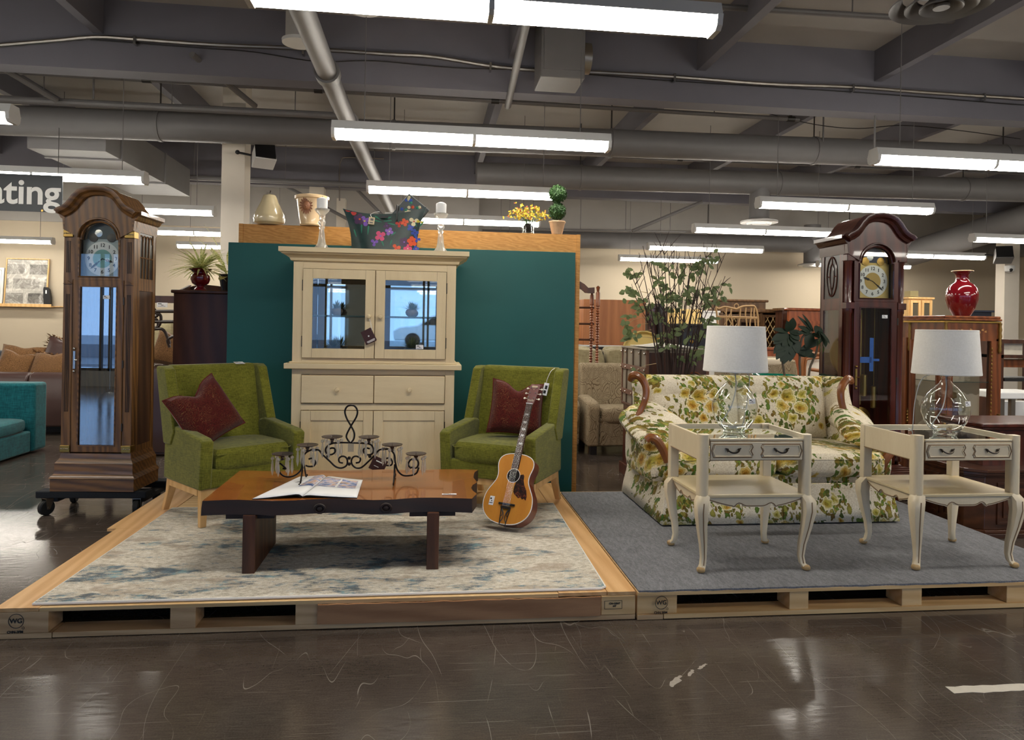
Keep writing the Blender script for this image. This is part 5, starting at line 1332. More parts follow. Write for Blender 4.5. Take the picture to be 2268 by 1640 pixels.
# dolly
t = thing('furniture_dolly', 'black carpeted furniture dolly under the oak tall clock', 'dolly', (-2.60, 6.15, 0), R(-3))
m = MB(); m.box(-.42, .42, -.24, -.12, .135, .19); m.obj('deck_board', M['carpet_black'], t, bev=.008)
box(-.42, .42, .14, .26, .135, .19).obj('deck_board', M['carpet_black'], t, bev=.008)
for x in (-.36, .30): box(x, x + .09, -.2, .22, .1, .135).obj('cross_board', plain('dark_plank', '#1e1c1c', .7), t, smooth=0)
for x, y, a in ((-.345, -.22, -.5), (-.345, .18, .2), (.345, -.22, .2), (.345, .18, -.3)):
    c = MB(); c.t = T((x, y, .06), rz=a, rx=0) @ T(ry=PI / 2); c.lathe([(.03, -.022), (.052, -.022), (.06, -.014), (.06, .014), (.052, .022), (.03, .022)], 24); wh = c.obj('caster', M['rubber'], t)
    f = MB(); f.t = T((x, y, .06), rz=a); f.prism([(-.02, .075), (.05, .075), (.012, -.012), (-.012, -.012)], -.03, -.027, 'x'); f.prism([(-.02, .075), (.05, .075), (.012, -.012), (-.012, -.012)], .027, .03, 'x'); f.box(-.03, .03, -.02, .05, .07, .0755); f.tube([(-.034, 0, 0), (.034, 0, 0)], .008, 8); f.obj('fork', M['steel'], wh, smooth=0)

# dark dresser with plants
t = thing('tall_dresser', 'dark mahogany dresser seen from its plain side, carrying potted plants', 'dresser', (-2.0, 6.62, 0))
box(-.26, .24, 0, .5, .06, 1.79).obj('case', M['mahog'], t, smooth=0, bev=.004)
box(-.28, .26, -.02, .52, 1.79, 1.82).obj('top', M['mahog'], t, bev=.008)
box(-.24, .22, .02, .48, 0, .06).obj('plinth', M['mahog'], t, smooth=0)
m = MB(); m.prism([(-.27, 1.82), (-.275, 1.85), (-.24, 1.875), (-.2, 1.88), (-.16, 1.895), (-.05, 1.885), (.1, 1.87), (.24, 1.86), (.24, 1.82)], .44, .46); m.obj('gallery', M['mahog'], t, smooth=0)
m = MB(); m.prism([(.2, 1.82), (.2, 1.83), (.44, 1.885), (.46, 1.885), (.46, 1.82)], -.275, -.255, 'x'); m.obj('gallery', M['mahog'], t, smooth=0)
def rosette(m, c, n, L0, L1, wd, el0, el1, bend=.5):
    for i in range(n):
        a = rnd.uniform(0, 2 * PI); e = rnd.uniform(el0, el1); L = rnd.uniform(L0, L1)
        m.leaf(c, (math.cos(a) * math.cos(e) * L, math.sin(a) * math.cos(e) * L, math.sin(e) * L), wd, bend=bend * rnd.uniform(.6, 1.3), n=6)
t = thing('potted_spider_plant', 'striped spider plant in a glossy oxblood urn on the dark dresser', 'potted plant', (-2.065, 6.72, 1.8205))
m = MB(); m.lathe([(.001, 0), (.05, 0), (.052, .012), (.034, .03), (.036, .04), (.07, .065), (.085, .1), (.08, .135), (.06, .155), (.062, .165), (.095, .19), (.098, .197), (.06, .185), (.05, .15)], 32); m.obj('urn', M['red_gloss'], t)
m = MB(); rosette(m, Vector((0, 0, .18)), 150, .17, .30, .02, .25, 1.35, .6); m.obj('leaf_tuft', M['varieg'], t)
t = thing('potted_croton', 'broad-leaved pale plant in a black fluted pot behind the oxblood urn', 'potted plant', (-1.86, 6.86, 1.8205))
m = MB(); m.lathe([(.001, 0), (.055, 0), (.08, .15), (.082, .16), (.07, .155), (.02, .14)], 40, flute=.05, fn=14); m.obj('pot', plain('black_fluted_pot', '#1e2428', .4), t)
m = MB()
for d, w in (((-.2, -.05, .32), .07), ((-.1, -.1, .24), .07), ((.05, -.1, .25), .07), ((-.14, -.02, .42), .06), ((.1, -.05, .2), .08), ((-.05, -.16, .1), .07), ((-.02, -.17, -.03), .07), ((-.12, -.1, .02), .06), ((.08, -.14, .05), .08)): m.tube([(0, 0, .13), (d[0] * .3, d[1] * .3, .15 + d[2] * .3)], .004, 5); m.leaf((d[0] * .3, d[1] * .3, .15 + d[2] * .3), Vector(d) * .85, w, bend=.15, n=6)
m.obj('leaf_fan', M['varieg'], t)

# ---------------------------------------------------------------- left background
t = thing('teal_sofa', 'teal linen low sofa seen from its end beside the oak clock', 'sofa')
TF = M['teal_fab']
box(-5.5, -4.47, 6.9, 8.64, .02, .26).obj('seat_base', TF, t, bev=.02, seg=3)
m = MB(); m.sq((-4.95, 7.77, .335), (.98, 1.72, .16), 9, 8, 5); m.obj('seat_cushion', TF, t)
m = MB(); m.box(-5.55, -4.44, 8.645, 8.92, .02, .80); m.obj('armrest', TF, t, bev=.035, seg=3)
m = MB(); m.tube([(-4.452, 8.665, .05), (-4.452, 8.665, .775), (-4.452, 8.9, .775), (-4.452, 8.9, .05)], .006, 6); m.obj('piping', TF, t)
box(-5.6, -5.3, 6.9, 8.64, .02, .8).obj('backrest', TF, t, bev=.03, seg=3)
t = thing('leather_sofa', 'dark brown leather sofa seen from behind, piled with bronze pillows', 'sofa')
BL = M['brown_lea']
m = MB(); m.prism([(9.9, .12), (9.9, .74), (9.93, .8), (10.0, .83), (10.1, .81), (10.16, .6), (10.2, .12)], -7.6, -5.18, 'x'); m.obj('backrest', BL, t, bev=.03, seg=3)
m = MB(); m.prism([(9.9, .12), (9.9, .74), (9.93, .8), (10.0, .83), (10.1, .81), (10.16, .6), (10.2, .12)], -5.175, -3.45, 'x'); m.obj('backrest', BL, t, bev=.03, seg=3)
box(-7.6, -3.45, 10.21, 10.9, .1, .42).obj('seat', BL, t, bev=.03)
for x in (-7.5, -5.3, -3.55): m = MB(); m.lathe([(.03, 0), (.045, .03), (.05, .07), (.03, .1), (.04, .12)], 14, (x, 9.97, 0)); m.obj('bun_foot', M['walnut'], t)
def bgpillow(label, px, py, Y, s, mat, ry=0, rx=-20, rz=0, sc=(1, 1, 1), z=None, fringe=False):
    p = on_y(px, py, Y); t = thing('throw_pillow', label, 'cushion')
    m = MB(); cushion_mesh(m, s, s, s * .42, .1, 12); m.obj('cover', M[mat], t)
    if fringe:
        f = MB()
        for x, zz in pillow_edge(s, .1):
            for k in range(6): f.leaf((x + rnd.gauss(0, .01), 0, zz), (x * .1 + rnd.gauss(0, .015), rnd.gauss(0, .02), (zz - s / 2) * .1 + rnd.gauss(0, .015)), .03, n=2)
        f.obj('fringe', plain('brown_fringe', '#7a5430', .8, var=.4, sc=50), t)
    t.matrix_world = T(tuple(p) if z is None else (p.x, p.y, z), rz=R(rz), ry=R(ry), rx=R(rx), s=sc); return t
bgpillow('bronze paisley pillow slumped at the near end of the leather sofa', 20, 846, 10.38, .46, 'paisley_gold', 12, -25, 10)
bgpillow('wide bronze paisley pillow with fringe beside the oak clock', 108, 846, 10.36, .48, 'paisley_gold', -3, -28, -8, (1.35, 1, .95), fringe=True)
bgpillow('bronze pillow lying behind the slumped paisley one', 40, 826, 10.72, .46, 'paisley_gold', 4, -30, 5, (1.4, 1, .95))
bgpillow('dark fringed pillow poking up behind the bronze pillows', 128, 808, 10.85, .42, 'brown_lea', 10, -20, 0, (1.2, 1, .95), fringe=True)
t = thing('cream_sofa', 'cream patterned sofa back rising behind the bronze pillows', 'sofa')
CP = fabric('cream_lattice_cloth', '#d4bf92', '#efe0ba', 40)
m = MB(); m.sq((-8.35, 12.6, .70), (2.3, .55, 1.0), 7, 8, 5); m.obj('backrest', CP, t)
m = MB(); m.sq((-7.05, 12.5, .6), (.6, .8, .8), 5, 8, 4); m.obj('armrest', CP, t)
box(-9.4, -6.8, 12.3, 13.1, .0, .4).obj('seat', CP, t, bev=.03)
t = thing('navy_sofa', 'dark blue-grey sofa back just behind the bronze pillows', 'sofa')
NB = fabric('navy_cloth', '#23262c', '#3c4048', 90)
m = MB(); m.sq((-6.55, 11.55, .62), (1.7, .5, .85), 4, 8, 4); m.obj('backrest', NB, t)
m = MB(); m.sq((-4.9, 11.6, .64), (1.5, .5, .92), 4, 8, 4); m.obj('backrest', M['brown_lea'], t)
box(-7.3, -4.2, 11.4, 12.1, .0, .4).obj('seat', NB, t, bev=.02)
# lattice headboard and pillows between clock and dresser
t = thing('metal_headboard', 'dark openwork headboard with looping bars behind the oak clock', 'headboard')
Yh = 8.0
def hp(x, y): p = on_y(x, y, Yh); return (p.x, Yh, p.z)
a = Vector(hp(325, 655)); b = Vector(hp(395, 672)); box(a.x - .4, b.x + .25, Yh - .03, Yh + .03, b.z, a.z).obj('top_rail', M['mahog'], t, smooth=0)
bar = plain('dark_bronze_bar', '#2a1c16', .4)
for pts in (((330, 690), (395, 690)), ((330, 713), (395, 713))):
    m = MB(); m.tube([hp(*q) for q in pts], .018, 8); m.obj('bar', bar, t)
for pts in (((330, 672), (345, 690), (348, 700), (330, 704)), ((340, 692), (356, 700), (352, 722), (335, 728)), ((330, 712), (346, 708), (350, 722), (338, 730)), ((335, 730), (360, 730), (372, 750), (376, 762)), ((395, 742), (372, 752), (376, 770))):
    m = MB(); m.tube(bez([hp(*q) for q in pts], 6), .016, 8); m.obj('scroll', bar, t)
for x in (on_y(325, 700, Yh).x - .35, on_y(395, 700, Yh).x + .2): box(x - .03, x + .03, Yh - .03, Yh + .03, 0, a.z).obj('post', M['mahog'], t, smooth=0)
p = hp(362, 676); sticker(t, (p[0], Yh - .035, p[2]), .11, .05)
bgpillow('gold brocade pillow behind the looping headboard', 366, 812, 8.5, .42, 'paisley_gold', 12, -20, 0)
bgpillow('grey pillow leaning behind the gold brocade pillow', 352, 790, 9.1, .45, 'sofa_beige', -10, -20, 0)
t = thing('leather_chair', 'brown leather chair back under the gold brocade pillow', 'armchair')
q0, q1 = on_y(325, 800, 8.55), on_y(405, 800, 8.55)
m = MB(); m.sq(((q0.x + q1.x) / 2, 8.75, .52), (q1.x - q0.x, .7, 1.03), 8, 8, 6); m.obj('backrest', M['brown_lea'], t)
m = MB(); m.box(q0.x + .02, q1.x - .02, 8.45, 9.4, .0, .3); m.obj('seat', M['brown_lea'], t, bev=.03)
# picture ledge on the far wall
t = thing('picture_ledge', 'long pale wooden picture ledge on the far beige wall', 'shelf')
box(-12.5, -8.62, 17.42, 17.59, 1.79, 1.82).obj('ledge', M['paleleg'], t, smooth=0); box(-12.5, -8.62, 17.40, 17.42, 1.79, 1.86).obj('lip', M['paleleg'], t, smooth=0); box(-8.62, -8.4, 17.5, 17.59, 1.8, 1.82).obj('ledge', M['paleleg'], t, smooth=0)
t = thing('framed_painting', 'grey abstract painting leaning on the picture ledge', 'painting', (-9.2, 17.44, 1.822))
m = MB(); m.t = T(rx=R(-5)); m.box(-.43, .43, 0, .03, .01, 1.06); m.obj('canvas', M['art'], t, smooth=0)
m = MB(); m.t = T(rx=R(-5)); m.ring(-.46, .46, 0, 1.09, .022, -.005, .035); m.obj('frame', M['paleleg'], t, smooth=0)
t = thing('framed_painting', 'white framed print at the edge of the picture ledge', 'painting', (-10.05, 17.44, 1.822))
m = MB(); m.t = T(rx=R(-5)); m.box(-.3, .3, 0, .03, .02, .8); m.obj('canvas', M['paper'], t, smooth=0)
m = MB(); m.t = T(rx=R(-5)); m.ring(-.36, .36, 0, .86, .05, -.005, .035); m.obj('frame', M['white_metal'], t, smooth=0)
t = thing('carved_figure', 'small dark carved ornament at the end of the picture ledge', 'ornament', (-8.72, 17.46, 1.822))
m = MB(); m.loft([[(x - w, -.03, z), (x + w, -.03, z), (x + w, .05, z), (x - w, .05, z)] for x, w, z in ((0, .07, 0), (-.01, .075, .2), (-.03, .06, .38), (-.05, .03, .43))]); m.obj('carving', M['black'], t, smooth=30)
m = MB(); m.box(-.04, -.01, -.034, -.031, .28, .36); m.obj('label', M['paper'], t, smooth=0)
# ---------------------------------------------------------------- floral sofa
t = thing('floral_sofa', 'yellow rose floral loveseat with carved wooden trim on the carpeted platform', 'sofa', (2.545, 4.86, CZ))
FL = M['floral']
box(-.83, .83, .03, .93, .16, .34).obj('seat_base', FL, t, bev=.01)
# skirt: four flared panels, closed at pleated corners
def skirt(pts, name='skirt'):
    m = MB(); rings = []
    for k, z in ((0, .285), (.004, .28), (.012, .2), (.03, .1), (.042, .012)):
        rings.append([(x + (k if x > 0 else -k) * (1 if abs(x) > .5 else 0), y - k * (1 if y < .5 else -1), z) for x, y in pts])
    m.loft(rings, cap=False, wrap=True); return m.obj(name, FL, t, smooth=30, solid=.006)
L_, F_, B_ = .855, -.005, .95
def fold(a, b, n=10, amp=.004):
    return [(a[0] + (b[0] - a[0]) * i / n, a[1] + (b[1] - a[1]) * i / n + (amp if i % 2 and 0 < i < n else 0)) for i in range(n)]
skirt(fold((-L_, F_), (-.0, F_), 8, .002) + [(0, F_), (.001, F_ + .03), (.012, F_)] + fold((.02, F_), (L_, F_), 8, .002) + fold((L_, F_), (L_, B_), 6, 0) + fold((L_, B_), (-L_, B_), 6, 0) + fold((-L_, B_), (-L_, F_), 6, 0))
for s in (-1, 1):
    m = MB(); m.sq((s * .42, .36, .415), (.845, .80, .19), 7, 8, 4); m.obj('seat_cushion', FL, t)
    m = MB(); m.tube([(s * .42 + (.415 * math.cos(a)) * abs(math.cos(a)) ** -.75 * 1 if False else s * .42 + x, y, .462) for x, y in ((-.36, -.034), (.36, -.034))], .006, 6); m.obj('cushion_piping', FL, t)
# buttoned back cushions, leaning
for s in (-1, 1):
    m = MB(); m.t = T((s * .38, .70, .50), rx=R(-11))
    def f(u, v, s=s):
        a, b = 2 * u - 1, v
        y = -.10 * (1 - abs(a) ** 5) ** .6 * (1 - abs(2 * b - 1) ** 5) ** .6 if abs(a) < 1 and 0 < b < 1 else 0
        y += .028 * math.exp(-((b - .66) / .05) ** 2) * (1 - a ** 4)        # horizontal tuck
        y += .03 * math.exp(-((a) / .05) ** 2) * math.exp(-((b - .66) / .12) ** 2)
        y -= .03 * max(0, b - .7)
        return (a * .385, y, b * .52)
    m.surf(f, 26, 22); m.surf(lambda u, v: ((1 - 2 * u) * .385, .14, v * .52), 1, 1)
    m.surf(lambda u, v: ((2 * u - 1) * .385, .14 * v, .52), 6, 1)
    m.obj('back_cushion', FL, t)
m = MB(); m.prism([(.66, .2), (.78, .96), (.80, .985), (.86, .985), (.88, .96), (.93, .2)], -.80, .80, 'x'); m.obj('backrest', FL, t, bev=.02, seg=3)
HN = M['honey']
for s in (-1, 1):
    # wing: curved flaring panel from back to arm
    def wing(u, v, s=s):
        # v: height 0..1 ; u: 0 back .. 1 front
        z = .26 + .75 * v
        depth = .40 - .16 * v + .10 * math.sin(PI * min(1, v * 1.1)) * (1 - v)
        y = .84 + .05 * v - depth * u
        fl = .03 + .10 * v ** 2
        x = s * (.80 + fl * u + .035 * math.sin(v * PI * 1.5) * u)
        return (x, y, z)
    m = MB(); m.surf(wing, 8, 14); m.obj('wing', FL, t, solid=.10, bev=.02)
    # wooden trim down the wing's front edge
    wp = [((1396, 842), 5.42), ((1404, 832), 5.38), ((1418, 836), 5.34), ((1430, 856), 5.32), ((1430, 882), 5.31), ((1421, 905), 5.30), ((1413, 922), 5.3)] if s < 0 else [((1886, 846), 5.42), ((1879, 840), 5.38), ((1868, 850), 5.34), ((1862, 868), 5.32), ((1864, 892), 5.31), ((1870, 912), 5.3), ((1876, 930), 5.3)]
    P = [on_y(*p, Y) - t.location for p, Y in wp]
    m = MB(); Q = bez(P, 6); m.tube(Q, [.016 + .018 * math.sin(PI * min(1, (i + 3) / (len(Q) * .5))) if i < len(Q) * .25 else .034 - .012 * i / len(Q) for i in range(len(Q))], 10); m.obj('wing_trim', HN, t)
    # arm: outward roll sloping to the front, with a loose pillow
    m = MB(); m.sq((s * .86, .46, .44), (.15, .80, .36), 5, 8, 4); m.obj('arm_panel', FL, t)
    m = MB(); rings = []
    for i in range(9):
        u = i / 8; y = .12 + .62 * u; z = .56 + .10 * u ** 1.5; r = .085 + .02 * u
        rings.append([(s * (.89 + .02 * (1 - u)) + r * 1.1 * math.cos(a), y, z + r * .8 * math.sin(a)) for a in [2 * PI * k / 14 for k in range(14)]])
    m.loft(rings); m.obj('arm_roll', FL, t)
    m = MB(); m.t = T((s * .80, .38, .66), rz=R(s * -12), rx=R(17), ry=R(s * 20)); m.sq((0, 0, 0), (.30, .66, .17), 3.2, 8, 2.6); m.obj('arm_pillow', FL, t)
    m = MB(); m.t = T((s * .80, .38, .66), rz=R(s * -12), rx=R(17), ry=R(s * 20)); m.tube([(math.copysign(abs(math.cos(a)) ** .6, math.cos(a)) * .148, math.copysign(abs(math.sin(a)) ** .6, math.sin(a)) * .326, 0) for a in [2 * PI * k / 40 for k in range(40)]], .005, 5, closed=True); m.obj('pillow_piping', FL, t)
    cx = s * .90
    P = [(cx - s * .055, .05, .53), (cx - s * .02, .03, .555), (cx + s * -.02 + s * .035, .03, .55), (cx + s * -.03, .035, .50), (cx - s * .075, .035, .43), (cx - s * .09, .04, .38)]
    if s < 0: P = [on_y(*p, 4.93) - t.location for p in ((1431, 976), (1440, 969), (1453, 975), (1464, 990), (1472, 1008), (1477, 1024))]
    m = MB(); Q = bez(P, 6); m.tube(Q, [.026 + .007 * math.sin(PI * i / len(Q)) for i in range(len(Q))], 10); m.obj('arm_trim', HN, t)

# ---------------------------------------------------------------- side tables
def side_table(label, loc):
    t = thing('side_table', label, 'side table', loc)
    W, D = .34, .275
    CT, CP = M['creamtable'], M['creamtop']
    for sx in (-1, 1):
        for sy in (-1, 1):
            P = [(.0, .445), (.028, .405), (.032, .35), (.018, .25), (-.002, .15), (-.008, .08), (.0, .04), (.018, .02)]
            rr = [.034, .040, .037, .029, .022, .018, .018, .02]
            rings = []
            for k, (o, z) in enumerate(P):
                r = rr[k]; cx, cy = sx * (W - .038 + o * .75), sy * (D - .038 + o * .75)
                q = []
                for a in range(12):
                    an = 2 * PI * a / 12 + PI / 12; c, s_ = math.cos(an), math.sin(an); l = (abs(c) ** 3.5 + abs(s_) ** 3.5) ** (-1 / 3.5)
                    q.append((cx + r * c * l, cy + r * s_ * l, z))
                rings.append(q)
            m = MB(); m.loft(rings[::-1] if True else rings); lg = m.obj('leg', CT, t, smooth=50)
            e = MB(); cx, cy = sx * (W - .038 + .016), sy * (D - .038 + .016)
            e.sq((cx, cy, .0165), (.046, .046, .033), 2.6, 6); e.obj('scroll_foot', plain('worn_gilt_scroll', '#a88a5c', .5, var=.3, sc=50), lg)
            if sy < 0:
                g = MB(); g.tube([(sx * (W - .038 + o * .75) , -(D - .038 + o * .75) - rr[k] * 1.0, z) for k, (o, z) in enumerate(P[1:7], 1)], .0035, 5); g.obj('leg_groove', M['glaze'], lg)
    # posts
    for sx in (-1, 1):
        m = MB(); x0, x1 = sorted((sx * W, sx * (W - .058)))
        xo = sx * W; 
        pr = [(sx * (W - .03) + .03 * math.cos(a), -D + .03 + .03 * math.sin(a)) for a in [PI + PI * i / 10 if True else 0 for i in range(11)]] + [(sx * (W - .03) + .03, -D + .06), (sx * (W - .03) - .03, -D + .06)]
        m.prism(pr, .435, .79, 'z'); m.obj('post', CT, t, smooth=40)
        box(x0, x1, D - .05, D, .435, .785).obj('post', CT, t, smooth=0, bev=.006)
    # shelf and scalloped aprons
    box(-W + .01, W - .01, -D + .005, D - .005, .43, .447).obj('shelf', CP, t, smooth=0, bev=.003)
    def scallop(L, n=40):
        out = []
        for i in range(n + 1):
            u = 2 * i / n - 1; a = abs(u)
            z = .372 + .028 * max(0, (a - .45) / .55) ** 1.3 * 1.4
            z += .018 * math.exp(-((a - .34) / .09) ** 2) - (.008 if a > .42 and a < .5 else 0)
            out.append((u * L, z))
        return out
    for ax in 'xy':
        for s in (-1, 1):
            L = (W if ax == 'x' else D) - .06
            sc = scallop(L); off = (D if ax == 'x' else W) - .02
            a, b = sorted((s * off, s * (off - .016)))
            m = MB(); m.prism([(-L, .43)] + sc + [(L, .43)], a, b, 'y' if ax == 'x' else 'x'); ap = m.obj('apron', CT, t, smooth=0)
            g = MB(); fo = s * (off + .001)
            g.tube([((x, fo, z + .007) if ax == 'x' else (fo, x, z + .007)) for x, z in sc], .0028, 5); g.obj('glaze_line', M['glaze'], ap)
            g = MB(); g.tube([((-L, fo, .43) if ax == 'x' else (fo, -L, .43)), ((L, fo, .43) if ax == 'x' else (fo, L, .43))], .0025, 5); g.obj('glaze_line', M['glaze'], ap)
    # upper case
    for s in (-1, 1):
        a, b = sorted((s * (W - .004), s * (W - .024)))
        sp = box(a, b, -D + .055, D - .045, .64, .782).obj('side_panel', CT, t, smooth=0, bev=.003)
        g = MB(); g.tube([(s * (W - .003), -D + .055, .642), (s * (W - .003), D - .045, .642)], .003, 5); g.obj('glaze_line', M['glaze'], sp)
    box(-W + .05, W - .05, D - .026, D - .006, .64, .782).obj('back_panel', CT, t, smooth=0, bev=.003)
    box(-W + .06, W - .06, -D + .01, -D + .03, .755, .768).obj('front_rail', CT, t, smooth=0, bev=.003)
    dr = box(-W + .063, W - .063, -D + .008, -D + .026, .645, .75).obj('drawer', CT, t, smooth=0, bev=.003)
    MB().ring(-W + .06, W - .06, .642, .753, .003, -D + .012, -D + .016).obj('shadow_gap', M['glaze'], dr, smooth=0)
    for s in (-1, 1):
        cx = s * .145; w, h = .115, .037; zc_ = .698; q = []
        for sg in (-1, 1):
            pass
        oc = [(-w, -h), (w, -h), (w + .006, -h * .6), (w - .006, 0), (w + .006, h * .6), (w, h), (-w, h), (-w - .012, 0)] if s < 0 else [(-w, -h), (w, -h), (w + .012, 0), (w, h), (-w, h), (-w - .006, h * .6), (-w + .006, 0), (-w - .006, -h * .6)]
        m = MB(); m.tube([(cx + x, -D + .007, zc_ + z) for x, z in oc], .0035, 5, closed=True); m.obj('panel_moulding', M['glaze'], dr)
        m = MB(); m.tube([(cx + x * .92, -D + .006, zc_ + z * .84) for x, z in oc], .003, 5, closed=True); m.obj('panel_moulding', CT, dr)
        m = MB(); m.tube(bez([(cx - .036, -D + .0, zc_ + .012), (cx - .03, -D - .008, zc_ + .002), (cx - .012, -D - .016, zc_ - .007), (cx + .012, -D - .016, zc_ - .007), (cx + .03, -D - .008, zc_ + .002), (cx + .036, -D + .0, zc_ + .012)], 5), .0045, 7)
        for k in (-1, 1): m.ball((cx + k * .034, -D + .002, zc_ + .008), .008, .006, .008, 8, 5); m.leaf((cx + k * .034, -D + .001, zc_ + .01), (k * .014, -.002, .006), .01, up=(0, -1, 0), n=2); m.leaf((cx + k * .034, -D + .001, zc_ + .004), (-k * .002, -.002, -.012), .008, up=(0, -1, 0), n=2)
        m.obj('drawer_pull', plain('dark_bronze_pull', '#3a322a', .35, .8), dr)
    box(-W + .028, W - .028, -D + .03, D - .028, .755, .765).obj('mirror_top', M['mirror'], t, smooth=0)
    return t
side_table('cream side table with mirrored top in front of the floral sofa, whole in view', (1.885, 4.145, CZ))
side_table('cream side table with mirrored top beside the dark carved chests', (3.18, 4.105, CZ))
# ---------------------------------------------------------------- lamps
def lamp(label, loc, flip):
    t = thing('table_lamp', label, 'lamp', loc)
    pr = [(.001, .002), (.062, .0), (.066, .006), (.06, .014), (.085, .03), (.118, .08), (.134, .13), (.136, .165), (.126, .205), (.1, .25), (.066, .29), (.036, .318), (.026, .335), (.026, .35), (.034, .358), (.026, .364)]
    m = MB(); m.lathe(pr, 36, cap=False); body = m.obj('glass_base', M['blown'], t, smooth=60)
    m = MB(); m.lathe([(.001, .008), (.06, .01), (.08, .032), (.05, .03), (.001, .026)], 30); m.obj('thick_bottom', M['blown'], body)
    sticker(t, (.055, -.118, .20), .058, .03, rz=R(25), rx=R(-6))
    m = MB(); m.lathe([(.022, .36), (.022, .372), (.012, .376), (.012, .43), (.016, .43), (.016, .47)], 16); m.obj('neck_fitting', M['silver'], t)
    m = MB(); m.tube(bez([(.0, 0, .36), (.01, .01, .27), (-.02, .0, .16), (-.07, .02, .06), (-.05, .03, .03), (.03, .03, .03)], 6), .0035, 6); m.tube([(0, 0, .37), (0, 0, .05)], .004, 6) if False else None
    m.obj('inner_cord', plain('clear_cord', '#d0d0cc', .3), t)
    m = MB(); sg = 1 if flip else -1; m.tube(bez([(.012, 0, .378), (sg * .07, .03, .37), (sg * .12, .06, .33), (sg * .13, .10, .2), (sg * .12, .13, .05), (sg * .11, .15, .005), (sg * .1, .2, .005)], 6), .003, 6); m.obj('power_cord', plain('clear_cord', '#d0d0cc', .3), t)
    m = MB(); m.lathe([(.190, .372), (.190, .378), (.170, .642), (.169, .648)], 48, cap=False); sh = m.obj('lamp_shade', M['shade'], t, smooth=60, solid=.003)
    for r, z in ((.1905, .379), (.1705, .640)): m = MB(); m.lathe([(r, z - .006), (r + .0015, z - .005), (r + .0015, z + .005), (r, z + .006)], 48, cap=False); m.obj('shade_hem', M['shade'], sh)
    m = MB()
    for a in (0, 2.1, 4.2): m.tube([(0, 0, .6), (.169 * math.cos(a), .169 * math.sin(a), .635)], .002, 5)
    m.tube([(0, 0, .47), (0, 0, .61)], .003, 6); m.obj('shade_spider', M['silver'], sh)
    m = MB(); m.ball((0, 0, .52), .03, .03, .045, 14, 8); m.obj('bulb', M['white'], t)
lamp('clear glass gourd lamp with white drum shade on the side table before the sofa', (1.868, 4.15, CZ + .7655), True)
lamp('clear glass gourd lamp with white drum shade on the table before the glass cabinet', (3.205, 4.07, CZ + .7655), False)

# ---------------------------------------------------------------- glass-fronted cabinet with red vase
t = thing('curio_cabinet', 'inlaid walnut glass-fronted cabinet carrying the red vase', 'cabinet')
A, B_, C_, D_ = on_y(2012, 800, 6.95), on_y(2092, 800, 6.5), on_y(2212, 800, 6.5), None
A = Vector((A.x, 6.95, 0)); B_ = Vector((B_.x, 6.5, 0)); C_ = Vector((C_.x, 6.5, 0)); D_ = Vector((C_.x + .33, 6.95, 0))
plan = [A, B_, C_, D_, Vector((D_.x, 7.15, 0)), Vector((A.x, 7.15, 0))]
cen = sum(plan, Vector()) / 6
def plan_prism(k, z0, z1, name, mat, **kw):
    return MB().prism([tuple((cen + (p - cen) * k).to_2d()) for p in plan], z0, z1, 'z').obj(name, mat, t, **kw)
WN = M['walnut']
plan_prism(1.0, 1.48, 1.66, 'frieze', WN, smooth=0); plan_prism(1.04, 1.66, 1.675, 'gilt_edge', M['brass'], smooth=0); plan_prism(1.06, 1.68, 1.70, 'top_moulding', WN, smooth=0, bev=.006); plan_prism(1.03, 1.70, 1.728, 'top', WN, smooth=0, bev=.01)
plan_prism(1.0, .3, .42, 'base_frieze', WN, smooth=0); plan_prism(.96, .42, .43, 'floor_board', WN, smooth=0)
def postq(p, name='stile', w=.03, z0=.0, z1=1.5): return box(p.x - w, p.x + w, p.y - .0, p.y + 2 * w, z0, z1).obj(name, WN, t, smooth=0)
for p in (A, B_, C_, D_): postq(p, 'stile', .028)
for a, b in ((A, B_), (B_, C_), (C_, D_)):
    d = (b - a).normalized(); 
    g = MB(); e0, e1 = a + d * .03, b - d * .03; nrm = Vector((d.y, -d.x, 0)) * .004
    g.add([(e0.x, e0.y, .43), (e1.x, e1.y, .43), (e1.x, e1.y, 1.48), (e0.x, e0.y, 1.48)], [(0, 1, 2, 3)]); g.obj('pane', M['glass'], t, smooth=0)
    m = MB()
    for q, r in ((a, .06), (b, -.06)):
        c = q + d * r; m.t = None; w_ = .028
        m = MB(); m.box(c.x - w_, c.x + w_, c.y - .006, c.y + .02, .42, 1.48); m.obj('door_stile', WN, t, smooth=0)
for p in (A, B_, C_):
    for z0, z1 in ((1.36, 1.66), (.6, .75)):
        m = MB(); m.tube([(p.x, p.y - .012, z0 + (z1 - z0) * i / 9) for i in range(10)], [.012 + .006 * (i % 2) for i in range(10)], 8); m.obj('gilt_mount', plain('aged_gilt', '#8a6a34', .4, .7), t)
m = MB()
for i in range(24): z = .5 + .9 * i / 23; m.ball((C_.x - .085, 6.488, z), .009, .006, .018 if i % 2 else .012, 6, 4)
m.obj('gilt_beading', plain('aged_gilt', '#8a6a34', .4, .7), t)
m = MB(); cx = (B_.x + C_.x) / 2; pale = plain('pale_inlay', '#c08a4e', .4)
for i in range(9):
    u = i / 8 * 2 - 1; m.leaf((cx + u * .13, 6.497, 1.575 + .012 * math.sin(i * 2.)), (.04 * (1 if u > 0 else -1), 0, .012 * math.cos(i * 1.7)), .022, up=(0, -1, 0), n=3)
m.obj('inlay', pale, t)
box(A.x + .03, D_.x - .03, 7.10, 7.12, .43, 1.48).obj('damask_back', M['damask'], t, smooth=0)
m = MB(); m.prism([tuple((cen + (p - cen) * .9).to_2d()) for p in plan], 1.06, 1.066, 'z'); m.obj('glass_shelf', M['glass'], t, smooth=0)
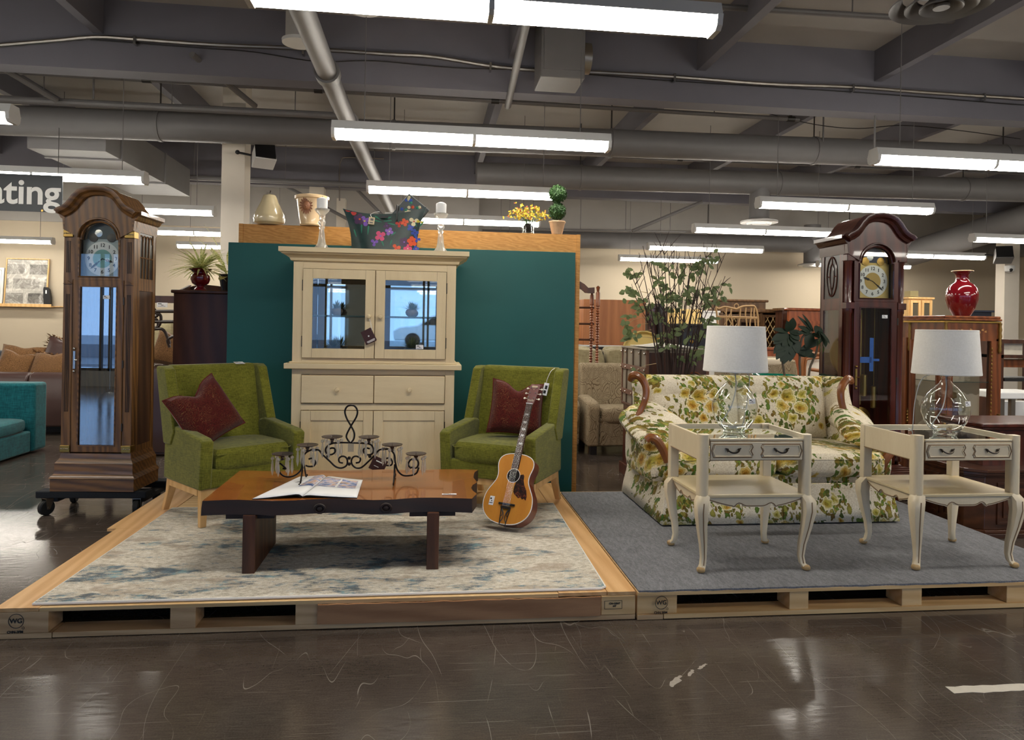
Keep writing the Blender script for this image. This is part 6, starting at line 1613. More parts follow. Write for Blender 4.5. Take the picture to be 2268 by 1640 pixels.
m = MB(); m.tube([tuple(cen + (p - cen) * .9 + Vector((0, 0, 1.063))) for p in plan[:4]], .003, 5); m.obj('shelf_edge', plain('shelf_edge_green', '#39504c', .2), t)
for x in (A.x + .06, D_.x - .06): box(x - .03, x + .03, 7.06, 7.12, 0, .3).obj('leg', WN, t, smooth=0)
t = thing('red_vase', 'tall glossy red baluster vase on the glass-fronted cabinet', 'vase', (on_y(2130, 690, 6.78).x, 6.78, 1.729))
m = MB(); m.lathe([(.001, 0), (.075, 0), (.082, .012), (.12, .08), (.148, .17), (.15, .225), (.135, .29), (.1, .335), (.068, .355), (.058, .385), (.06, .43), (.072, .455), (.1, .468), (.1, .474), (.07, .465), (.05, .43)], 40); m.obj('vase_body', M['red_gloss'], t, smooth=60)
m = MB(); m.lathe([(.1, .467), (.102, .471), (.1, .475), (.094, .475)], 40); m.obj('rim_line', M['terracotta'], t)
# brown jar seen through the lamp glass
t = thing('lidded_jar', 'dark plum jar with a gilt lid inside the glass-fronted cabinet', 'jar', (on_y(2098, 900, 6.85).x, 6.85, .4305))
m = MB(); m.lathe([(.001, 0), (.08, 0), (.11, .2), (.1, .38), (.06, .44), (.001, .45)], 24); m.obj('jar_body', plain('plum_glaze', '#4a2430', .4), t)
m = MB(); m.lathe([(.062, .44), (.085, .45), (.085, .5), (.03, .52), (.001, .52)], 24); m.obj('lid', M['brass'], t)

# ---------------------------------------------------------------- carved chests at the edge of the platform
CW = M['chestwood']
t = thing('carved_chest', 'low dark carved chest with clipped corner on the floor beside the carpet', 'chest')
pl = [(4.12, 5.48), (4.12, 5.02), (4.22, 4.93), (5.6, 4.93), (5.6, 5.48)]
def grow(k): return [(x - k if x < 4.2 else x + (-k * .4 if x < 4.3 else k), y - (k if y < 5.2 else -k)) for x, y in pl]
for k, z0, z1 in ((.03, 0, .035), (.02, .035, .06), (.0, .06, .46), (.015, .46, .475), (.03, .475, .50), (.045, .50, .525)): MB().prism(grow(k), z0, z1, 'z').obj('top' if z1 > .5 else ('case' if z0 == .06 else 'moulding'), CW, t, smooth=0, bev=.004)
def relief(par, x0, x1, z0, z1, y, side=None):
    m = MB()
    if side is None: m.ring(x0, x1, z0, z1, .018, y - .010, y + .004)
    else: r = lambda k, x: [(x, x0 + k, z0 + k), (x, x1 - k, z0 + k), (x, x1 - k, z1 - k), (x, x0 + k, z1 - k)]; m.loft([r(0, side - .010), r(.018, side - .010), r(.018, side + .004), r(0, side + .004)], closed=True)
    m.obj('carved_panel', CW, par, smooth=0)
for a, b in ((4.32, 4.62), (4.68, 5.1), (5.16, 5.5)): relief(t, a, b, .1, .42, 4.93); relief(t, a + .05, b - .05, .15, .37, 4.93)
for a, b in ((5.06, 5.24), (5.28, 5.46)): relief(t, a, b, .1, .42, 0, 4.12)
m = MB()
for i in range(40): m.ball((4.25 + .034 * i, 4.918, .487), .012, .008, .01, 6, 4)
for i in range(12): m.ball((4.108, 5.05 + .036 * i, .487), .008, .012, .01, 6, 4)
m.obj('egg_moulding', CW, t)
t = thing('blanket_chest', 'upper dark red-brown chest resting on the low carved chest', 'chest', (4.28, 5.03, .5255))
RB = M['cherry']
box(.02, 1.1, .02, .42, 0, .28).obj('case', RB, t, smooth=0); box(-.01, 1.13, -.01, .45, .28, .30).obj('moulding', RB, t, bev=.008); box(-.03, 1.15, -.03, .47, .30, .335).obj('lid', RB, t, bev=.01)
m = MB(); m.tube(bez([(.02, .17, .2), (-.015, .17, .17), (-.015, .27, .17), (.02, .27, .2)], 4), .006, 6); m.obj('handle', M['brass'], t)
t = thing('slatted_bench', 'small dark red slatted bench between the sofa and the tall clock', 'bench', (3.925, 5.56, 0))
for i in range(5): box(0, .34, .0 + .09 * i, .062 + .09 * i, .32, .35).obj('slat', M['cherry'], t, smooth=0, bev=.006)
for x in (.03, .31): box(x - .02, x + .02, 0, .42, .27, .318).obj('rail', M['cherry'], t, smooth=0)
for x in (.01, .29):
    for y in (.0, .38): box(x, x + .04, y, y + .04, 0, .27).obj('leg', M['cherry'], t, smooth=0)
# ---------------------------------------------------------------- behind the sofa and further back
def simple(name, label, cat, parts, group=None):
    t = thing(name, label, cat, group=group)
    for nm, b, mat in parts: box(*b).obj(nm, M[mat] if isinstance(mat, str) else mat, t, smooth=0, bev=.006)
    return t
# leaf-print armchairs
def print_chair(x, y, label):
    t = thing('print_armchair', label, 'armchair', (x, y, 0)); LPm = M['leafprint']
    m = MB(); m.prism([(.02, .1), (-.0, .44), (.64, .44), (.64, .1)], -.30, .30, 'x'); m.obj('seat_base', LPm, t, bev=.02)
    m = MB(); m.prism([(.55, .3), (.62, 1.05), (.66, 1.08), (.75, 1.08), (.80, 1.05), (.78, .12), (.55, .12)], -.40, .40, 'x'); m.obj('backrest', LPm, t, bev=.03, seg=3)
    for s in (-1, 1):
        a, b = sorted((s * .44, s * .29)); m = MB(); m.prism([(-.02, .1), (-.04, .58), (.02, .64), (.55, .68), (.7, .62), (.7, .1)], a, b, 'x'); m.obj('armrest', LPm, t, bev=.03, seg=3)
        for yy in (.0, .66): box(s * .36 - .04, s * .36 + .04, yy, yy + .08, 0, .1).obj('leg', M['black'], t, smooth=0)
    m = MB(); m.sq((0, .26, .47), (.58, .58, .2), 6, 8, 4); m.obj('seat_cushion', LPm, t)
print_chair(2.37, 8.42, 'taupe leaf-print armchair between the oak partition and the trunk')
print_chair(1.42, 8.55, 'taupe leaf-print armchair mostly hidden by the oak partition')
t = thing('sage_sofa', 'sage beige sectional sofa seen from behind the leaf-print chair', 'sofa')
for a, b in ((.6, 2.55), (2.58, 3.3)):
    m = MB(); m.sq(((a + b) / 2, 10.2, .70), (b - a, .35, 1.1), 14, 8, 10); m.obj('backrest', M['sofa_beige'], t)
    m = MB(); m.sq(((a + b) / 2, 10.5, 1.2), (b - a - .1, .35, .14), 4, 8, 2.5); m.obj('back_cushion', M['sofa_beige'], t)
box(.6, 3.3, 10.38, 11.1, .15, .45).obj('seat', M['sofa_beige'], t, bev=.03)
for x in (.7, 2.1, 3.2): box(x - .05, x + .05, 10.1, 10.2, 0, .15).obj('leg', M['black'], t, smooth=0)
# trunk on a dresser
t = simple('low_dresser', 'dark red-brown dresser holding up the steamer trunk', 'dresser', [('case', (2.09, 2.75, 6.66, 7.42, .12, .74), 'cherry'), ('plinth', (2.06, 2.78, 6.63, 7.45, 0, .12), 'cherry'), ('top', (2.07, 2.77, 6.64, 7.44, .74, .765), 'cherry')])
t = thing('steamer_trunk', 'old grey steamer trunk with leather straps behind the twig tree', 'trunk')
tx0, tx1, ty0, ty1, tz0, tz1 = 2.08, 2.70, 6.6, 7.46, .7655, 1.335
trg = plain('grey_trunk_canvas', '#857c6c', .7, var=.2); strp = plain('tan_leather', '#6e4c3a', .6)
box(tx0 + .005, tx1 - .005, ty0 + .005, ty1 - .005, tz0, tz1).obj('case', trg, t, smooth=0)
box(tx0 + .002, tx1 - .002, ty0 - .002, ty0 + .004, tz0 + .02, tz1 - .02).obj('front_panel', M['mahog'], t, smooth=0)
for y in (ty0, ty1 - .02):
    for x in (tx0, tx1 - .02): box(x - .004, x + .024, y - .004, y + .024, tz0, tz1 + .004).obj('corner_strip', strp, t, smooth=0)
for y in (6.8, 7.05, 7.28): box(tx0 - .008, tx0 + .006, y - .012, y + .012, tz0, tz1 + .006).obj('wood_batten', plain('trunk_batten', '#5a4c3e', .6), t, smooth=0)
for z in (.86, 1.12): box(tx0 - .012, tx0 - .0, ty0, ty1, z, z + .05).obj('leather_strap', strp, t, smooth=0)
for y in (6.62, 6.8, 7.05, 7.28, 7.44):
    for z in (.88, 1.14, 1.30): m = MB(); m.ball((tx0 - .014, y, z), .012, n=7, m=5); m.obj('rivet', M['silver'], t)
m = MB(); m.box(tx0 - .01, tx1 + .01, ty0 - .01, ty1 + .01, tz1, tz1 + .02); m.obj('lid', trg, t, smooth=0, bev=.006)
for x, z in ((2.2, 1.0), (2.55, 1.05)):
    m = MB(); m.t = T((x, ty0 - .004, z), rx=PI / 2)
    m.tube([(.09 * math.cos(a) * (1 - a / 14), .09 * math.sin(a) * (1 - a / 14), 0) for a in [i * .35 for i in range(30)]], .006, 5); m.obj('embossed_scroll', M['walnut'], t)
t = thing('white_cloth', 'crumpled white cloth with dark pattern lying on the steamer trunk', 'cloth')
m = MB(); m.surf(lambda u, v: (2.12 + .5 * u, 6.7 + .6 * v, 1.358 + .035 * abs(math.sin(7 * u + 3 * v)) * math.sin(PI * u) * math.sin(PI * v) + .01), 20, 16)
m.obj('folded_cloth', plain('cloth_with_motifs', '#d8d2c8', .8, var=.5, sc=20), t, solid=.006)
# strap handles of a lower case on the dresser's side
t = thing('round_tray', 'pale yellow round wicker tray standing behind the steamer trunk', 'tray')
c = on_y(1425, 785, 8.0); m = MB(); m.t = T(tuple(c), rx=PI / 2 - .2); m.lathe([(.001, 0), (.25, 0), (.27, .05), (.255, .05), (.24, .012), (.001, .012)], 36); m.obj('tray_rim', plain('pale_straw', '#cfb76c', .6), t)
simple('plant_stand', 'plain dark stand behind the trunk under the straw tray', 'stand', [('top', (2.3, 3.0, 7.7, 8.2, c.z - .34, c.z - .275), 'mahog'), ('case', (2.35, 2.95, 7.75, 8.15, 0, c.z - .345), 'mahog')])

# twig tree
t = thing('twig_tree', 'tall bundle of dark twigs with sparse pale green leaves behind the sofa', 'tree', (0, 0, 0))
YT = 6.28
base = on_y(1492, 900, YT)
m = MB(); m.lathe([(.001, 0), (.13, 0), (.17, .3), (.18, .31), (.15, .3), (.02, .28)], 24, (base.x, YT, 0)); m.obj('pot', plain('dark_wicker_pot', '#3a2a1c', .8), t)
stems = []
tops = [(1391, 592), (1403, 600), (1415, 560), (1424, 545), (1432, 570), (1440, 560), (1450, 548), (1462, 535), (1470, 540), (1478, 560), (1485, 538), (1497, 545), (1505, 560), (1518, 552), (1530, 570), (1541, 548), (1552, 565), (1570, 548), (1580, 530) if False else (1578, 540), (1575, 600), (1607, 560), (1606, 612), (1408, 660), (1597, 630), (1548, 610)]
m = MB()
for i, (x, y) in enumerate(tops):
    Yd = YT + rnd.uniform(-.22, .25); tp_ = on_y(x, y, Yd); bx = on_y(1462 + 68 * (x - 1390) / 220 + rnd.uniform(-8, 8), 830, YT + rnd.uniform(-.08, .08))
    mid = bx.lerp(tp_, .5) + Vector((rnd.uniform(-.04, .04) - (tp_.x - bx.x) * .15, rnd.uniform(-.05, .05), 0))
    P = bez([(base.x + rnd.uniform(-.05, .05), YT, .28), tuple(bx), tuple(mid), tuple(tp_)], 6)
    m.tube(P, [.009 - .007 * k / len(P) for k in range(len(P))], 5); stems.append(P)
    for k in range(5):
        q = Vector(P[rnd.randint(9, len(P) - 2)]); d = Vector((rnd.uniform(-.12, .12), rnd.uniform(-.1, .1), rnd.uniform(.06, .22)))
        m.tube([tuple(q), tuple(q + d * .5 + Vector((rnd.gauss(0, .01), 0, .01))), tuple(q + d)], [.004, .003, .0015], 4)
m.obj('twigs', M['twig'], t)
m = MB(); tw = MB()
for x, y, n_ in ((1388, 604, 3), (1406, 608, 4), (1373, 648, 2), (1393, 641, 4), (1408, 652, 3), (1415, 672, 5), (1421, 688, 5), (1443, 677, 3), (1438, 692, 3), (1395, 703, 3), (1386, 721, 4), (1396, 730, 3), (1403, 745, 4), (1398, 752, 3), (1467, 593, 4), (1475, 588, 3), (1468, 633, 4), (1455, 622, 3), (1500, 610, 4), (1515, 590, 4), (1534, 602, 5), (1545, 590, 4), (1553, 587, 5), (1566, 580, 4), (1580, 571, 3), (1465, 662, 5), (1478, 655, 4), (1489, 662, 5), (1498, 668, 4), (1491, 688, 3), (1521, 651, 4), (1530, 645, 3), (1545, 648, 4), (1525, 668, 4), (1560, 660, 3), (1595, 655, 5), (1585, 662, 4), (1606, 635, 2), (1580, 640, 3), (1571, 673, 4), (1560, 715, 4), (1574, 712, 4), (1552, 748, 5), (1540, 742, 3), (1545, 788, 5), (1535, 795, 4), (1556, 780, 4), (1503, 799, 4), (1470, 757, 4), (1461, 712, 4), (1452, 705, 3), (1472, 742, 3), (1410, 821, 3), (1480, 770, 3), (1505, 720, 4), (1515, 735, 3)):
    Yd = YT + rnd.uniform(-.2, .15); c = on_y(x, y, Yd)
    best = min((Vector(p) for P in stems for p in P[6:]), key=lambda p: (p - c).length)
    tw.tube([tuple(best), tuple(best.lerp(c, .6) + Vector((0, 0, .02))), tuple(c)], [.003, .002, .0015], 4)
    for k in range(n_ + 2):
        a = rnd.uniform(0, 2 * PI); d = Vector((math.cos(a), rnd.uniform(-.5, .3), math.sin(a) * .7 - .15)) * rnd.uniform(.05, .085)
        m.leaf(c + Vector((rnd.gauss(0, .025), rnd.gauss(0, .02), rnd.gauss(0, .02))), d, rnd.uniform(.03, .045), up=(rnd.gauss(0, .3), -1, .5), bend=.2, n=4)
tw.obj('twig_foliage', plain('tan_twig', '#a08a5e', .6), t)
m.obj('leaves', M['leafp'], t)

# spindle bed post and headboard
t = thing('spindle_bed', 'dark turned-spindle bed head peeping out beside the oak partition', 'bed')
Yb = 9.5; xa, xb = on_y(1314, 700, Yb).x, on_y(1322, 700, Yb).x
def beads(x, y, z0, z1, top):
    P = []; z = z0
    n = int((z1 - z0) / .035)
    for i in range(n): zz = z0 + (z1 - z0) * i / n; P += [(.014, zz), (.026 if i % 6 else .03, zz + .016)]
    m = MB(); m.lathe([(.001, 0), (.02, 0), (.02, z0)] + P + [(.02, z1), (.03, z1 + .01), (.03, top - .1), (.018, top - .08), (.022, top - .05), (.028, top - .02), (.001, top)], 12, (x, y, 0)); m.obj('turned_post', M['walnut'], t)
beads(xa, Yb + .1, .25, 1.85, 2.09); beads(xb + .01, Yb, .25, 1.83, 2.12)
pts = [on_y(*q, Yb + .05) for q in ((1262, 622), (1284, 624), (1294, 630), (1302, 638), (1316, 637), (1316, 650), (1304, 650), (1296, 649), (1288, 642), (1276, 636), (1262, 632))]
MB().prism([(p.x, p.z) for p in pts][::-1], Yb + .02, Yb + .07).obj('scrolled_rail', M['mahog'], t, smooth=0)
for y in (682, 718, 753): a, b = on_y(1240, y - 1, Yb + .1), on_y(1316, y, Yb + .1); m = MB(); m.tube([a, b], .014, 8); m.obj('rail', M['mahog'], t)
beads(xa - 1.3, Yb + .1, .25, 1.85, 2.09)
# plywood cabinet back on a black table
simple('cabinet_top', 'plain brown plywood-backed cabinet standing on the black table', 'cabinet', [('case', (2.47, 3.50, 11.2, 11.7, 1.262, 2.0), 'ply_brown'), ('base_strip', (2.47, 3.50, 11.19, 11.7, 1.235, 1.262), 'white_metal')])
simple('black_table', 'black table beneath the plywood-backed cabinet', 'table', [('top', (2.42, 3.52, 11.15, 11.95, 1.18, 1.234), 'black'), ('leg', (2.45, 2.55, 11.2, 11.3, 0, 1.18), 'black'), ('leg', (3.4, 3.5, 11.2, 11.3, 0, 1.18), 'black'), ('apron', (2.55, 3.4, 11.24, 11.28, .9, 1.18), 'black')])
def at2(px0, px1, py0, py1, Y): a, b = on_y(px0, py0, Y), on_y(px1, py1, Y); return a.x, b.x, b.z, a.z
def far_box(name, label, cat, px0, px1, py0, py1, Y, d, mat, to_floor=True, extra=None):
    x0, x1, z0, z1 = at2(px0, px1, py0, py1, Y)
    t = thing(name, label, cat)
    box(x0, x1, Y, Y + d, 0 if to_floor else z0, z1).obj('case', M[mat] if isinstance(mat, str) else mat, t, smooth=0, bev=.008)
    if extra: extra(t, x0, x1, z0, z1)
    return t
def topcap(t, x0, x1, z0, z1): box(x0 - .02, x1 + .02, 0, .1, z1, z1 + .02)
far_box('dark_bookcase', 'tall dark red bookcase side behind the twig tree', 'bookcase', 1437, 1455, 683, 770, 11.3, .35, 'cherry', extra=lambda t, x0, x1, z0, z1: box(x0 - .02, x1 + .02, 11.28, 11.67, z1, z1 + .03).obj('top', M['cherry'], t, smooth=0))
far_box('black_cupboard', 'tall narrow black cabinet side behind the twig tree', 'cabinet', 1459, 1468, 675, 770, 11.2, .4, 'black', extra=lambda t, x0, x1, z0, z1: box(x0 - .01, x1 + .01, 11.19, 11.61, z1, z1 + .02).obj('top', M['black'], t, smooth=0))
far_box('mahogany_bookcase', 'dark brown bookcase beside the pale holed board', 'bookcase', 1469, 1478, 690, 770, 11.6, .35, 'mahog', extra=lambda t, x0, x1, z0, z1: box(x0 - .01, x1 + .01, 11.59, 11.96, z1, z1 + .02).obj('top', M['mahog'], t, smooth=0))
def hole(t, x0, x1, z0, z1):
    c = on_y(1514, 692, 12.4); m = MB(); m.t = T((c.x, 12.398, c.z), rx=PI / 2); m.lathe([(.001, 0), (.035, 0), (.035, .002)], 20); m.obj('cable_hole', M['ink'], t)
far_box('pale_board', 'pale yellow wooden desk back with a round cable hole', 'desk', 1472, 1554, 684, 725, 12.4, .5, plain('pale_maple', '#e0c078', .5), extra=hole)
def blk(t, x0, x1, z0, z1):
    box(x0 - .04, x1 + .04, 9.56, 10.12, z1, z1 + .03).obj('top', M['black'], t, smooth=0)
    for k in (.1, .55): box(x0 + (x1 - x0) * k, x0 + (x1 - x0) * (k + .38), 9.59, 9.6, .2, z1 - .1).obj('door', plain('black_gloss', '#202226', .3), t, smooth=0)
    c = on_y(1532, 757, 9.58); m = MB(); m.ball(tuple(c), .028, .02, .028, 12, 8); m.obj('knob', M['brass'], t)
far_box('black_cabinet', 'black cabinet with a brass knob behind the twig tree', 'cabinet', 1500, 1572, 722, 775, 9.6, .5, 'black', extra=blk)
far_box('white_dresser', 'pale grey-white dresser beside the wicker headboard', 'dresser', 1556, 1592, 692, 720, 12.9, .5, 'white_metal', extra=lambda t, x0, x1, z0, z1: box(x0 - .02, x1 + .02, 12.88, 13.42, z1, z1 + .03).obj('top', M['white_metal'], t, smooth=0))
far_box('white_shelf_unit', 'white shelf unit with a blue box glimpsed past the bed post', 'shelf unit', 1270, 1296, 683, 730, 12.6, .4, 'white_metal', extra=lambda t, x0, x1, z0, z1: box(x0 + .02, x0 + .12, 12.55, 12.59, z0 + .02, z0 + .22).obj('blue_box', plain('sky_blue_box', '#3a86c8', .6), t, smooth=0))
far_box('black_television', 'black television set behind the bed post', 'television', 1272, 1297, 664, 683, 12.05, .12, 'black', False, lambda t, x0, x1, z0, z1: box(x0 + .04, x1 - .04, 12.035, 12.05, z0 + .03, z1 - .05).obj('screen', plain('dark_screen', '#0c1016', .15), t, smooth=0))
simple('media_stand', 'brown media stand carrying the black television behind the bed post', 'stand', [('case', (1.9, 2.75, 12.0, 12.35, 0, on_y(1284, 683.5, 12.0).z - .012), 'ply_brown'), ('top', (1.88, 2.77, 11.98, 12.37, on_y(1284, 683.5, 12.0).z - .012, on_y(1284, 683.5, 12.).z), 'ply_brown')])
# china hutch far back
t = thing('oak_dresser_hutch', 'brown hutch with diamond-lattice doors against the far wall', 'hutch')
Yh = 14.2; OK_ = wood('far_brown_oak', '#3a2614', '#71502e', (2, 2, .2), 9, .45, .8)
hx0, hx1 = on_y(1596, 700, Yh).x, on_y(1728, 700, Yh).x; zt = on_y(1720, 694, Yh).z; zp = on_y(1650, 664, Yh).z
box(hx0, hx1, Yh, Yh + .5, 0, .95).obj('base_case', OK_, t, smooth=0); box(hx0, hx1, Yh + .35, Yh + .5, .95, zt).obj('back_board', M['mahog'], t, smooth=0)
for x in (hx0, hx1 - .06): box(x, x + .06, Yh, Yh + .35, .95, zt).obj('side', OK_, t, smooth=0)
for x in (hx0 + .40, hx1 - .44): box(x, x + .05, Yh, Yh + .35, .95, zt).obj('divider', OK_, t, smooth=0)
box(hx0 - .08, hx1 + .08, Yh - .06, Yh + .5, zt - .0, zt + .08).obj('cornice', OK_, t, smooth=0, bev=.02)
xq = on_y(1700, 664, Yh).x
box(hx0 - .02, xq - .05, Yh - .02, Yh + .45, zt + .08, zp - .05).obj('crest', OK_, t, smooth=0); box(hx0 - .08, xq, Yh - .06, Yh + .5, zp - .05, zp).obj('crest_cornice', OK_, t, smooth=0, bev=.015)
box(hx0 + .45, hx1 - .45, Yh - .01, Yh + .03, zt - .2, zt - .02).obj('valance', OK_, t, smooth=0)
for a, b in ((hx0 + .06, hx0 + .40), (hx1 - .39, hx1 - .06)):
    d = MB().ring(a, b, 1.05, zt - .04, .05, Yh - .02, Yh + .01).obj('lattice_door', OK_, t, smooth=0)
    m = MB(); za, zb = 1.1, zt - .09; w = b - a - .1
    for k in range(-3, 4):
        for sg in (-1, 1):
            x0_ = a + .05 + w / 2 + k * .12
            z0_, z1_ = za, zb; h_ = zb - za; pts_ = []
            for q in range(21):
                zz = za + h_ * q / 20; xx = x0_ + sg * (zz - (za + zb) / 2) * .55
                if a + .05 <= xx <= b - .05: pts_.append((xx, Yh - .012, zz))
            if len(pts_) > 1: m.tube(pts_, .008, 5)
    m.obj('lattice', plain('pale_lattice', '#b89a6a', .5), d)
for z in (1.35, 1.7): box(hx0 + .46, hx1 - .45, Yh + .05, Yh + .34, z, z + .03).obj('shelf', OK_, t, smooth=0)
# wicker headboard
t = thing('wicker_headboard', 'pale wicker headboard with looping rods and a ring above the lampshade', 'headboard')
Yw = 9.4; wk = plain('honey_wicker', '#a8865a', .6)
def wp(x, y): return tuple(on_y(x, y, Yw))
for pts in (((1590, 830), (1590, 740), (1588, 700), (1586, 682), (1592, 684), (1605, 680), (1622, 683), (1631, 685)), ((1631, 685), (1645, 679), (1660, 678), (1672, 680), (1678, 700), (1679, 725), (1678, 830))):
    m = MB(); m.tube(bez([wp(*p) for p in pts], 6), .014, 8); m.obj('wicker_rail', wk, t)
for x, k in ((1609, 0), (1620, 3), (1640, -4), (1652, 2), (1664, -3), (1671, 2)): m = MB(); m.tube(bez([wp(x, 682), wp(x - 1, 700), wp(x + k, 722), wp(x + k * 1.5, 790)], 5), .011, 7); m.obj('wicker_spindle', wk, t)
m = MB(); m.tube([wp(1588, 701), wp(1680, 704)], .012, 7); m.tube([wp(1588, 703.5), wp(1680, 706.5)], .008, 6); m.obj('wicker_rail', wk, t)
m = MB(); c = wp(1631, 678.5); m.tube([(c[0] + .032 * math.cos(a), c[1], c[2] + .032 * math.sin(a)) for a in [2 * PI * i / 20 for i in range(20)]], .007, 6, closed=True); m.obj('ring', wk, t)
for sg in (-1, 1):
    m = MB(); m.tube([wp(1612 - sg * 8, 690), wp(1612 + sg * 8, 720)], .005, 5); m.obj('cross_cane', wk, t)
for x in (1590, 1678): p = wp(x, 800); box(p[0] - .02, p[0] + .02, Yw - .02, Yw + .02, 0, p[2]).obj('leg', wk, t, smooth=0)
# orange panelled headboard
t = thing('panelled_headboard', 'reddish-orange panelled wooden bed head against the far wall', 'headboard')
Yo = 13.2; og = wood('orange_cherry', '#6a2e15', '#9c5228', (2, 2, .25), 8, .35, .8, coat=.3)
x0, x1, z0, z1 = at2(1748, 1900, 688, 800, Yo)
box(x0, x1, Yo, Yo + .08, .1, z1).obj('board', og, t, smooth=0); box(x0 - .06, x1 + .06, Yo - .05, Yo + .1, z1, z1 + .05).obj('cap_rail', og, t, smooth=0, bev=.015); box(x0, x1, Yo - .02, Yo, z1 - .26, z1 - .2).obj('cross_rail', og, t, smooth=0)
for i in range(7): x = x0 + (x1 - x0) * i / 6; box(x - .04, x + .04, Yo - .02, Yo, .3, z1 - .26).obj('stile', og, t, smooth=0)
far_box('dark_bookshelf', 'dark open bookshelf between the lattice hutch and orange headboard', 'bookcase', 1733, 1748, 688, 760, 13.7, .3, 'mahog', extra=lambda t, x0, x1, z0, z1: box(x0 - .05, x1 + .02, 13.67, 14.02, z1, z1 + .05).obj('cornice', OK_, t, smooth=0))
far_box('low_console', 'long low orange-brown console under the panelled headboard', 'console', 1690, 1780, 775, 800, 11.0, .5, og, extra=lambda t, x0, x1, z0, z1: box(x0 - .03, x1 + .03, 10.97, 11.53, z1, z1 + .03).obj('top', og, t, smooth=0))
# patterned sofa back and cane chair
t = thing('patterned_sofa', 'taupe vine-patterned sofa back behind the rubber plant', 'sofa')
vp = mk_leafprint(); x0, x1, z0, z1 = at2(1600, 1772, 784, 830, 8.3)
m = MB(); m.sq(((x0 + x1) / 2, 8.45, .72), (x1 - x0, .3, 1.0), 9, 8, 5); m.obj('backrest', M['leafprint'], t)
box(x0 + .05, x1 - .05, 8.5, 9.2, .15, .45).obj('seat', M['leafprint'], t, bev=.03)
m = MB(); m.sq((x0 + .6, 8.35, 1.16), (.5, .1, .1), 3, 8); m.obj('cream_throw', plain('cream_throw', '#e0d4bc', .8), t)
for x in (x0 + .1, x1 - .1): box(x - .04, x + .04, 8.5, 8.58, 0, .15).obj('leg', M['mahog'], t, smooth=0)
t = thing('cane_armchair', 'bent-cane armchair with a crumpled white cushion beside the cherry clock', 'armchair')
Yc2 = 7.9; cn = plain('red_brown_cane', '#9a6236', .45)
def cpn(x, y, d=0.): return tuple(on_y(x, y, Yc2 + d))
m = MB(); m.tube(bez([cpn(1776, 900), cpn(1776, 830), cpn(1777, 800), cpn(1783, 788), cpn(1795, 784), cpn(1815, 785), cpn(1836, 790), cpn(1842, 830), cpn(1842, 900)], 6), .022, 8); m.obj('back_hoop', cn, t)
m = MB(); m.tube(bez([cpn(1782, 900), cpn(1782, 830), cpn(1784, 803), cpn(1790, 795), cpn(1815, 793)], 6), .016, 8); m.obj('inner_hoop', cn, t)
m = MB(); m.tube([cpn(1792, 818, -.3), cpn(1832, 824, -.3)], .02, 8); m.obj('arm_rail', cn, t)
m = MB(); q = cpn(1800, 826, .12); m.sq((q[0] + .05, q[1], q[2] - .05), (.36, .16, .46), 3.5, 8); m.obj('cushion', plain('crumpled_white', '#e4dccb', .8, var=.15, sc=12), t)
p = cpn(1810, 880); box(p[0] - .25, p[0] + .25, Yc2 - .3, Yc2 + .2, p[2] - .2, p[2] - .1).obj('seat', cn, t, smooth=0)
for dx in (-.22, .22):
    for dy in (-.27, .17): box(p[0] + dx - .02, p[0] + dx + .02, Yc2 + dy - .02, Yc2 + dy + .02, 0, p[2] - .2).obj('leg', cn, t, smooth=0)
# rubber plant
t = thing('rubber_plant', 'dark large-leaved rubber plant behind the sofa near the cherry clock', 'potted plant')
Yr = 6.35
b0 = on_y(1770, 900, Yr)
m = MB(); m.lathe([(.001, 0), (.1, 0), (.14, .26), (.15, .27), (.12, .26), (.02, .24)], 24, (b0.x, Yr, 0)); m.obj('pot', plain('dark_green_pot', '#1d2c26', .4), t)
m = MB(); st = [((1738, 835), (1733, 792), (1740, 752)), ((1772, 845), (1771, 800), (1776, 750), (1798, 735)), ((1790, 840), (1800, 800), (1808, 780), (1815, 742))]
for s_ in st: m.tube(bez([(b0.x, Yr, .25)] + [tuple(on_y(*p, Yr)) for p in s_], 5), .012, 6)
m.obj('stems', plain('grey_brown_stem', '#5c5142', .7), t)
m = MB()
def lf(x0, y0, x1, y1, w, dy=-.06): a, b = on_y(x0, y0, Yr), on_y(x1, y1, Yr + dy); m.leaf(a, b - a, w, up=(0, -1, .4), bend=.12, n=6, fold=.1)
for q in ((1745, 738, 1716, 760, .08), (1745, 738, 1712, 752, .08), (1748, 740, 1738, 788, .10), (1744, 740, 1724, 784, .10), (1742, 745, 1720, 775, .09), (1750, 742, 1742, 776, .09), (1748, 745, 1728, 790, .10), (1752, 745, 1755, 785, .10), (1750, 735, 1772, 752, .08), (1748, 735, 1778, 738, .06), (1745, 736, 1745, 712, .07), (1750, 734, 1758, 706, .09), (1745, 735, 1716, 728, .05), (1752, 738, 1766, 760, .08), (1748, 745, 1735, 765, .07), (1750, 745, 1752, 765, .06),
          (1740, 755, 1722, 795, .09), (1750, 757, 1738, 805, .1), (1755, 752, 1752, 800, .1), (1738, 750, 1716, 782, .08), (1760, 748, 1768, 782, .09), (1745, 748, 1732, 800, .09), (1798, 738, 1772, 722, .06), (1800, 735, 1772, 700, .04), (1802, 735, 1782, 696, .035), (1798, 738, 1787, 768, .10), (1800, 738, 1816, 748, .05), (1798, 737, 1770, 735, .05), (1806, 722, 1820, 745, .09), (1816, 732, 1834, 760, .08, -.32), (1814, 735, 1842, 752, .05, -.36), (1768, 786, 1800, 776, .09), (1822, 752, 1776, 772, .07), (1808, 790, 1770, 778, .07), (1815, 830, 1832, 842, .09), (1818, 832, 1812, 850, .07)): lf(*q)
m.obj('leaves', M['leafd'], t)
m = MB()
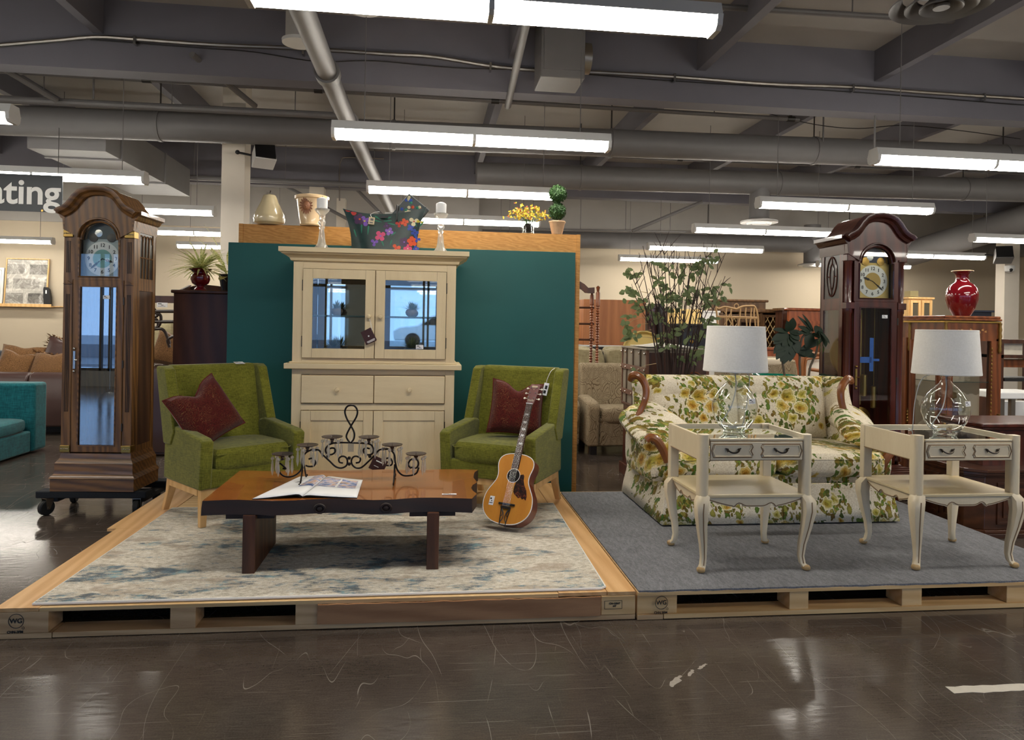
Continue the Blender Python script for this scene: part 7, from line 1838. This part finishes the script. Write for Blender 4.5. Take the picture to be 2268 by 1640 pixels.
for x in (1812, 1816, 1820, 1824):
    for k in range(6): a = on_y(x + rnd.uniform(-3, 3), 785 - 6 * k, Yr - .03); m.leaf(a, (rnd.uniform(-.02, .03), -.01, .05), .006, n=2)
m.obj('grass_blades', M['leafg'], t)
t = thing('glass_bowl', 'green and teal glass bowl peeping over the back of the sofa', 'bowl')
c = on_y(1738, 838, 6.75); m = MB(); m.lathe([(.001, 0), (.08, 0), (.2, .06), (.24, .1), (.23, .1), (.18, .06), (.02, .015)], 32, (c.x, 6.95, c.z - .08)); m.obj('bowl', plain('teal_glass', '#0f7a62', .1, coat=.6), t)
simple('sofa_table', 'narrow dark table hidden behind the sofa, holding the teal bowl', 'table', [('top', (c.x - .35, c.x + .35, 6.72, 7.2, c.z - .105, c.z - .081), 'mahog'), ('leg', (c.x - .33, c.x - .28, 6.9, 6.95, 0, c.z - .105), 'mahog'), ('leg', (c.x + .28, c.x + .33, 6.9, 6.95, 0, c.z - .105), 'mahog')])

# ---------------------------------------------------------------- far right
def ltc(t, x0, x1, z0, z1):
    mid = (x0 + x1) / 2
    box(x0 - .03, x1 + .03, 14.96, 15.42, z1, z1 + .04).obj('top', M['paleleg'], t, smooth=0)
    for a, b in ((x0 + .02, mid - .01), (mid + .01, x1 - .02)): MB().ring(a, b, z1 - .55, z1 - .03, .06, 14.97, 15.0).obj('door', M['paleleg'], t, smooth=0); box(a + .06, b - .06, 14.99, 14.995, z1 - .49, z1 - .09).obj('pane', plain('smoky_pane', '#5c5648', .2), t, smooth=0)
far_box('pale_cabinet', 'pale pine two-door cabinet far back beside the cherry clock', 'cabinet', 2013, 2064, 662, 720, 15.0, .4, 'paleleg', extra=ltc)
c = on_y(2025, 661, 15.1); tag(box(c.x - .1, c.x + .1, 15.1, 15.3, c.z + .04, c.z + .17).obj('small_box', plain('olive_box', '#8a805a', .7), smooth=0), 'small olive box on top of the pale pine cabinet', 'box')
far_box('navy_cabinet', 'low dark navy cabinet glimpsed past the red vase', 'cabinet', 2150, 2196, 691, 720, 11.8, .4, plain('navy_lacquer', '#1c2230', .4), extra=lambda t, x0, x1, z0, z1: box(x0 - .03, x1 + .03, 11.77, 12.23, z1, z1 + .03).obj('top', plain('navy_lacquer', '#1c2230', .4), t, smooth=0))
t = thing('dark_shelf', 'dark wooden open shelf with a photo card beyond the glass-fronted cabinet', 'shelf')
Yq = 8.2; x0, x1, z0, z1 = at2(2216, 2330, 752, 795, Yq)
box(x0, x1, Yq, Yq + .4, z1 - .05, z1).obj('top', M['mahog'], t, smooth=0); box(x0, x1, Yq, Yq + .4, z0, z0 + .04).obj('shelf_board', M['mahog'], t, smooth=0)
for x in (x0, x1 - .05): box(x, x + .05, Yq, Yq + .4, 0, z1 - .05).obj('post', M['mahog'], t, smooth=0)
c0 = on_y(2222, 761, Yq + .1); c1 = on_y(2264, 789, Yq + .1)
tag(box(c0.x, c1.x, Yq + .1, Yq + .11, z0 + .041, c0.z).obj('photo_card', plain('cream_photo', '#e8dcc8', .5, var=.3, sc=8), smooth=0), 'cream picture card propped on the dark open shelf', 'card')
box(x0 + .05, x1 - .05, Yq + .1, Yq + .3, on_y(2240, 815, Yq).z, on_y(2240, 797, Yq).z).obj('drawer', M['walnut'], t, smooth=0)
box(x0 + .05, x1 - .05, Yq - .02, Yq + .4, on_y(2240, 845, Yq).z, on_y(2240, 838, Yq).z).obj('shelf_board', M['black'], t, smooth=0)
t = thing('white_side_chair', 'white slab-topped chair frame with grey legs beyond the glass-fronted cabinet', 'chair')
Yq = 7.4; x0, x1, z0, z1 = at2(2214, 2330, 870, 885, Yq)
box(x0, x1, Yq, Yq + .5, z0, z1).obj('seat', M['white'], t, smooth=0, bev=.01)
for px in (2224, 2248, 2300): a = on_y(px, 885, Yq); box(a.x - .025, a.x + .025, Yq + .02, Yq + .07, 0, z0).obj('leg', M['steel'], t, smooth=0)
t = thing('pale_tile_stack', 'pale stone slab leaning low beyond the white chair', 'slab')
x0, x1, z0, z1 = at2(2214, 2330, 890, 910, 8.0); box(x0, x1, 8.0, 8.15, 0, z1).obj('slab', M['white'], t, smooth=0)

# ---------------------------------------------------------------- floor marks
a, b = on_z(2105, 1530, 0), on_z(2400, 1524, 0)
n = 14; o = MB().prism([(a.x + (b.x - a.x) * i / n + rnd.uniform(-.004, .004), a.y - .028 + rnd.uniform(-.006, .006)) for i in range(n + 1)] + [(b.x - (b.x - a.x) * i / n, a.y + .028 + rnd.uniform(-.005, .005)) for i in range(n + 1)], .0004, .0012, 'z').obj('floor_tape', plain('worn_white_tape', '#cfc8ba', .7, var=.12, sc=30), smooth=0)
tag(o, 'worn white tape strip stuck on the dark floor', 'tape')
for k, (px, py, w, h, lab) in enumerate(((1497, 1510, .075, .05, 'largest white paint scrape on the dark floor'), (1530, 1492, .045, .03, 'middle white paint scrape on the dark floor'), (1556, 1477, .06, .02, 'smallest white paint scrape, highest of the three'))):
    c = on_z(px, py, 0); pts = [(c.x + w * .5 * math.cos(a) * rnd.uniform(.6, 1.1) + .4 * h * math.sin(a), c.y + h * math.sin(a) * rnd.uniform(.6, 1.1) + .3 * w * math.cos(a)) for a in [2 * PI * i / 16 for i in range(16)]]
    o = MB().prism(pts, .0004, .001, 'z').obj('paint_scrape', plain('scraped_paint', '#a89e92', .8, var=.3, sc=60), smooth=0); tag(o, lab, 'paint mark')
